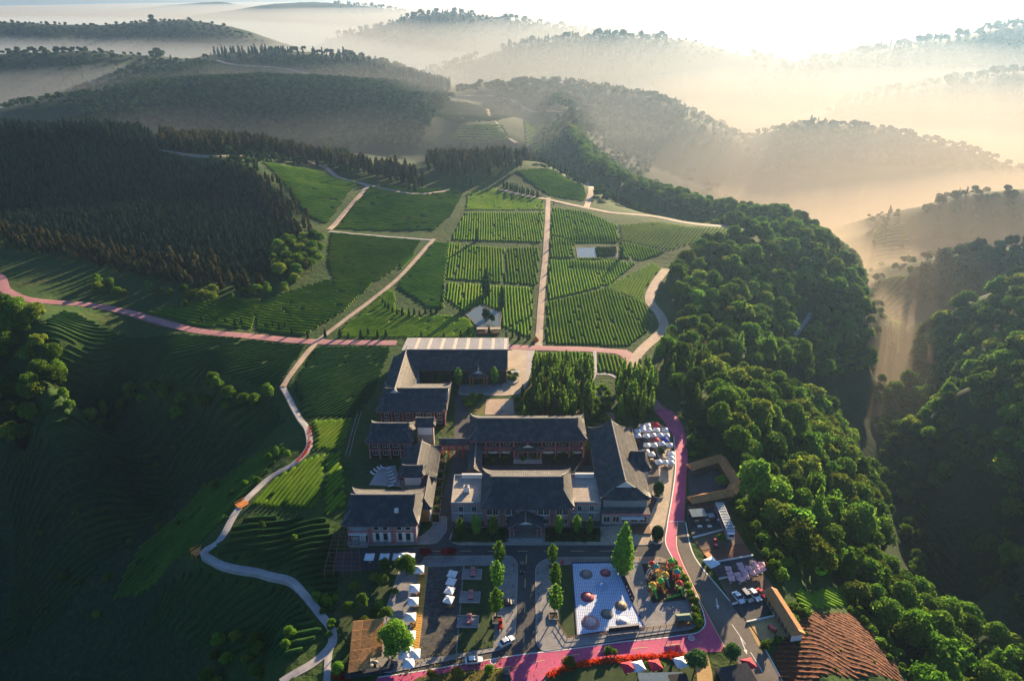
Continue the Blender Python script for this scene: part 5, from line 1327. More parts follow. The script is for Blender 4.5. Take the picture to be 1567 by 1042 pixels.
# --- the long hall: main range, wing and metal lean-to
hall = thing('long_hall', 'long tiled hall with a left wing and a pale ribbed metal roof behind', 'hall')
lx0, lx1 = E(622, 535, 11.5)[0], E(776, 567, 6.5)[0]; ly0 = E(700, 567, 6.5)[1]; lyr = E(700, 535.4, 11.5)[1]
b = MB(); nsl = 8; rb = MB()
xr = E(777, 535.4, 11.5)[0]; xl = E(619, 533, 11.5)[0]
for t in range(nsl):
    t0, t1 = t / nsl, (t + 1) / nsl; f = lambda q: 6.5 + 5 * (.7 * q + .3 * q * q)
    b.add([(-41 - 6 * t0, ly0 + (lyr - ly0) * t0, f(t0)), (xr, ly0 + (lyr - ly0) * t0, f(t0)), (xr, ly0 + (lyr - ly0) * t1, f(t1)), (-41 - 6 * t1, ly0 + (lyr - ly0) * t1, f(t1))], [(0, 1, 2, 3)])
roof = b.build('roof', M_TILE, hall)
k = 64
for i in range(k):
    x = -40 + (xr + 40) * i / k
    for t0, t1 in ((0, .5), (.5, 1)):
        p, q = (x, ly0 + (lyr - ly0) * t0, f(t0)), (x, ly0 + (lyr - ly0) * t1, f(t1))
        rb.add([(p[0]-.09, p[1], p[2]), (p[0], p[1], p[2]+.13), (p[0]+.09, p[1], p[2]), (q[0]-.09, q[1], q[2]), (q[0], q[1], q[2]+.13), (q[0]+.09, q[1], q[2])], [(0, 1, 4, 3), (1, 2, 5, 4)])
tag(rb.build('tile_ribs', M_TILE, roof), kind='stuff')
b = MB(); b.tube([(-47, lyr, 11.6), (0, lyr, 11.6), (xr + .2, lyr, 11.7)], .25, 6); b.build('ridge', M_RIDGE, roof)
walls(hall, -40, xr - .8, ly0 + 1.2, lyr + 8, 0, 6.3, M_DARKW)
beam(hall, -39, xr - .6, ly0 + .5, ly0 + .8, 5.7, 6.3, M_BROWNW)
for k in range(9): window(hall, -36 + k * 4.0, ly0 + 1.2, 3.2, 2.2, 2.6, frame=M_BROWNW)
for k in range(10): column(hall, -38.5 + k * 4.0, ly0 + .7, 0, 5.7, .2, M_BROWNW)
hip_roof(hall, -53, -40, E(575, 612, 6.5)[1], lyr + 2, 6.5, 11.4, 'y', (.4, .4), (.9, .9), .3, gcol=M_WHITEW)
walls(hall, -51.6, -40.02, E(575, 612, 6.5)[1] + 1.5, lyr, 0, 6.2, M_GREYW, 'wing_wall')
M_METAL = mat('pale_sheet_metal', (.27, .265, .275), (.20, .195, .20), .4, .45, .0)
lyb = E(700, 520, 7.6)[1]
b = MB(); b.add([(xl - 1.2, lyr + .3, 11.2), (xr + .3, lyr + .3, 11.2), (xr + .3, lyb, 8.6), (xl - 1.2, lyb, 8.6), (xl - 1.2, lyr + .3, 11.0), (xr + .3, lyr + .3, 11.0), (xr + .3, lyb, 8.4), (xl - 1.2, lyb, 8.4)], [(0, 1, 2, 3), (7, 6, 5, 4), (0, 3, 7, 4), (1, 5, 6, 2), (3, 2, 6, 7), (0, 4, 5, 1)])
lt = b.build('metal_roof', M_METAL, hall)
M_SKYL = mat('cream_skylight', (.58, .50, .38), (.50, .43, .32), .5, .4)
for k in range(8):
    x = xl + 4 + (xr - xl) * k / 8
    b = MB(); b.add([(x, lyr + .4, 11.22), (x + 1.4, lyr + .4, 11.22), (x + 1.4, lyb - .1, 8.64), (x, lyb - .1, 8.64)], [(0, 1, 2, 3)]); b.build('skylight', M_SKYL, lt)
rb = MB()
for k in range(90):
    x = xl - 1 + (xr - xl + 1) * k / 89; rb.bar((x, lyr + .35, 11.24), (x, lyb - .02, 8.66), .07, .1)
tag(rb.build('roof_ribs', M_METAL, lt), kind='stuff')
walls(hall, xl, xr - .3, lyr + 8.01, lyb - .6, 0, 8.3, M_GREYW, 'rear_wall')
portico(hall, E(716, 577, 4.8)[0], E(748, 577, 4.8)[0], ly0 + 1.2, E(730, 578, 4.8)[1], 4.8, 8.0, M_ORANGE, steps=False)
# --- gallery ranges and pavilions on the left
gal = thing('gallery', 'grey gallery wing running down the left street under a two-sided tiled roof', 'gallery')
gy0, gy1 = E(660, 735, 6)[1], E(660, 684, 6)[1]
hip_roof(gal, -38.6, -25.2, gy0, gy1, 6.0, 9.4, 'y', (2.5, 2.5), (.5, .5))
walls(gal, -37.4, -26.2, gy0 + 1.2, gy1 - 1.2, 0, 5.8, M_GREYW)
gn0 = E(655, 780, 5.4)[1]
hip_roof(gal, -30.4, -25.2, gn0, gy0 + 1.0, 5.4, 7.4, 'y', (2.6, .3), (.0, .9), .5)
walls(gal, -29.6, -26.0, gn0 + .9, gy0 + .9, 0, 5.2, M_WHITEW, 'front_wall')
b = MB(); b.box(-29.0, -26.4, gn0 + .7, gn0 + .89, 0.1, 4.6); b.build('door_panel', M_ORANGE, gal)
for k in range(6): window(gal, -26.0, gn0 + 4 + k * 4.6, 2.6, 1.6, 1.8, 'right')
for (pl, pr, pf, pr2, ze, zr, lb, wm) in ((633.6, 666, 654.5, 639.6, 9.2, 11.8, 'pale stair pavilion behind the left middle hall', M_GREYW), (612.5, 649, 731, 712.6, 8.2, 10.8, 'pale stair pavilion between the left halls', M_GREYW)):
    x0, x1, y0, y1 = dims(pl, pr, pf, pr2, ze, zr)
    pv = thing('pavilion', lb, 'pavilion')
    hip_roof(pv, x0, x1, y0, y1, ze, zr, 'x', (1.6, 1.6), (.45, .45), .9, corner=2.5)
    walls(pv, x0 + 1.0, x1 - 1.0, y0 + 1.0, y1 - .8, 0, ze - .2, wm)
    beam(pv, x0 + 1.2, x1 - 1.2, y0 + .9, y0 + .998, ze - 3.6, ze - .5, M_WHITEW, 'panel'); beam(pv, x0 + .9, x0 + 1.15, y0 + .85, y0 + 1.1, 0, ze - .3); beam(pv, x1 - 1.15, x1 - .9, y0 + .85, y0 + 1.1, 0, ze - .3)
cor = thing('covered_walk', 'narrow tiled covered walk beside the dark court', 'covered walk')
cy0, cy1 = E(726, 722, 5)[1], E(726, 679, 5)[1]
hip_roof(cor, -15.4, -10.4, cy0, cy1, 5.0, 6.8, 'y', (.3, .3), (.9, .9), .2)
for k in range(8):
    for x in (-14.8, -11.0): column(cor, x, cy0 + .6 + (cy1 - cy0 - 1.2) * k / 7, 0, 4.8, .14)
gate = thing('covered_bridge', 'red timber covered bridge over the left street', 'bridge')
by0, byr = E(690, 681, 5.8)[1], E(690, 671.5, 7.6)[1]
hip_roof(gate, -26.0, -14.6, by0, 2 * byr - by0, 5.8, 7.6, 'x', (.3, .3), (.9, .9), .2)
for k in range(5):
    x = -25.4 + 10.2 * k / 4; column(gate, x, by0 + .5, 0, 5.6, .2, M_REDW); column(gate, x, 2 * byr - by0 - .5, 0, 5.6, .2, M_REDW)
for z in (3.4, 5.2): beam(gate, -25.6, -15.0, by0 + .35, by0 + .6, z, z + .35, M_REDW)
for k in range(4):
    x = -25.2 + 2.55 * k; pn = beam(gate, x + .15, x + 2.2, by0 + .40, by0 + .5, 3.76, 5.19, M_CREAM, 'panel')
    for j in range(4): beam(pn, x + .2 + j * .62, x + .3 + j * .62, by0 + .36, by0 + .398, 3.78, 5.17, M_REDW, 'lattice_bar')
walls(gate, -25.6, -15.0, by0 + .62, 2 * byr - by0 - .7, 3.1, 3.38, M_BROWNW, 'floor_deck')
# --- orange gallery round the dark court on the right
og = thing('courtyard_gallery', 'orange roofed gallery round three sides of the dark court', 'gallery')
M_OTILE = mat('orange_roof', (.50, .24, .09), (.38, .17, .06), .7, .7, bump=.3)
pts = [E(1055, 714, 3), E(1103, 699, 3), E(1127, 738, 3), E(1119, 752, 3), E(1056, 764, 3)]
for i in range(4):
    p, q = Vector(pts[i]), Vector(pts[i + 1]); d = (q - p).normalized(); nn = Vector((-d.y, d.x)); hw = 1.9
    p2, q2 = (p - d * .2, q + d * .2) if i else (p, q + d * .2)
    v = []
    for e in (p2, q2):
        for o_, z in ((-hw, 2.7), (0, 3.9), (hw, 2.7), (hw, 2.5), (-hw, 2.5)): c = e + nn * o_; v.append((c.x, c.y, z + .01 * i))
    b = MB(); b.add(v, [(0, 5, 6, 1), (1, 6, 7, 2), (2, 7, 8, 3), (3, 8, 9, 4), (4, 9, 5, 0), (0, 1, 2, 3, 4), (9, 8, 7, 6, 5)]); rf = b.build('roof', M_OTILE, og)
    rb = MB(); L = (q2 - p2).length; kk = int(L / .7)
    for j in range(kk):
        e = p2 + d * (j + .5) * L / kk
        for s in (-1, 1): f0 = e; f1 = e + nn * hw * s; rb.bar((f0.x, f0.y, 3.93 + .01*i), (f1.x, f1.y, 2.74 + .01*i), .12, .1)
    tag(rb.build('tile_ribs', M_OTILE, rf), kind='stuff')
    b = MB(); b.tube([(p2.x, p2.y, 3.98), (q2.x, q2.y, 3.98)], .14, 5); b.build('ridge', M_ORANGE, rf)
    for j in range(int(L / 2.6) + 1):
        e = p2 + d * min(j * 2.6 + .4, L)
        for s in (-1, 1): c = e + nn * s * 1.55; bb = MB(); bb.obox(c.x, c.y, 0.02, 2.6, .16, .16, math.atan2(d.y, d.x)); bb.build('post', M_BROWNW, og)
    bb = MB(); m_ = (p2 + q2) / 2 - nn * 1.6 ; bb.obox(m_.x, m_.y, 0.02, 1.1, L - .5, .12, math.atan2(d.y, d.x)); bb.build('low_wall', M_BROWNW, og)
# --- long orange shed at the lots
sh = thing('long_shed', 'long shed with a bright orange pitched roof beside the parked cars', 'shed')
p, q = Vector(E(1181, 899, 4.2)), Vector(E(1222, 963, 4.2)); d = (q - p).normalized(); nn = Vector((-d.y, d.x)); v = []
for e in (p - d * .5, q + d * .5):
    for o_, z in ((-2.0, 2.9), (0, 4.2), (2.0, 2.9), (2.0, 2.7), (-2.0, 2.7)): c = e + nn * o_; v.append((c.x, c.y, z))
b = MB(); b.add(v, [(0, 5, 6, 1), (1, 6, 7, 2), (2, 7, 8, 3), (3, 8, 9, 4), (4, 9, 5, 0), (0, 1, 2, 3, 4), (9, 8, 7, 6, 5)]); rf = b.build('roof', M_OTILE, sh)
L = (q - p).length; rb = MB()
for j in range(int(L / .7)):
    e = p + d * (j + .5) * .7
    for s in (-1, 1): f1 = e + nn * 2.0 * s; rb.bar((e.x, e.y, 4.23), (f1.x, f1.y, 2.94), .12, .1)
tag(rb.build('tile_ribs', M_OTILE, rf), kind='stuff')
c = (p + q) / 2; b = MB(); b.obox(c.x, c.y, -3, 2.68, L, 3.0, math.atan2(d.y, d.x)); b.build('wall', M_WHITEW, sh)
for j in range(8):
    e = p + d * (j + .5) * L / 8 - nn * 1.505; b = MB(); b.obox(e.x, e.y, .2, 2.2, 1.6, .08, math.atan2(d.y, d.x)); b.build('door', M_BROWNW, sh)
# ------------------------------------------------------------------ parasols
M_CANW = mat('white_canvas', (.72, .74, .76), (.62, .64, .66), 1.5, .8)
M_CANR = mat('red_canvas', (.55, .03, .06), (.45, .025, .05), 1.5, .8)
M_CANB = mat('blue_canvas', (.05, .09, .42), (.04, .07, .34), 1.5, .8)
M_CANP = mat('pink_canvas', (.74, .46, .48), (.64, .38, .40), 1.5, .8)
M_CANM = mat('crimson_canvas', (.45, .06, .09), (.36, .05, .07), 1.5, .8)
M_POLE = mat('pole_metal', (.30, .29, .28), (.22, .21, .20), 2, .4, .5)
M_WOODT = mat('table_wood', (.30, .17, .08), (.22, .12, .055), 2, .6)
_PM = {}
def parasol(px, py, m, label, group, w=2.9, h=2.9, rz=0.0, z=.15, sx=1.0):
    key = (m.name, round(w, 1))
    if key not in _PM:
        c = MB(); n = 6; v = []
        for i in range(n + 1):
            t = i / n; r = w / 2 * t; zz = h - .75 * t ** 1.15
            for k in range(16):
                a = 2*math.pi*k/16 + math.pi/4; q = max(abs(math.cos(a)), abs(math.sin(a)));
                sag = -.10 * t * (1 - abs(math.cos(2 * (a - math.pi/4))))
                v.append((r*math.cos(a)/q, r*math.sin(a)/q, zz + sag))
        f = [(i*16+k, i*16+(k+1) % 16, (i+1)*16+(k+1) % 16, (i+1)*16+k) for i in range(n) for k in range(16)]
        o = n * 16
        v += [(x, y, z2 - .22) for x, y, z2 in v[o:o+16]]; f += [(o+k, o+(k+1) % 16, o+16+(k+1) % 16, o+16+k) for k in range(16)]
        c.add(v, [q[::-1] for q in f]); cm = c.mesh('canopy', m)
        p = MB(); p.tube([(0, 0, .1), (0, 0, h - .05)], .045, 6); pm = p.mesh('pole', M_POLE)
        b = MB(); b.lathe([(.42, 0), (.42, .09), (.1, .14), (.08, .3)], 10); bm_ = b.mesh('base', M_KERB)
        ft = MB(); ft.lathe([(.0, h - .02), (.09, h + .02), (.05, h + .12), (.0, h + .2)], 8); fm = ft.mesh('finial', M_POLE)
        _PM[key] = (cm, pm, bm_, fm)
    x, y = E(px, py, z + h - .4)
    t = thing('parasol', label, 'parasol', (x, y, z), rz, group)
    for nm, me_ in zip(('canopy', 'pole', 'base', 'finial'), _PM[key]): link(nm, me_, t)
    t.scale = (sx, 1, 1)
    return t
def table_set(x, y, z, rz, label, group, top=M_WOODT):
    if 'tb' not in _PM:
        a = MB(); a.box(-.7, .7, -.45, .45, .70, .76); b = MB()
        for q in (-.55, .55):
            b.box(q - .04, q + .04, -.35, .35, .0, .69)
        s = MB(); s.box(-.6, .6, -.95, -.65, .40, .46); s.box(-.5, -.42, -.95, -.65, 0, .399); s.box(.42, .5, -.95, -.65, 0, .399)
        s2 = MB(); s2.box(-.6, .6, .65, .95, .40, .46); s2.box(-.5, -.42, .65, .95, 0, .399); s2.box(.42, .5, .65, .95, 0, .399)
        _PM['tb'] = (a, b.mesh('legs', M_POLE), s.mesh('bench', M_WOODT), s2.mesh('bench', M_WOODT))
    k = 'top' + top.name
    if k not in _PM: _PM[k] = _PM['tb'][0].mesh('tabletop', top)
    t = thing('table', label, 'table', (x, y, z), rz, group)
    link('tabletop', _PM[k], t); link('legs', _PM['tb'][1], t); link('bench', _PM['tb'][2], t); link('bench', _PM['tb'][3], t)
    return t
# the yellow deck, from its upper end down
for (a, b, lb) in ((641,869,'white parasol at the top of the yellow deck'), (634,898,'white parasol second down the yellow deck'), (632,918,'white parasol third down the yellow deck'), (628,942,'white parasol fourth down the yellow deck'),
                   (627,970,'white parasol peeping out beside the big round tree'), (623,992,'cream-lit white parasol below the round tree'), (619,999,'white parasol over a small stall below the round tree'), (634,998,'white parasol at the foot of the yellow deck'), (625,1012,'white parasol nearest the pink road below the yellow deck')):
    t = parasol(a, b, M_CANW, lb, 'white parasols along the yellow deck', 2.9, 2.9, 0.06, .36)
    if b < 960: table_set(t.location.x + .9, t.location.y - .2, .37, 0.06, lb.replace('white parasol', 'wooden table under the white parasol'), 'tables on the yellow deck')
for k, (a, b) in enumerate(((692,876),(690,888),(688,901),(686.5,915))):
    t = parasol(a, b, M_CANW, 'white parasol on the stone plaza, ' + ('topmost', 'second', 'third', 'lowest')[k] + ' of the close row of four', 'row of four parasols on the stone plaza', 2.6, 2.9, -.28, .19)
    table_set(t.location.x + .4, t.location.y - .5, .19, 1.4, 'wooden table under the ' + ('topmost', 'second', 'third', 'lowest')[k] + ' plaza parasol', 'tables on the stone plaza')
for a, b, lb in ((565,850,'white parasol nearest the pergola in the row before the left front hall'), (588,850,'white parasol in the middle before the left front hall'), (608,850,'white parasol next to the red shrubs'), (617,849,'white parasol touching its neighbour by the red shrubs'), (628,850,'cream-lit parasol closest to the red shrubs')):
    parasol(a, b, M_CANW, lb, 'parasols before the left front hall', 2.8, 2.9, 0, .1)
NEP = [(984,652,'W'),(976,658,'W'),(1004,648,'R'),(991,649,'W'),(984,656,'W'),(993,656,'W'),(1005,656,'W'),(1018,656,'W'),(976,665,'W'),(989,665,'W'),(999,664,'W'),(1010,664,'W'),(1020,664,'W'),(1004,671,'M'),(1018,671,'B'),
       (990,679,'W'),(1001,679,'W'),(1013,677,'W'),(1025,679,'W'),(989,689,'W'),(997,693,'W'),(1027,692,'W'),(1027,699,'W'),(1008,705,'W'),(1018,705,'W'),(1027,706,'W')]
nm = {'W': ('white', M_CANW), 'R': ('bright red', M_CANR), 'M': ('crimson', M_CANM), 'B': ('royal blue', M_CANB)}
for k, (a, b, c) in enumerate(NEP):
    if c == 'W':
        row = 'back' if b < 660 else 'second' if b < 670 else 'third' if b < 685 else 'fourth' if b < 700 else 'front'
        same = [q for q in NEP if q[2] == 'W' and (('back' if q[1] < 660 else 'second' if q[1] < 670 else 'third' if q[1] < 685 else 'fourth' if q[1] < 700 else 'front') == row)]
        i = sorted(same).index((a, b, c)); o = ('first', 'second', 'third', 'fourth', 'fifth', 'sixth', 'seventh')[i]
        lb = f'{o} white parasol from the hall in the {row} row of the crowded terrace'
    else: lb = f'{nm[c][0]} parasol among the white ones on the crowded terrace'
    t = parasol(a, b, nm[c][1], lb, 'parasols crowded on the terrace by the brick road', 2.5 if c != 'R' else 3.2, 2.9, .15 * (k % 3 - 1), .14)
    if k % 2 == 0: table_set(t.location.x, t.location.y - 1.2, .14, 0, 'wooden table under the ' + ' '.join(lb.replace(' on the crowded terrace', '').replace(' of the crowded terrace', '').replace('among the white ones', '').split()[:12]), 'tables on the crowded terrace')
PK = [(1115,868),(1133,862),(1155,860),(1166,861),(1118,876),(1136,868),(1146,867),(1158,866),(1167,868),(1120,883),(1129,877),(1140,873),(1152,874),(1160,871),(1134,884),(1142,880)]
for k, (a, b) in enumerate(PK):
    pos = sorted(PK).index((a, b)); o = ('leftmost','second','third','fourth','fifth','sixth','seventh','eighth','ninth','tenth','eleventh','twelfth','thirteenth','fourteenth','fifteenth','rightmost')[pos]
    parasol(a, b, M_CANP, f'pale pink canopy above the parked cars, {o} of the cluster counted from the road', 'pale pink canopies above the parked cars', 1.75, 2.6, .3 * (k % 3 - 1) + .2, .11)
parasol(1089, 858, M_CANW, 'white parasol on the edge of the grey road beside an orange stall', None, 3.6, 3.0, .5, .13)
for a, b, m, lb in ((961,1018,M_CANR,'red parasol at the left end of the row below the pink road'), (977,1017,M_CANW,'white parasol between the two red ones below the pink road'), (1003,1015,M_CANR,'red parasol right of the white planter below the pink road'), (1042,1011,M_CANW,'white parasol left of the dark round bush below the pink road'), (1146,1013,M_CANR,'red parasol on the edge of the grey road')):
    parasol(a, b, m, lb, None, 3.0, 2.9, .25, .06)
# ------------------------------------------------------------------ tables of the black terrace, loungers in the left court
k = 0
for (a, b), lb in zip(((1066,796),(1083,795),(1101,795),(1071,805),(1086,805)), ('white table in the back row nearest the road', 'white table in the middle of the back row', 'white table beside the pink bus', 'white table in the front row nearest the road', 'white table at the end of the front row')):
    table_set(*E(a, b, .9), .26, .15, lb + ' on the black terrace', 'white tables on the black terrace', M_WHITE)
def lounger(px, py, rz, label):
    x, y = E(px, py, .4); t = thing('sun_lounger', label, 'sun lounger', (x, y, .11), rz, 'white sun loungers round the left court')
    MB().box(-.35, .35, -1.0, .45, .28, .40).build('seat', M_WHITEW, t)
    b = MB(); b.add([(-.35,.451,.28),(.35,.451,.28),(.35,1.0,.75),(-.35,1.0,.75),(-.35,.451,.40),(.35,.451,.40),(.35,.97,.86),(-.35,.97,.86)], [(3,2,1,0),(4,5,6,7),(0,1,5,4),(1,2,6,5),(2,3,7,6),(3,0,4,7)]); b.build('backrest', M_WHITEW, t)
    for sx in (-.3, .3):
        for sy in (-.9, .35): b = MB(); b.box(sx-.03, sx+.03, sy-.03, sy+.03, 0, .279); b.build('leg', M_POLE, t)
for k, (a, b) in enumerate(((570,724),(575,720),(580,717),(585,715))): lounger(a, b, .9, 'white lounger of the left arc in the court, ' + ('outermost', 'second', 'third', 'innermost')[k] + ' one')
for k, (a, b) in enumerate(((594,717),(596,722),(598,727),(600,732),(602,737),(598,743))): lounger(a, b, -1.2, 'white lounger of the right arc in the court, ' + ('topmost', 'second', 'third', 'fourth', 'fifth', 'lowest')[k] + ' one')
# ------------------------------------------------------------------ cars
def carmat(name, c): return mat(name, c, c, 1, .25, .3, coat=.8, spec=.5)
M_TYRE = mat('tyre', (.02, .02, .02), (.03, .03, .03), 4, .9); M_RIM = mat('rim', (.5, .5, .52), (.4, .4, .42), 3, .3, .8)
M_LAMP = mat('lamp_glass', (.75, .75, .72), (.6, .6, .58), 4, .15); M_TAIL = mat('tail_lamp', (.5, .02, .02), (.4, .02, .02), 4, .2)
def car(px, py, rz, m, label, L=4.6, Wd=1.85, Hh=1.48, van=False, z=.06):
    x, y = E(px, py, z + .7); t = thing('parked_car', label, 'car', (x, y, z), rz, 'cars round the compound')
    l = L / 2; w = Wd / 2
    sec = [(-l, .36, .62, .84), (-l + .12, .26, .80, .94), (-l + .85, .24, .92, 1.0), (l * .42, .24, .90, 1.0), (l - .75, .24, .78, .96), (l - .12, .28, .66, .88), (l, .38, .56, .76)]
    b = MB(); n = 6
    for xx, z0, z1, k in sec:
        b.v += [(xx, -w*k, z0), (xx, -w*k*1.02, (z0+z1)*.55), (xx, -w*k*.92, z1), (xx, w*k*.92, z1), (xx, w*k*1.02, (z0+z1)*.55), (xx, w*k, z0)]
    for i in range(len(sec) - 1):
        for k in range(n): b.f.append((i*n+k, (i+1)*n+k, (i+1)*n+(k+1) % n, i*n+(k+1) % n)); b.mi.append(0)
    b.f += [tuple(range(n)), tuple(reversed(range((len(sec)-1)*n, len(sec)*n)))]; b.mi += [0, 0]
    b.build('body', m, t)
    # cabin: glass sides under a painted roof
    if van: top = [(-l + .15, -l + .35), (l * .55, l * .30)]
    else: top = [(-l + .55, -l + 1.15), (l * .46, l * .10)]
    (b0, t0), (b1, t1) = top; zb, zt = .86, Hh; wb, wt = w * .90, w * .72
    g = MB(); g.add([(b0,-wb,zb),(b1,-wb,zb),(b1,wb,zb),(b0,wb,zb),(t0,-wt,zt-.06),(t1,-wt,zt-.06),(t1,wt,zt-.06),(t0,wt,zt-.06)], [(0,1,5,4),(1,2,6,5),(2,3,7,6),(3,0,4,7)]); g.build('windows', M_GLASS, t)
    r = MB(); r.add([(t0-.05,-wt-.03,zt-.07),(t1+.05,-wt-.03,zt-.07),(t1+.05,wt+.03,zt-.07),(t0-.05,wt+.03,zt-.07),(t0+.08,-wt+.05,zt),(t1-.08,-wt+.05,zt),(t1-.08,wt-.05,zt),(t0+.08,wt-.05,zt)], [(3,2,1,0),(4,5,6,7),(0,1,5,4),(1,2,6,5),(2,3,7,6),(3,0,4,7)]); r.build('roof', m, t)
    for s in (-1, 1):
        pm = MB(); mx = (t0 + t1) / 2; pm.bar((mx, s*(wb+.005), zb), (mx, s*(wt+.02), zt-.06), .09, .05); pm.build('pillar', m, t)
        for xx in (-l * .60, l * .62):
            q = MB(); q.tube([(xx, s*(w-.20), .32), (xx, s*(w+.01), .32)], .33, 12); wh = q.build('wheel', M_TYRE, t)
            q = MB(); q.tube([(xx, s*(w+.011), .32), (xx, s*(w+.025), .32)], .2, 10); q.build('rim', M_RIM, wh)
        q = MB(); q.box(l - .16, l + .012, s*w*.50, s*w*.76, .56, .68); q.build('headlight', M_LAMP, t)
        q = MB(); q.box(-l - .012, -l + .1, s*w*.52, s*w*.80, .62, .76); q.build('tail_light', M_TAIL, t)
        q = MB(); q.box(l*.34, l*.34+.18, s*(w+.02), s*(w+.18), .92, 1.06); q.build('mirror', m, t)
    return t
CW = carmat('white_car_paint', (.70, .71, .73)); CK = carmat('black_car_paint', (.012, .012, .014)); CS = carmat('silver_car_paint', (.33, .31, .28)); CR = carmat('red_car_paint', (.45, .02, .025))
car(725, 1009, .12, CW, 'white car on the edge of the pink road below the plaza')
car(775, 980, .62, CW, 'white saloon on the corner pavement by the driveway', z=.15)
car(777, 921, .10, CK, 'black car under the street trees by the driveway', L=3.6, z=.15)
car(799, 866, -1.57, CK, 'black car coming up the driveway to the cross street')
car(776, 1034, -1.5, CK, 'black car crossing the pink road at the bottom')
car(1130, 913, -1.22, CW, 'white hatchback nearest the road in the lot under the pink canopies', L=4.3, z=.11)
car(1143, 911, -1.22, CS, 'silver van in the middle of the parked row', L=4.4, Hh=1.8, van=True, z=.11)
car(1155, 909, -1.22, CW, 'white saloon between the silver van and the red car', L=4.7, z=.11)
car(1165, 906, -1.0, CR, 'small red car at the end of the parked row beside the orange shed', L=3.5, Wd=1.6, z=.11)
def cart(px, py, rz, label):
    x, y = E(px, py, .8); t = thing('cargo_tricycle', label, 'tricycle', (x, y, .1), rz)
    b = MB(); b.box(-1.4, .3, -.55, .55, .5, 1.0); b.box(-1.3, .2, -.45, .45, 1.001, 1.05); b.build('cargo_box', CR, t)
    b = MB(); b.box(.35, 1.1, -.45, .45, .5, 1.7); b.build('cab', CR, t); b = MB(); b.box(1.101, 1.13, -.38, .38, 1.05, 1.55); b.build('windscreen', M_GLASS, t)
    for xx, yy in ((-1.0,-.6),(-1.0,.6),(.9,0)): q = MB(); q.tube([(xx, yy-.07, .28), (xx, yy+.07, .28)], .28, 10); q.build('wheel', M_TYRE, t)
cart(766, 955, 1.5, 'red cargo tricycle beside the square tree box by the driveway')
cart(1183, 962, -1.2, 'dark red cargo tricycle standing on the tan lot')
cart(1095, 831, 1.4, 'small red vehicle parked beside the shrub on the brown lot')
# --- the pink and white bus
bx, by = E(1100, 773, 2.2); b2 = E(1119, 819, 2.2); d = Vector((b2[0]-bx, b2[1]-by)); L = d.length; rz = math.atan2(d.y, d.x)
bus = thing('bus', 'long pink and white bus with a ribbed glass roof on the black terrace', 'bus', ((bx+b2[0])/2, (by+b2[1])/2, .26), rz)
l = L / 2; M_BUSP = carmat('pink_bus_paint', (.62, .34, .42))
MB().box(-l, l - .9, -1.25, 1.25, .4, 2.9).build('body', M_BUSP, bus)
b = MB(); pr = []
for i in range(7):
    a = math.pi / 2 * i / 6; pr.append((l - .9 + 1.1 * math.sin(a), 1.25 * (.45 + .55 * math.cos(a))))
v = [(x, -y, .4) for x, y in pr] + [(x, y, .4) for x, y in pr[::-1]]; n_ = len(v)
b.prism([(x, y) for x, y, _ in v], .4, 2.6); b.build('nose', carmat('white_bus_paint', (.70, .72, .75)), bus)
M_GLROOF = mat('grey_glass_roof', (.20, .26, .27), (.15, .20, .21), .8, .2)
MB().box(-l + .1, l - 1.0, -1.12, 1.12, 2.902, 3.05).build('roof_glass', M_GLROOF, bus)
for k in range(11):
    x = -l + .1 + (2 * l - 1.2) * k / 10; b = MB(); b.box(x - .07, x + .07, -1.22, 1.22, 2.95, 3.14); b.build('roof_rib', M_WHITE, bus)
for s in (-1, 1):
    b = MB(); b.box(-l, l - 1.0, s * 1.2 - .06, s * 1.2 + .06, 2.96, 3.16); b.build('roof_rail', M_WHITE, bus)
    for k in range(7): b = MB(); b.box(-l + .5 + k * 1.6, -l + 1.8 + k * 1.6, min(s*1.252, s*1.27), max(s*1.252, s*1.27), 1.5, 2.5); b.build('window', M_GLASS, bus)
    for x in (-l * .6, l * .55): q = MB(); q.tube([(x, s * 1.0, .42), (x, s * 1.28, .42)], .45, 12); q.build('wheel', M_TYRE, bus)
q = MB(); q.box(l + .0, l + .21, -.7, .7, 1.5, 2.4); q.build('windscreen', M_GLASS, bus)
# ------------------------------------------------------------------ the patterned court with its mounds
def courtmat():
    k = NT('blue_white_diamonds'); b = k.n('ShaderNodeBsdfPrincipled'); k.l(b.outputs[0], k.out.inputs[0])
    pos = k.n('ShaderNodeNewGeometry').outputs['Position']; mp = k.n('ShaderNodeMapping'); mp.inputs['Rotation'].default_value = (0, 0, math.radians(45)); mp.inputs['Scale'].default_value = (2.7, 2.7, 2.7)
    k.l(pos, mp.inputs['Vector']); ck = k.n('ShaderNodeTexChecker'); k.l(mp.outputs[0], ck.inputs['Vector']); ck.inputs['Scale'].default_value = 1.0
    ck.inputs['Color1'].default_value = (.70, .74, .80, 1); ck.inputs['Color2'].default_value = (.13, .25, .50, 1)
    c = k.mix(.4, ck.outputs[0], k.ramp(k.noise(.5, 4, pos), [(.3, (.7, .7, .7, 1)), (.7, (1.1, 1.1, 1.1, 1))]), 'MULTIPLY')
    k.l(c, b.inputs['Base Color']); b.inputs['Roughness'].default_value = .7
    return k.m
COURT = [(875,862),(946,861),(950,880),(966,920),(987,960),(931,966),(883,973)]
slab('court', COURT, .1, .24, courtmat(), 'blue and white diamond patterned play court')
M_NAVY = mat('navy_edge', (.02, .03, .09), (.015, .02, .07), 1, .6)
for i in range(len(COURT)):
    p, q = E(*COURT[i], 0), E(*COURT[(i+1) % len(COURT)], 0); b = MB(); b.bar((*p, .28), (*q, .28), .3, .3)
    tag(b.build('court_edge', M_NAVY), 'dark blue padded edge of the patterned court', kind='structure')
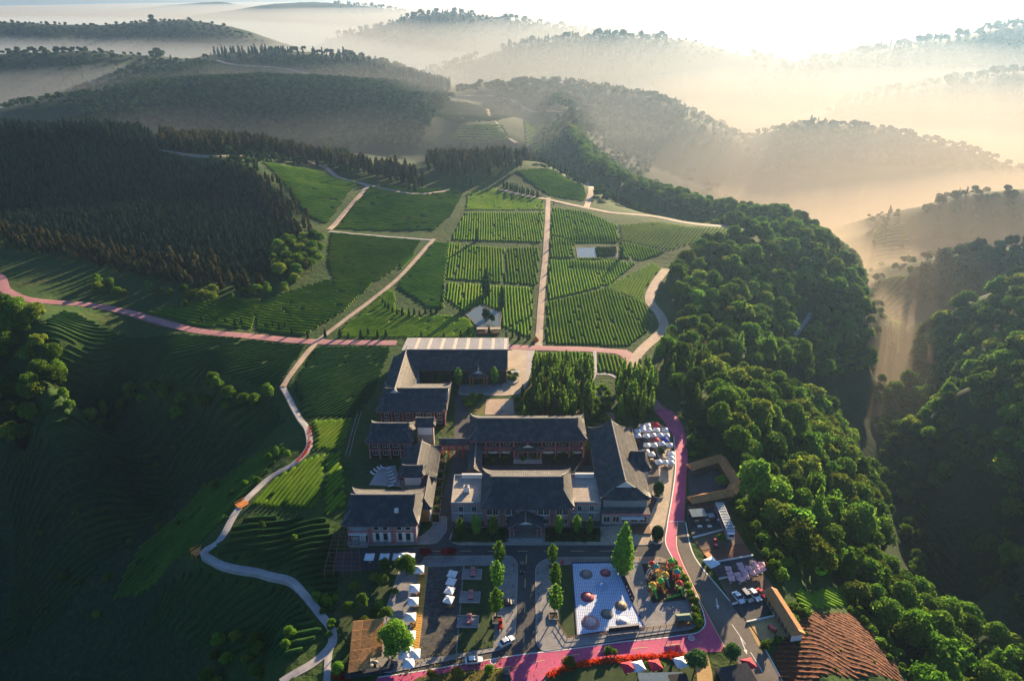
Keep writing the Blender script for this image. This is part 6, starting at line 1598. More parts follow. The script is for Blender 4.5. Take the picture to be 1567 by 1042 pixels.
MD = [((258,260),1.9,'grey',(.16,.17,.16),(.30,.22,.22)),((462,245),1.6,'dark red',(.30,.07,.09),(.50,.14,.16)),((420,385),1.9,'pale blue',(.42,.50,.62),(.24,.42,.74)),((272,500),1.95,'crimson',(.36,.05,.08),(.52,.13,.16)),
      ((630,595),1.75,'brown',(.17,.14,.10),(.34,.22,.12)),((478,682),1.75,'dark grey',(.14,.14,.13),(.26,.23,.18)),((305,772),2.5,'large pink',(.46,.24,.25),(.66,.46,.44)),((648,765),1.9,'white and blue',(.42,.46,.55),(.60,.66,.76))]
for (zx, zy), r, cn, c1, c2 in MD:
    px, py = 860 + zx * .14398, 840 + zy * .14395; x, y = E(px, py, .5)
    t = thing('play_mound', f'{cn} round climbing mound on the patterned court', 'mound', (x, y, .241), 0, 'round climbing mounds on the patterned court')
    b = MB(); b.lathe([(r, 0), (r * .98, .10), (r * .62, .26), (r * .58, .3)], 28); b.build('ring', mat(cn.replace(' ', '_') + '_ring', c1, None, 2, .7), t, True)
    b = MB(); b.lathe([(r*.575, .3)] + [(r*.575*math.cos(a), .3 + r*.3*math.sin(a)) for a in np.linspace(.15, 1.5, 7)], 24); b.build('dome', mat(cn.replace(' ', '_') + '_dome', c2, None, 1.5, .5), t, True)
    for k in range(5):
        a = k * 1.257; b = MB(); b.lathe([(.10, 0), (.07, .1), (0, .12)], 6, (r*.44*math.cos(a), r*.44*math.sin(a), .3 + r*.3*.62)); b.build('handhold', M_KERB, t)
p, q = E(931, 966, 0), E(977, 961, 0)
sg = thing('sign_board', 'long dark board standing along the front edge of the patterned court', 'sign board', ((p[0]+q[0])/2, (p[1]+q[1])/2 - .5, .14), math.atan2(q[1]-p[1], q[0]-p[0]))
lw = math.dist(p, q) / 2
MB().box(-lw, lw, -.12, .12, .3, 1.9).build('panel', M_DARKW, sg); MB().box(-lw - .1, lw + .1, -.3, .3, 1.901, 2.0).build('cap', M_KERB, sg)
for x in (-lw * .8, 0, lw * .8): MB().box(x - .1, x + .1, -.1, .1, 0, .299).build('foot', M_POLE, sg)
# bench wall between court and plaza
p, q = Vector(E(950, 884, 0)), Vector(E(966, 919, 0)); d = q - p; bw = thing('bench', 'dark blue slatted bench along the curved side of the patterned court', 'bench', (p.x, p.y, .17), math.atan2(d.y, d.x))
n_ = 7
for k in range(n_):
    x = d.length * k / (n_ - 1); MB().box(x - .06, x + .06, .3, .8, 0, .5).build('leg', M_NAVY, bw)
for k in range(3): MB().box(0, d.length, .3 + k * .18, .44 + k * .18, .501, .56).build('slat', M_NAVY, bw)
MB().box(0, d.length, .86, .92, .2, 1.2).build('backrest', M_NAVY, bw)
# wooden fences
def fence(pts, label, h=1.0, step=1.8, m=M_BROWNW, z=.14):
    P = [Vector(E(a, b, z)) for a, b in pts]; t = thing('fence', label, 'fence', (P[0].x, P[0].y, z)); o = P[0]
    for a, b in zip(P[:-1], P[1:]):
        n = max(1, int((b - a).length / step))
        for k in range(n + (b is P[-1])):
            c = a.lerp(b, k / n) - o; MB().box(c.x - .07, c.x + .07, c.y - .07, c.y + .07, -.3, h).build('post', m, t)
        for zz in (.35, .8):
            q = MB(); q.bar((a.x - o.x, a.y - o.y, h * zz), (b.x - o.x, b.y - o.y, h * zz), .07, .1); q.build('rail', m, t)
M_FWOOD = mat('fence_wood', (.34, .20, .10), (.24, .14, .07), 2, .7)
fence([(840,858),(880,858),(920,858),(945,857)], 'low brown fence along the top of the patterned court', m=M_FWOOD)
fence([(852,952),(868,977),(920,972),(930,970)], 'low brown fence round the lower left corner of the patterned court', m=M_FWOOD)
fence([(980,964),(1020,959),(1060,953),(1060,935),(1045,905),(1032,878),(1024,862)], 'low brown fence between the plaza and the pink road', m=M_FWOOD)
fence([(968,857),(1000,856),(1020,860)], 'orange-lit fence behind the play frames', m=M_ORANGE)  # warm light on the wood is put in as orange timber
fence([(1125,770),(1141,806),(1160,846),(1190,892)], 'dark fence along the back of the lots', 1.4, 2.2, m=M_BROWNW, z=.0)
fence([(529,699),(538,665),(548,632)], 'long pale fence in the grass left of the left middle hall', .9, 2.5, m=M_KERB, z=.0)
fence([(534,700),(543,665),(553,632)], 'second pale fence in the grass nearer the left middle hall', .9, 2.5, m=M_KERB, z=.0)
# play frames
M_PG = mat('play_green', (.06, .42, .05), (.05, .34, .04), 1, .4); M_PY = mat('play_yellow', (.70, .42, .04), (.6, .36, .04), 1, .4); M_PR = mat('play_red', (.55, .04, .04), (.45, .03, .03), 1, .4); M_PB = mat('play_teal', (.05, .28, .24), (.04, .22, .2), 1, .4)
def tower(px, py, rm, dm, label, h=3.2):
    x, y = E(px, py, 2.6); t = thing('play_tower', label, 'play tower', (x, y, .21), .3, 'play frames on the dark floor')
    for sx in (-.8, .8):
        for sy in (-.8, .8): MB().box(sx-.07, sx+.07, sy-.07, sy+.07, 0, h - .8).build('post', M_PY, t)
    MB().box(-.9, .9, -.9, .9, 1.3, 1.42).build('platform', dm, t)
    b = MB(); b.lathe([(1.05, h-.85), (.98, h-.7), (.6, h-.25), (.0, h+.1)], 10); b.build('roof', rm, t)
    b = MB(); b.lathe([(.0, h), (.18, h + .15), (.0, h + .35)], 8); b.build('finial', M_PR, t)
    b = MB(); b.tube([(.0, -.9, 1.4), (0, -1.5, 1.1), (0, -2.3, .45), (0, -2.9, .2)], .32, 8); b.build('slide', dm, t)
    for k in range(4): MB().box(-1.25, -.92, -.3, .3, .25 + k * .3, .32 + k * .3).build('step', M_PR, t)
    for sy in (-.85, .85): MB().box(-.8, .8, sy - .03, sy + .03, 1.7, 2.0).build('panel', M_PR, t)
for a, b, rm, dm, lb in ((1027,858,M_PG,M_PR,'play tower with a bright green roof beside the brick road'), (1004,866,M_PB,M_PY,'play tower with a teal roof at the back of the frames'), (1011,888,M_PG,M_PY,'play tower with a bright green roof in the middle of the frames'), (999,894,M_PY,M_PG,'play tower with a yellow roof nearest the plaza'),
                          (1036,874,M_PB,M_PR,'play tower with a teal roof near the fence'), (1018,878,M_PY,M_PB,'play tower with a cream roof between the green ones'), (1040,892,M_PR,M_PG,'play tower with a red roof near the fence'), (998,862,M_PR,M_PB,'play tower with a red roof in the far corner')):
    tower(a, b, rm, dm, lb)
x, y = E(996, 878, 1.2); t = thing('climbing_arch', 'pale climbing arch at the edge of the play frames', 'play arch', (x, y, .21), .8)
b = MB(); b.tube([(1.5*math.cos(a), 0, 2.2*math.sin(a)) for a in np.linspace(0, math.pi, 12)], .16, 8); b.build('arch', M_WHITEW, t, True)
b = MB(); b.tube([(1.5*math.cos(a), .8, 2.2*math.sin(a)) for a in np.linspace(0, math.pi, 12)], .16, 8); b.build('arch', M_WHITEW, t, True)
for k in range(6):
    a = .4 + k * .47; b = MB(); b.bar((1.5*math.cos(a), 0, 2.2*math.sin(a)), (1.5*math.cos(a), .8, 2.2*math.sin(a)), .08); b.build('rung', M_PY, t)
for a, b_, m, r, lb in ((1014,903,M_PR,.55,'red play ball at the front of the frames'), (1020,904,M_PR,.4,'small red play ball beside the larger one')):
    x, y = E(a, b_, .6); t = thing('play_ball', lb, 'play ball', (x, y, .21))
    q = MB(); q.lathe([(r*math.sin(k), r - r*math.cos(k)) for k in np.linspace(.02, math.pi - .02, 10)], 14); q.build('ball', m, t, True); q = MB(); q.lathe([(r * .6, -.01), (r * .5, .08)], 12); q.build('base', M_KERB, t)
for a, b_, rz, lb in ((1002,905,.5,'green spring rocker at the front of the frames'), (1004,914,1.8,'green spring rocker in the front corner')):
    x, y = E(a, b_, .5); t = thing('spring_rocker', lb, 'spring rocker', (x, y, .21), rz)
    q = MB(); q.tube([(.1*math.cos(k*1.2), .1*math.sin(k*1.2), k*.03) for k in range(16)], .03, 5); q.build('spring', M_POLE, t)
    q = MB(); q.box(-.7, .7, -.16, .16, .48, .95); q.box(.3, .75, -.14, .14, .951, 1.35); q.build('body', M_PG, t)
    q = MB(); q.bar((.4, -.4, 1.1), (.4, .4, 1.1), .06); q.build('handle', M_PY, t)
# lettering fence: standing green strokes on a low rail (too small to read in the photograph)
p, q = Vector(E(1020, 916, .8)), Vector(E(1041, 910, .8)); d = q - p; t = thing('letter_sign', 'row of standing green letters at the front of the dark play floor', 'letter sign', (p.x, p.y, .21), math.atan2(d.y, d.x))
MB().box(-.2, d.length + .2, -.08, .08, .0, .25).build('base', M_DARKW, t)
for k in range(6):
    x = d.length * (k + .5) / 6; b = MB(); b.box(x-.28, x-.14, -.06, .06, .251, 1.15); b.box(x+.14, x+.28, -.06, .06, .251, 1.15); b.box(x-.139, x+.139, -.06, .06, .60 + .2 * (k % 2), .74 + .2 * (k % 2)); b.box(x-.139, x+.139, -.06, .06, 1.0, 1.13) if k % 3 else None; b.build('letter', M_PG, t)
b = MB(); b.lathe([(.35, 0), (.35, .2)], 12); o = b.build('emblem', M_CREAM, t); o.location = (-.7, .1, .6); o.rotation_euler = (math.pi/2, 0, 0)
# kiosk with green canopy
x, y = E(1046, 944, 2.4); t = thing('kiosk', 'market kiosk with a dark green canopy and a yellow float on the plaza', 'kiosk', (x, y, .18), .1)
M_KG = mat('green_canopy', (.10, .16, .11), (.07, .12, .08), 1, .7)
b = MB(); b.add([(-2.1,-1.2,2.3),(2.1,-1.2,2.3),(2.1,1.2,2.3),(-2.1,1.2,2.3),(-1.7,0,2.9),(1.7,0,2.9)], [(0,1,5,4),(1,2,5),(2,3,4,5),(3,0,4),(3,2,1,0)]); b.build('canopy', M_KG, t)
for sx in (-1.9, 1.9):
    for sy in (-1.0, 1.0): MB().box(sx-.05, sx+.05, sy-.05, sy+.05, 0, 2.29).build('post', M_POLE, t)
MB().box(-1.8, 1.8, -1.0, -.4, 0, .95).build('counter', M_BROWNW, t); MB().box(-1.8, 1.8, .5, .9, 0, 1.6).build('shelf', M_BROWNW, t)
x2, y2 = E(1051, 950, .5); f_ = thing('toy_float', 'yellow round float leaning before the kiosk', 'toy', (x2, y2, .18))
b = MB(); b.tube([(.55*math.cos(a), .55*math.sin(a), .3) for a in np.linspace(0, 2*math.pi, 15)], .22, 8, cap=False); b.build('ring', M_PY, f_, True); b = MB(); b.lathe([(.05, .3), (.25, .45), (.2, .75), (0, .85)], 10, (.5, 0, .2)); b.build('head', M_PY, f_, True)
# ------------------------------------------------------------------ pergola, bamboo roof, plinths
M_PERG = mat('pergola_timber', (.22, .085, .065), (.15, .055, .04), 1, .7)
pg = thing('pergola', 'open red-brown timber pergola beside the left front hall', 'pergola')
c00, c10, c01, c11 = (Vector(E(a, b, 2.8)) for a, b in ((496,873),(551,873),(511,815),(548,815)))
for i in range(5):
    for j in (0, 1, 2):
        p = (c00.lerp(c10, i/4)).lerp(c01.lerp(c11, i/4), j/2); b = MB(); b.box(p.x-.1, p.x+.1, p.y-.1, p.y+.1, -1.5, 2.7); b.build('post', M_PERG, pg)
for i in range(5):
    p, q = c00.lerp(c10, i/4), c01.lerp(c11, i/4); b = MB(); b.bar((p.x, p.y, 2.8), (q.x, q.y, 2.8), .16, .2); b.build('beam', M_PERG, pg)
for j in range(10):
    p, q = c00.lerp(c01, j/9), c10.lerp(c11, j/9); b = MB(); b.bar((p.x-.3, p.y, 2.98), (q.x+.3, q.y, 2.98), .12, .14); b.build('rafter', M_PERG, pg)
M_BAMB = mat('bamboo_mat', (.52, .29, .10), (.34, .18, .06), 1.2, .75, bump=.4, rand=.28)
br = thing('bamboo_shelter', 'shelter roofed with brown bamboo mats above the pink road', 'shelter')
c00, c10, c01, c11 = (Vector((*E(a, b, z), z)) for a, b, z in ((532,1030,2.8),(583,1020,2.8),(540,952,3.6),(588,947,3.6)))
RB = random.Random(5)
for i in range(3):
    for j in range(5):
        if i == 2 and j < 1: continue
        f0, f1, g0, g1 = i/3+.006, (i+1)/3-.006, j/5+.004, (j+1)/5+.02
        P = lambda u, v: (c00.lerp(c10, u)).lerp(c01.lerp(c11, u), v)
        dz = Vector((0, 0, RB.uniform(0, .10) + .02 * (i + j) % .05)); q = [P(f0, g0)+dz, P(f1, g0)+dz, P(f1, g1)+dz+Vector((0,0,.07)), P(f0, g1)+dz+Vector((0,0,.07))]; lo = [v - Vector((0,0,.06)) for v in q]
        b = MB(); b.add(q + lo, [(0,1,2,3),(7,6,5,4),(0,4,5,1),(1,5,6,2),(2,6,7,3),(3,7,4,0)]); pn = b.build('panel', M_BAMB, br)
        sb = MB()
        for k in range(9):
            a, c = q[0].lerp(q[3], (k+.5)/9), q[1].lerp(q[2], (k+.5)/9); sb.bar(a + Vector((0,0,.03)), c + Vector((0,0,.03)), .07, .06)
        tag(sb.build('bamboo_canes', M_BAMB, pn), kind='stuff')
for u in (.04, .5, .96):
    for v in (.04, .5, .96): p = (c00.lerp(c10, u)).lerp(c01.lerp(c11, u), v); b = MB(); b.box(p.x-.1, p.x+.1, p.y-.1, p.y+.1, -2, p.z - .12); b.build('post', M_BROWNW, br)
for k, (a, b_) in enumerate(((564,1008),(568,1018),(559,1019),(573,1012),(566,1013))):
    x, y = E(a, b_, .8); t = thing('garden_stone', 'pale boulder heaped at the broken corner of the bamboo shelter', 'stone', (x, y, .2), k, 'pale boulders by the bamboo shelter')
    V_, F_ = core_blob((0, 0, .4), (.7 + .1 * k, .55, .5), np.random.RandomState(k), 6, 8); V_ *= 1 + .2 * (np.random.RandomState(k).rand(len(V_), 1) - .5); link('boulder', np_mesh('boulder', V_, F_, M_KERB), t)
sl = slab('wall', [(528,1040),(600,1026),(603,1021),(596,1011),(586,1024),(528,1034)], 0, 1.1, mat('dark_blue_wall', (.03,.04,.06), (.02,.03,.045), .6, .7)); tag(sl, 'low dark wall along the pink road below the bamboo shelter', kind='structure')
for k, (a, b_) in enumerate(((722,879),(719,914),(716,951))):
    x, y = E(a, b_, .3); o = ('upper', 'middle', 'lower')[k]
    t = thing('stone_plinth', f'grey stone terrace on the lawn, {o} of three beside the plaza', 'plinth', (x, y, .22), -.02, 'three grey terraces on the lawn')
    MB().box(-2.9, 2.9, -2.0, 2.0, -.2, .22).build('slab', M_PAVE, t)
    for q in ((-2.9, 2.9, 1.8, 2.0), (2.7, 2.9, -2.0, 1.79), (-2.9, 2.69, -2.0, -1.8)): MB().box(*q, .221, .42).build('edging', M_KERB, t)
    t = thing('seat_block', f'rose coloured upholstered block on the {o} grey terrace', 'seat', (x + .3, y + .35, .442), 0, 'rose blocks on the grey terraces')
    M_ROSEU = mat('rose_fabric', (.50, .20, .22), (.42, .16, .18), 2, .8)
    MB().box(-.65, .65, -1.3, 1.3, .0, .55).build('seat', M_ROSEU, t); b = MB(); b.box(-.65, .65, .8, 1.3, .551, 1.3); b.build('backrest', M_ROSEU, t); MB().box(-.6, .6, -1.35, -1.301, .0, .4).build('front_panel', M_DARKW, t)
# tree boxes, bollards, planters
def tree_box(px, py, label, s=1.3):
    x, y = E(px, py, .5); t = thing('tree_box', label, 'planter', (x, y, .14), 0, 'square tree boxes along the pavement')
    for q in ((-s, s, -s, -s+.2), (-s, s, s-.2, s), (-s, -s+.2, -s+.2, s-.2), (s-.2, s, -s+.2, s-.2)): MB().box(*q, 0, .55).build('side', M_PAVE, t)
    MB().box(-s+.2, s-.2, -s+.2, s-.2, 0, .4).build('soil', M_SOIL, t); return x, y
for a, b_, lb in ((761,948,'square tree box beside the red tricycle'), (764,908,'square tree box beside the black car'), (765,876,'square tree box at the top of the left pavement'), (847,942,'square tree box at the lower end of the right pavement'), (848,905,'square tree box in the middle of the right pavement'), (845,868,'square tree box at the top of the right pavement')):
    tree_box(a, b_, lb)
for sd, lst in (('left', ((786,864),(786,873),(785,896),(785,911),(784,936),(784,950))), ('right', ((824,876),(824,898),(824,908),(825,936),(825,947)))):
    for k, (a, b_) in enumerate(lst):
        x, y = E(a, b_, .5); o = ('topmost', 'second', 'third', 'fourth', 'fifth', 'lowest')[k]
        t = thing('bollard', f'dark bollard on the {"plaza" if sd == "left" else "court"} side of the driveway, {o} of its row', 'bollard', (x, y, .14), 0, 'bollards along the driveway')
        b = MB(); b.lathe([(.13, 0), (.11, .1), (.1, .8), (.13, .82), (.13, .9), (0, .97)], 8); b.build('body', M_DARKW, t); b = MB(); b.lathe([(.105, .62), (.105, .72)], 8); b.build('band', M_YLINE, t)
for k, (a, b_) in enumerate(((1007,757),(1005,826))):
    x, y = E(a, b_, .3); lb = ('upper', 'lower')[k]
    t = thing('round_planter', f'{lb} round stone planter on the cream pavement', 'planter', (x, y, .14), 0, 'round stone planters')
    b = MB(); b.lathe([(1.9, 0), (2.0, .6), (1.7, .6), (1.6, .45)], 20); b.build('rim', M_KERB, t); b = MB(); b.lathe([(1.6, .44), (.2, .62)], 16); b.build('soil', M_SOIL, t)
    e = thing('clipped_tree', f'dark clipped oval tree in the {lb} round planter', 'tree', (x, y, .6), k, 'clipped oval trees in round planters'); link('trunk', trunk_mesh(2.2, .12, 3, 0), e)
    rs = np.random.RandomState(5 + k); d_ = sphere_pts(1300, rs); P = d_ * np.array([1.75, 1.75, 2.3]) * rs.uniform(.92, 1.04, (1300, 1)) + np.array([0, 0, 2.6]); c1 = leaf_cards(P, d_, .20, rs); c2 = core_blob((0, 0, 2.6), (1.5, 1.5, 2.0), rs, 8, 10)
    link('crown', np_mesh('crown', *joinVF([c1, c2]), M_LEAF_CYP, False), e)
e = plant('round', (*E(1012, 690, 2.2), .1), 0, .42, 'small round tree among the parasols of the crowded terrace', v=1)
for k in range(9):
    a, b_ = 676.5 - 1.2 * k + 1.6 * (k < 4), 690 + 13.2 * k; x, y = E(a, b_, .4); o = ('topmost', 'second', 'third', 'fourth', 'fifth', 'sixth', 'seventh', 'eighth', 'lowest')[k]
    t = thing('street_planter', f'long planter along the gallery, {o} in the left street', 'planter', (x, y, .04), .03, 'planters down the left street')
    for q in ((-1.25, 1.25, -1.35, -1.2), (-1.25, 1.25, 1.2, 1.35), (-1.25, -1.1, -1.19, 1.19), (1.1, 1.25, -1.19, 1.19)): MB().box(*q, 0, .75).build('side', M_CREAM, t)
    MB().box(-1.09, 1.09, -1.19, 1.19, 0, .6).build('soil', M_SOIL, t)
    plant('shrub', (x, y, .55), k, (.85, .85, 1.1), f'bush growing in the {o} planter of the left street', 'bushes in the left street planters')
# ------------------------------------------------------------------ stalls and odds and ends
def stall(px, py, w, d_, h, rz, rm, label, cat='stall', z=.1):
    x, y = E(px, py, h); t = thing('stall', label, cat, (x, y, z), rz)
    b = MB(); b.add([(-w/2,-d_/2,h-.4),(w/2,-d_/2,h-.4),(w/2,d_/2,h-.1),(-w/2,d_/2,h-.1),(-w/2,-d_/2,h-.5),(w/2,-d_/2,h-.5),(w/2,d_/2,h-.2),(-w/2,d_/2,h-.2)], [(0,1,2,3),(7,6,5,4),(0,4,5,1),(1,5,6,2),(2,6,7,3),(3,7,4,0)]); b.build('roof', rm, t)
    for sx in (-1, 1):
        for sy in (-1, 1): MB().box(sx*(w/2-.15)-.06, sx*(w/2-.15)+.06, sy*(d_/2-.15)-.06, sy*(d_/2-.15)+.06, 0, h-.45).build('post', M_BROWNW, t)
    MB().box(-w/2+.3, w/2-.3, -d_/2+.2, -d_/2+.7, 0, .95).build('counter', M_BROWNW, t); MB().box(-w/2+.25, w/2-.25, d_/2-.32, d_/2-.25, 0, h-.6).build('back_wall', M_DARKW, t)
    return t
stall(1085, 849, 1.8, 2.6, 2.6, .5, M_ORANGE, 'small orange-topped stall beside the white parasol on the lots')
stall(1068, 784, 5.0, 3.4, 2.8, .1, M_GLROOF, 'grey-green roofed stall at the head of the black terrace', z=.26)
stall(1088, 788, 2.2, 1.6, 2.2, .2, M_METAL, 'small grey stall between the green stall and the bus', z=.26)
stall(1012, 1036, 11, 3.0, 2.6, .02, M_GLROOF, 'long grey roofed stall below the red parasols', z=.03)
stall(1040, 1041, 4.5, 4.0, 2.9, .1, M_DARKW, 'black roofed stall beside the yellow path at the bottom', z=.03)
stall(1128, 1033, 8.5, 6.0, 3.0, .2, mat('black_glossy_roof', (.015, .016, .02), (.03, .032, .036), .8, .25), 'large black glossy roofed stall beside the grey road', z=.0)
slab('path', [(1058,1002),(1083,1000),(1090,1030),(1092,1060),(1068,1060),(1066,1030)], -.2, .08, M_TAN, 'yellow path going down from the pink road')
slab('lawn', [(828,1052),(842,1033),(866,1020),(905,1012),(1000,1004),(1056,1002),(1062,1030),(1060,1062),(828,1062)], -.2, .07, M_LAWN, 'dark planted beds below the pink road')
slab('lawn', [(640,1036),(700,1026),(772,1022),(772,1062),(600,1062)], -.2, .07, pavmat('gold_bed', (.13,.11,.02), (.05,.06,.015), .5, .95), 'golden planted bed below the pink road')
# red flowering edging along the pink road (one strip of flowers)
def strip_leaves(px, wdt, n, size, m, name, label, h=.5, z=.1, seed=3):
    Q = smooth_line(Q0(px), .5); rs = np.random.RandomState(seed); i = rs.randint(0, len(Q), n); P = np.c_[Q[i] + rs.normal(0, wdt / 2, (n, 2)), z + rs.uniform(.05, h, n)]
    V_, F_ = leaf_cards(P, np.tile([0, 0, 1.0], (n, 1)), size, rs); return tag(link(name, np_mesh(name, V_, F_, m, False)), label, kind='stuff')
M_FLOW = leafmat('red_flowers', (.55, .03, .01, 1), (.65, .08, .015, 1), (.40, .03, .02, 1), .4, .6)
strip_leaves([(840,1034),(870,1021),(910,1013),(960,1008),(1000,1005),(1040,1004)], .9, 1500, .22, M_FLOW, 'red_flowers', 'band of red flowers along the lower edge of the pink road')
strip_leaves([(1025,1000),(1035,1006),(1045,1004)], 1.2, 300, .22, M_FLOW, 'red_flowers', 'patch of red flowers beside the dark round bush')
strip_leaves([(515,1030),(522,1036),(528,1042)], 1.2, 260, .22, M_FLOW, 'red_flowers', 'red flowers beside the grey path end')
strip_leaves([(650,1040),(700,1031),(770,1026)], 11.4, 700, .2, M_LEAF_GOLD, 'golden_foliage', 'golden foliage along the lower edge of the pink road')
strip_leaves([(474,655),(474,675),(470,690),(455,706)], .7, 420, .2, M_FLOW, 'red_flowers', 'red flowers along the outer bend of the garden path')
for px, n, lb in (([(690,829),(694,808),(776,808),(774,830)], 60, 'left'), ([(834,829),(835,808),(918,808),(919,829)], 60, 'right')):
    X, Y = scatter(Q0(px), 1.5, 5, keep=.8); P = np.c_[X, Y, np.full(len(X), .3)]
    rs = np.random.RandomState(9); N_ = len(X) * 40; i = rs.randint(0, len(X), N_); d_ = sphere_pts(N_, rs); d_[:, 2] = abs(d_[:, 2]); V_, F_ = leaf_cards(P[i] + d_ * np.array([.9, .9, .75]), d_, .17, rs)
    tag(link('hedge', np_mesh('hedge', V_, F_, M_LEAF_CYP, False)), f'low clipped planting filling the bed {lb} of the main portico', kind='stuff')
def flagpost(px, py, label, h=3.6):
    x, y = E(px, py, .3); t = thing('banner', label, 'banner', (x, y, .05)); b = MB(); b.tube([(0,0,0),(0,0,h)], .04, 6); b.build('pole', M_POLE, t)
    b = MB(); n = 6; v = []
    for i in range(n+1):
        for j in range(2): v.append((.05 + j * (.55 + .35 * math.sin(i*.5)), .06 * math.sin(i*1.3 + j), h - .1 - i * (h - 1.0) / n))
    v2 = [(x_, y_ + .02, z_) for x_, y_, z_ in v]; k_ = len(v); f = [(2*i, 2*i+1, 2*i+3, 2*i+2) for i in range(n)]; b.add(v + v2, f + [tuple(q + k_ for q in g[::-1]) for g in f]); b.build('flag', M_CANR, t)
flagpost(1032, 1000, 'red feather flag by the lower edge of the pink road'); flagpost(858, 866, 'red feather flag in the planted strip beside the court', 2.6)
# orange tent where the straight path meets the pink road
g = G(820, 522); t = thing('tent', 'small orange tent where the straight path meets the pink road', 'tent', tuple(g))
b = MB(); b.lathe([(1.7, 0), (1.3, .9), (.5, 2.1), (0, 2.6)], 4); b.build('canopy', mat('orange_canvas', (.75, .16, .02), (.65, .13, .02), 1, .7), t); b = MB(); b.box(-.4, .4, -1.35, -1.2, 0, 1.0); b.build('flap', M_DARKW, t)
# white stone on the tan pad, white cover in the forecourt
x, y = E(769, 625, 1.2); t = thing('stone_monument', 'small white stone block with its shadow on the tan square pad', 'monument', (x, y, .13)); MB().box(-.5, .5, -.4, .4, .4, 2.1).build('block', M_WHITEW, t); MB().box(-.8, .8, -.7, .7, 0, .399).build('base', M_KERB, t); b = MB(); b.lathe([(.35, 2.1), (.2, 2.4), (0, 2.5)], 8); b.build('cap', M_WHITEW, t)
x, y = E(784, 577, .5); t = thing('round_planter', 'dark oval hedge bed in the cream forecourt', 'planter', (x, y, .13)); b = MB(); b.lathe([(3.4, 0), (3.4, .45), (3.1, .45)], 20, sy=1.7); b.build('rim', M_KERB, t); b = MB(); b.lathe([(3.1, .42), (.3, .5)], 18, sy=1.7); b.build('soil', M_SOIL, t)
for k in range(5): plant('shrub', (x + 1.6 * math.cos(k*1.3), y + 3.2 * math.sin(k*1.3), .5), k, 1.2, f'dark bush in the oval bed of the cream forecourt', 'bushes in the oval bed')
t = thing('awning', 'white canvas awning over the oval hedge bed', 'awning', (*E(789, 569, 2.4), .13)); b = MB(); b.add([(-2,-.8,2.3),(2,-.8,2.3),(2,.8,2.5),(-2,.8,2.5),(-2,-.8,2.2),(2,-.8,2.2),(2,.8,2.4),(-2,.8,2.4)], [(0,1,2,3),(7,6,5,4),(0,4,5,1),(1,5,6,2),(2,6,7,3),(3,7,4,0)]); b.build('canopy', M_CANW, t)
for sx in (-1.9, 1.9): MB().box(sx-.05, sx+.05, -.05, .05, 0, 2.25).build('post', M_POLE, t)
# ponds
def watermat(c):
    k = NT('pond_water'); b = k.n('ShaderNodeBsdfPrincipled'); k.l(b.outputs[0], k.out.inputs[0]); b.inputs['Base Color'].default_value = c; b.inputs['Roughness'].default_value = .10; b.inputs['Specular IOR Level'].default_value = .2
    bp = k.n('ShaderNodeBump'); bp.inputs['Strength'].default_value = .12; bp.inputs['Distance'].default_value = .05; k.l(k.noise(1.2, 3, k.n('ShaderNodeNewGeometry').outputs['Position']), bp.inputs['Height']); k.l(bp.outputs[0], b.inputs['Normal']); return k.m
M_WATER = watermat((.10, .13, .13, 1))
for px, lb in (([(712,481),(735,466),(768,479),(764,503),(745,508),(733,502)], 'still pond with a small leafy island'), ([(882,379),(944,378),(945,394),(884,395)], 'square fish pond among the tea rows')):
    P = [G(*p) for p in px]; z = sum(p.z for p in P) / len(P) + .12; b = MB(); b.prism([(p.x, p.y) for p in P], z - 3, z); tag(b.build('water', M_WATER), lb, kind='structure')
    k_ = MB()
    for p, q in zip(P, P[1:] + P[:1]): k_.bar((p.x, p.y, z - .1), (q.x, q.y, z - .1), .5, .5)
    tag(k_.build('pond_edge', M_BROWN), 'stone edge of the ' + lb.split(' with')[0].split(' among')[0], kind='structure')
g = [G(*p) for p in ((912,380),(942,379),(942,392),(914,394))]; X, Y = scatter([(q.x, q.y) for q in g], .9, 31); rs = np.random.RandomState(31); P_ = np.c_[X, Y, np.full(len(X), g[0].z + .5)].repeat(5, 0) + rs.normal(0, .35, (len(X) * 5, 3)) * np.array([1, 1, .7])
tag(link('reeds', np_mesh('reeds', *leaf_cards(P_, np.tile([0, 0, 1.0], (len(P_), 1)), .5, rs), M_LEAF_CYP, False)), 'green reeds filling the right half of the fish pond', kind='stuff')
g = G(744, 490); plant('round', (g.x, g.y, g.z), 0, .8, 'leafy tree on the island of the pond', v=1); plant('round', (g.x + 3, g.y - 3, g.z), 1, .6, 'smaller leafy tree on the near side of the pond island', v=1)
t = thing('pavilion', 'low pale-roofed shelter on the near bank of the pond', 'pavilion', tuple(G(748, 509))); b = MB(); b.box(-6, 6, -1.2, 1.2, 2.2, 2.45); b.build('roof', M_CREAM, t)
for x in (-5.5, -1.8, 1.8, 5.5): MB().box(x-.1, x+.1, -.9, .9, -.5, 2.2).build('post', M_BROWNW, t)
MB().box(-5.6, 5.6, -1.1, -.95, -.3, .8).build('railing', M_ROSEW, t)
# lookout decks on the garden path
for (a, b_), lb in (((371,773), 'orange timber lookout deck at the upper bend of the garden path'), ((304,845), 'orange timber lookout deck at the sharp bend of the garden path')):
    g = G(a, b_); t = thing('lookout_deck', lb, 'deck', (g.x, g.y, g.z + .5), .9)
    for k in range(6): MB().box(-1.8 + k * .6, -1.23 + k * .6, -1.6, 1.6, 0, .1).build('board', M_ORANGE, t)
    for x in (-1.7, 1.7):
        for y in (-1.5, 1.5): MB().box(x-.08, x+.08, y-.08, y+.08, -3, 1.1).build('post', M_ORANGE, t)
    for y in (-1.55, 1.55): MB().box(-1.8, 1.8, y-.04, y+.04, .9, 1.0).build('rail', M_ORANGE, t)
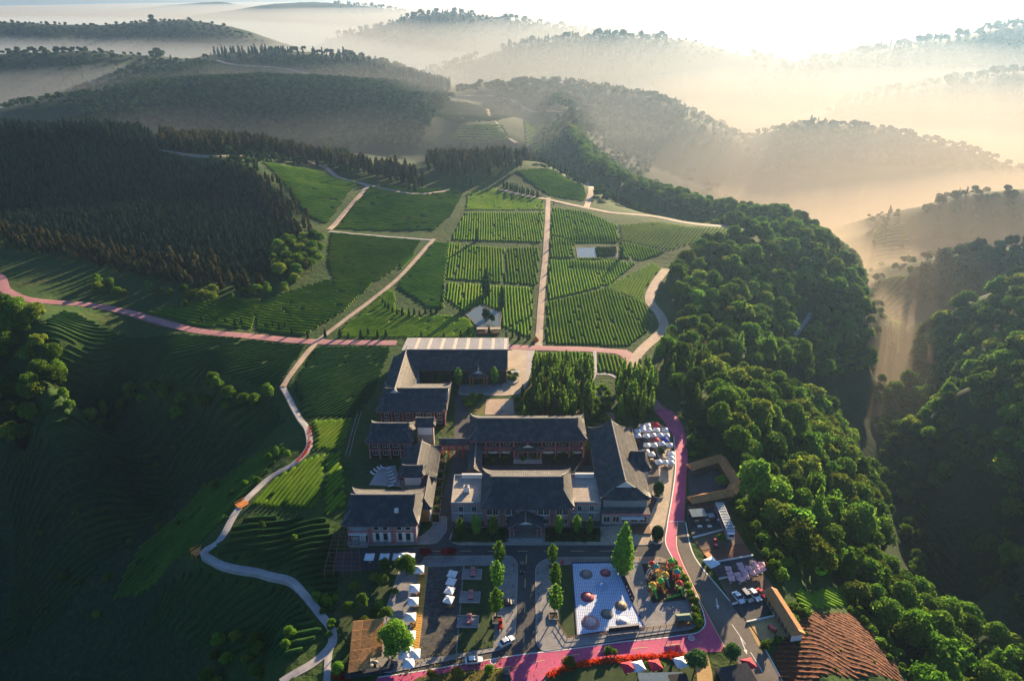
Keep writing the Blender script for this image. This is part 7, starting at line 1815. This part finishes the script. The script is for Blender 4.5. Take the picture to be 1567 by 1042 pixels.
# steps behind the right hall, wooden fence
t = thing('steps', 'wooden garden steps climbing behind the right hall', 'steps', (*E(935, 652, 0), 0))
for k in range(9): MB().box(-2.0, 2.0, k * .9, k * .9 + .85, 0, .18 + .12 * k).build('step', M_FWOOD, t)
fence([(912,651),(925,651),(940,652)], 'wooden fence behind the right hall', 1.1, 1.0, M_FWOOD, .1)
# ------------------------------------------------------------------ street trees and garden trees
def P0(px, py, z=.15): return (*E(px, py, z), z)
for k, (a, b_, s) in enumerate(((764,867,1.15),(761,905,1.35),(760,944,1.25))): plant('street', P0(a, b_), k, s, 'light green street tree on the left of the driveway, ' + ('top', 'middle', 'bottom')[k] + ' one', 'street trees along the driveway')
for k, (a, b_, s) in enumerate(((845,866,1.0),(849,903,1.2),(849,941,1.3))): plant('street', P0(a, b_), k + 2, s, 'light green street tree on the right of the driveway, ' + ('top', 'middle', 'bottom')[k] + ' one', 'street trees along the driveway')
for k, (a, b_, s) in enumerate(((705,822,.9),(729,823,1.05),(755,823,1.05),(855,821,1.0),(882,819,.95),(902,820,.85))): plant('street', P0(a, b_, .3), k, s, 'light green tree before the main hall, ' + ('first', 'second', 'third', 'fourth', 'fifth', 'sixth')[k] + ' from the street corner', 'trees before the main hall')
plant('tall', P0(952, 872), 0, 1.05, 'tall bright redwood standing behind the patterned court')
plant('round', P0(606, 1000), 0, 1.15, 'big bright round tree beside the bamboo shelter', v=0)
plant('round', P0(622, 880), 1, .78, 'leafy tree at the top of the yellow deck', v=0)
plant('round', P0(1063, 1026, .1), 2, .85, 'dark round bush-like tree beside the yellow path', v=1)
plant('round', P0(1118, 1012, .1), 3, .75, 'green round tree at the corner of the grey and pink roads', v=1)
plant('round', P0(519, 1030, .1), 3, .42, 'small round tree at the end of the grey path', v=0)
for a, b_, s, lb in ((702,596,1.25,'tall light green tree left of the gatehouse'), (757,592,1.15,'light green tree right of the gatehouse'), (673,588,.7,'small light tree in the shaded garden of the long hall')): plant('street', P0(a, b_), 1, s, lb)
plant('round', P0(1103, 744, .1), 1, .5, 'green tree inside the court of the orange gallery', v=0)
plant('round', P0(1103, 829, .1), 1, .34, 'small green bush-tree on the brown lot', v=0)
for k, (a, b_) in enumerate(((648,851),(655,851),(681,851),(688,851),(694,850))): plant('redshrub', P0(a, b_), k, .75, 'crimson-leaved shrub at the top of the plaza, ' + ('first', 'second', 'third', 'fourth', 'fifth')[k] + ' from the deck', 'crimson shrubs at the top of the plaza')
for k, (a, b_) in enumerate(((940,1000),(1010,1021),(992,1022),(1075,1003),(870,1018),(930,1000),(660,1036),(700,1034),(748,1028),(1175,985),(1190,982),(1168,992))): plant('goldshrub' if k in (4, 6, 7) else 'shrub', P0(a, b_, .1), k, .75 + .2 * (k % 3), 'bush along the lower edge of the pink road or the tan lot', 'bushes at the road edge')
rs_ = random.Random(4)
for k, (a, b_) in enumerate(((1052,902),(1056,913),(1061,925),(1064,938),(1066,950),(1046,890),(1037,876),(1030,865),(1068,957))): plant('shrub', P0(a, b_), k, 1.25, 'clipped bush along the fence by the pink road, ' + ('fifth', 'sixth', 'seventh', 'eighth', 'ninth', 'fourth', 'third', 'first', 'last')[k] + ' from the top', 'bushes along the plaza fence')
# grove behind the rear hall, poplars by the fork
X, Y = scatter(Q0([(812,572),(905,570),(908,640),(868,648),(818,648)]), 3.4, 8, keep=.95)
W_ = place_words(X, Y, np.random.RandomState(1).rand(len(X)))
for k in np.argsort(-Y): plant('grove', (X[k], Y[k], .05), k, R.uniform(.62, .88), says('slender upright tree in the grove behind the rear hall', W_[k]), 'grove behind the rear hall')
X, Y = scatter(Q0([(940,590),(1000,588),(1004,640),(985,655),(948,650),(936,620)]), 4.2, 9, keep=.9)
W_ = place_words(X, Y, np.random.RandomState(1).rand(len(X)))
for k in np.argsort(-Y): plant('grove', (X[k], Y[k], .05), k, R.uniform(.8, 1.15), says('tall poplar-like tree beside the garden steps', W_[k]), 'tall trees by the garden steps')
X, Y = scatter(Q0([(707,612),(740,608),(738,650),(722,650)]), 4.0, 19, keep=.9)
for k in range(len(X)): plant('shrub', (X[k], Y[k], .05), k, 1.5, 'golden-lit bush along the upper street', 'bushes along the upper street')
X, Y = scatter(Q0([(790,612),(815,600),(815,648),(790,648)]), 3.6, 21, keep=.9)
for k in range(len(X)): plant('shrub' if k % 3 else 'grove', (X[k], Y[k], .05), k, 1.5 if k % 3 else .5, 'garden bush or young tree between the pad and the grove', 'planting beside the tan pad')
X, Y = scatter(Q0([(906,600),(935,590),(940,648),(906,648)]), 3.8, 23, keep=.9)
for k in range(len(X)): plant('shrub', (X[k], Y[k], .05), k, 1.6, 'garden bush beside the path behind the right hall', 'bushes behind the right hall')
X, Y = scatter(Q0([(742,692),(898,692),(900,708),(742,709)]), 3.2, 25, keep=.6)
for k in range(len(X)): plant('shrub', (X[k], Y[k], .1), k, 1.0, 'dark bush in the court between the main and rear halls', 'bushes in the dark court')
# cypresses in the fields
CY = [((744,452),1.95,'tall cypress standing behind the pond'), ((768,470),1.5,'second cypress at the right end of the pond'), ((730,369),1.15,'single dark cypress in the wide bright field'), ((951,395),1.0,'cypress at the corner of the square pond')]
for (a, b_), s, lb in CY: g = G(a, b_); plant('cypress', (g.x, g.y, g.z - .2), a, (s*1.5, s*1.5, s*1.6), lb)
arc = [(586,462),(590,468),(595,472),(601,476),(608,479),(616,481),(626,482),(634,480),(642,480),(651,476),(660,478),(668,476),(674,470),(676,460),(677,450),(678,440)]
for k, (a, b_) in enumerate(arc): g = G(a, b_ + 3); plant('cypress', (g.x, g.y, g.z - .2), k, R.uniform(.7, 1.0), 'small dark cypress in the arc across the tea field', 'arc of small cypresses')
for k in range(46):
    t_ = k / 45; a = 300 + 520 * t_; b_ = (490 + 20 * min(1, t_ * 3)) if t_ < .33 else 512 + 6 * (t_ - .33)
    if 600 < a < 640 or R.random() < .12: continue
    g = G(a + R.uniform(-3, 3), b_ + R.uniform(-4, 6)); plant('cypress', (g.x, g.y, g.z - .2), k, R.uniform(.65, .95), 'small dark cypress in the row above the long pink road', 'row of cypresses above the pink road')
for k in range(26):
    t_ = k / 25; s = 1 if k % 2 else -1; a = 839 + (825 - 839) * t_ ** .8 + s * (9 + 5 * t_); b_ = 310 + 205 * t_ ** 1.3; g = G(a, b_); plant('cypress', (g.x, g.y, g.z - .2), k, R.uniform(.45, .7), 'low dark shrub-like cypress beside the straight cream path', 'cypresses along the straight path')
for k in range(16): g = G(770 + 3.6 * k + R.uniform(-1, 1), 287 + 1.0 * k); plant('cypress', (g.x, g.y, g.z - .2), k, R.uniform(.9, 1.3), 'dark cypress in the short row on the saddle by the upper road', 'row of cypresses on the saddle')
for k, (a, b_) in enumerate(((715,283),(708,286),(700,282),(722,287),(626,292),(635,294),(700,286))): g = G(a, b_); plant('cypress', (g.x, g.y, g.z - .2), k, R.uniform(1.2, 2.0), 'tall dark cypress at the top corner of the fields', 'cypresses at the top of the fields')
for k, (a, b_, s) in enumerate(((163,640,1.2),(425,700,.65),(395,742,.5),(388,738,.45),(376,745,.45),(365,740,.4),(440,700,.5),(355,760,.4),(412,705,.5),(285,470,.6),(150,944,.5),(218,616,.7))): g = G(a, b_); plant('street' if k in (0, 1) else 'round', (g.x, g.y, g.z - .2), k, s * (1.0 if k in (0, 1) else .8), 'lone tree on the slope of the hollow left of the garden path' if k != 0 else 'slender pale-topped tree leaning over the dark hollow', 'lone trees round the hollow' if k else None, v=0 if k not in (0, 1) else 1)
# scrub along the right flank below the lots, and round the tea path
def scrub(px, spacing, label, seed, s=(1.0, 1.9), key='shrub', n=60):
    X, Y = scatter(gpoly(px), spacing, seed, keep=.9); Z = hz(X, Y); rs = np.random.RandomState(seed)
    I = np.argsort(Y)[:n]; S = rs.uniform(s[0], s[1], len(I)); W_ = place_words(X[I], Y[I], S)
    for i, sc_, wd in zip(I, S, W_): plant(key, (X[i], Y[i], Z[i] - .3), rs.uniform(0, 6), sc_, says(label, wd), label)
scrub([(1125,765),(1140,770),(1205,860),(1215,895),(1195,892),(1150,830)], 3.4, 'bright scrub on the slope behind the lots', 61, (1.1, 2.0), n=90)
scrub([(1190,985),(1205,960),(1240,940),(1230,930),(1205,930)], 3.0, 'bush at the lower end of the orange shed', 63)
scrub([(1290,905),(1330,930),(1370,985),(1400,1040),(1385,1042),(1340,985),(1300,940)], 3.4, 'bush along the rim of the red ploughed plot', 65, (.9, 1.6), n=70)
scrub([(1055,640),(1085,685),(1100,700),(1060,705),(1052,690)], 3.6, 'bush below the dark tea terraces', 67, n=30)
scrub([(1040,490),(1085,500),(1100,560),(1080,575),(1045,530)], 5, 'golden bush on the bank above the cream road bend', 69, (1.4, 2.2), 'goldshrub', 14)
scrub([(470,905),(500,945),(505,985),(515,960),(500,915)], 2.6, 'bush between the garden path and the dark garden', 71, (.7, 1.2), n=40)
# the red ploughed plot: bare earth with low furrow ridges
M_RED = pavmat('red_earth', (.095, .034, .015), (.165, .062, .024), .5, .95); M_REDG = pavmat('red_ground', (.055, .018, .009), (.10, .032, .013), .4, .95)
PL = [(1228,936),(1300,938),(1345,975),(1388,1050),(1200,1060),(1180,1000)]
pp = gpoly(PL); X, Y = np.meshgrid(np.linspace(min(q[0] for q in pp), max(q[0] for q in pp), 60), np.linspace(min(q[1] for q in pp), max(q[1] for q in pp), 60)); I = inpoly(X, Y, pp); Zp = H(X, Y) + .12
i_ = np.arange(59)[:, None] * 60 + np.arange(59)[None]; F_ = np.stack([i_, i_+1, i_+61, i_+60], -1).reshape(-1, 4); F_ = F_[I.ravel()[F_].all(1)]; u_, v_ = np.unique(F_, return_inverse=True)
tag(link('field', np_mesh('field', np.c_[X.ravel(), Y.ravel(), Zp.ravel()][u_], v_.reshape(F_.shape), M_REDG)), 'bare red earth plot beyond the orange shed', kind='structure')
tea_field(PL, -2, 'low ridges of the red ploughed plot beyond the orange shed', 1.5, .28, .46, .035, .7, M_RED, 5, rough=.07)
scrub([(1215,960),(1300,950),(1350,1000),(1360,1042),(1220,1042)], 9, 'weed tuft among the red furrows', 73, (.3, .6), n=24)
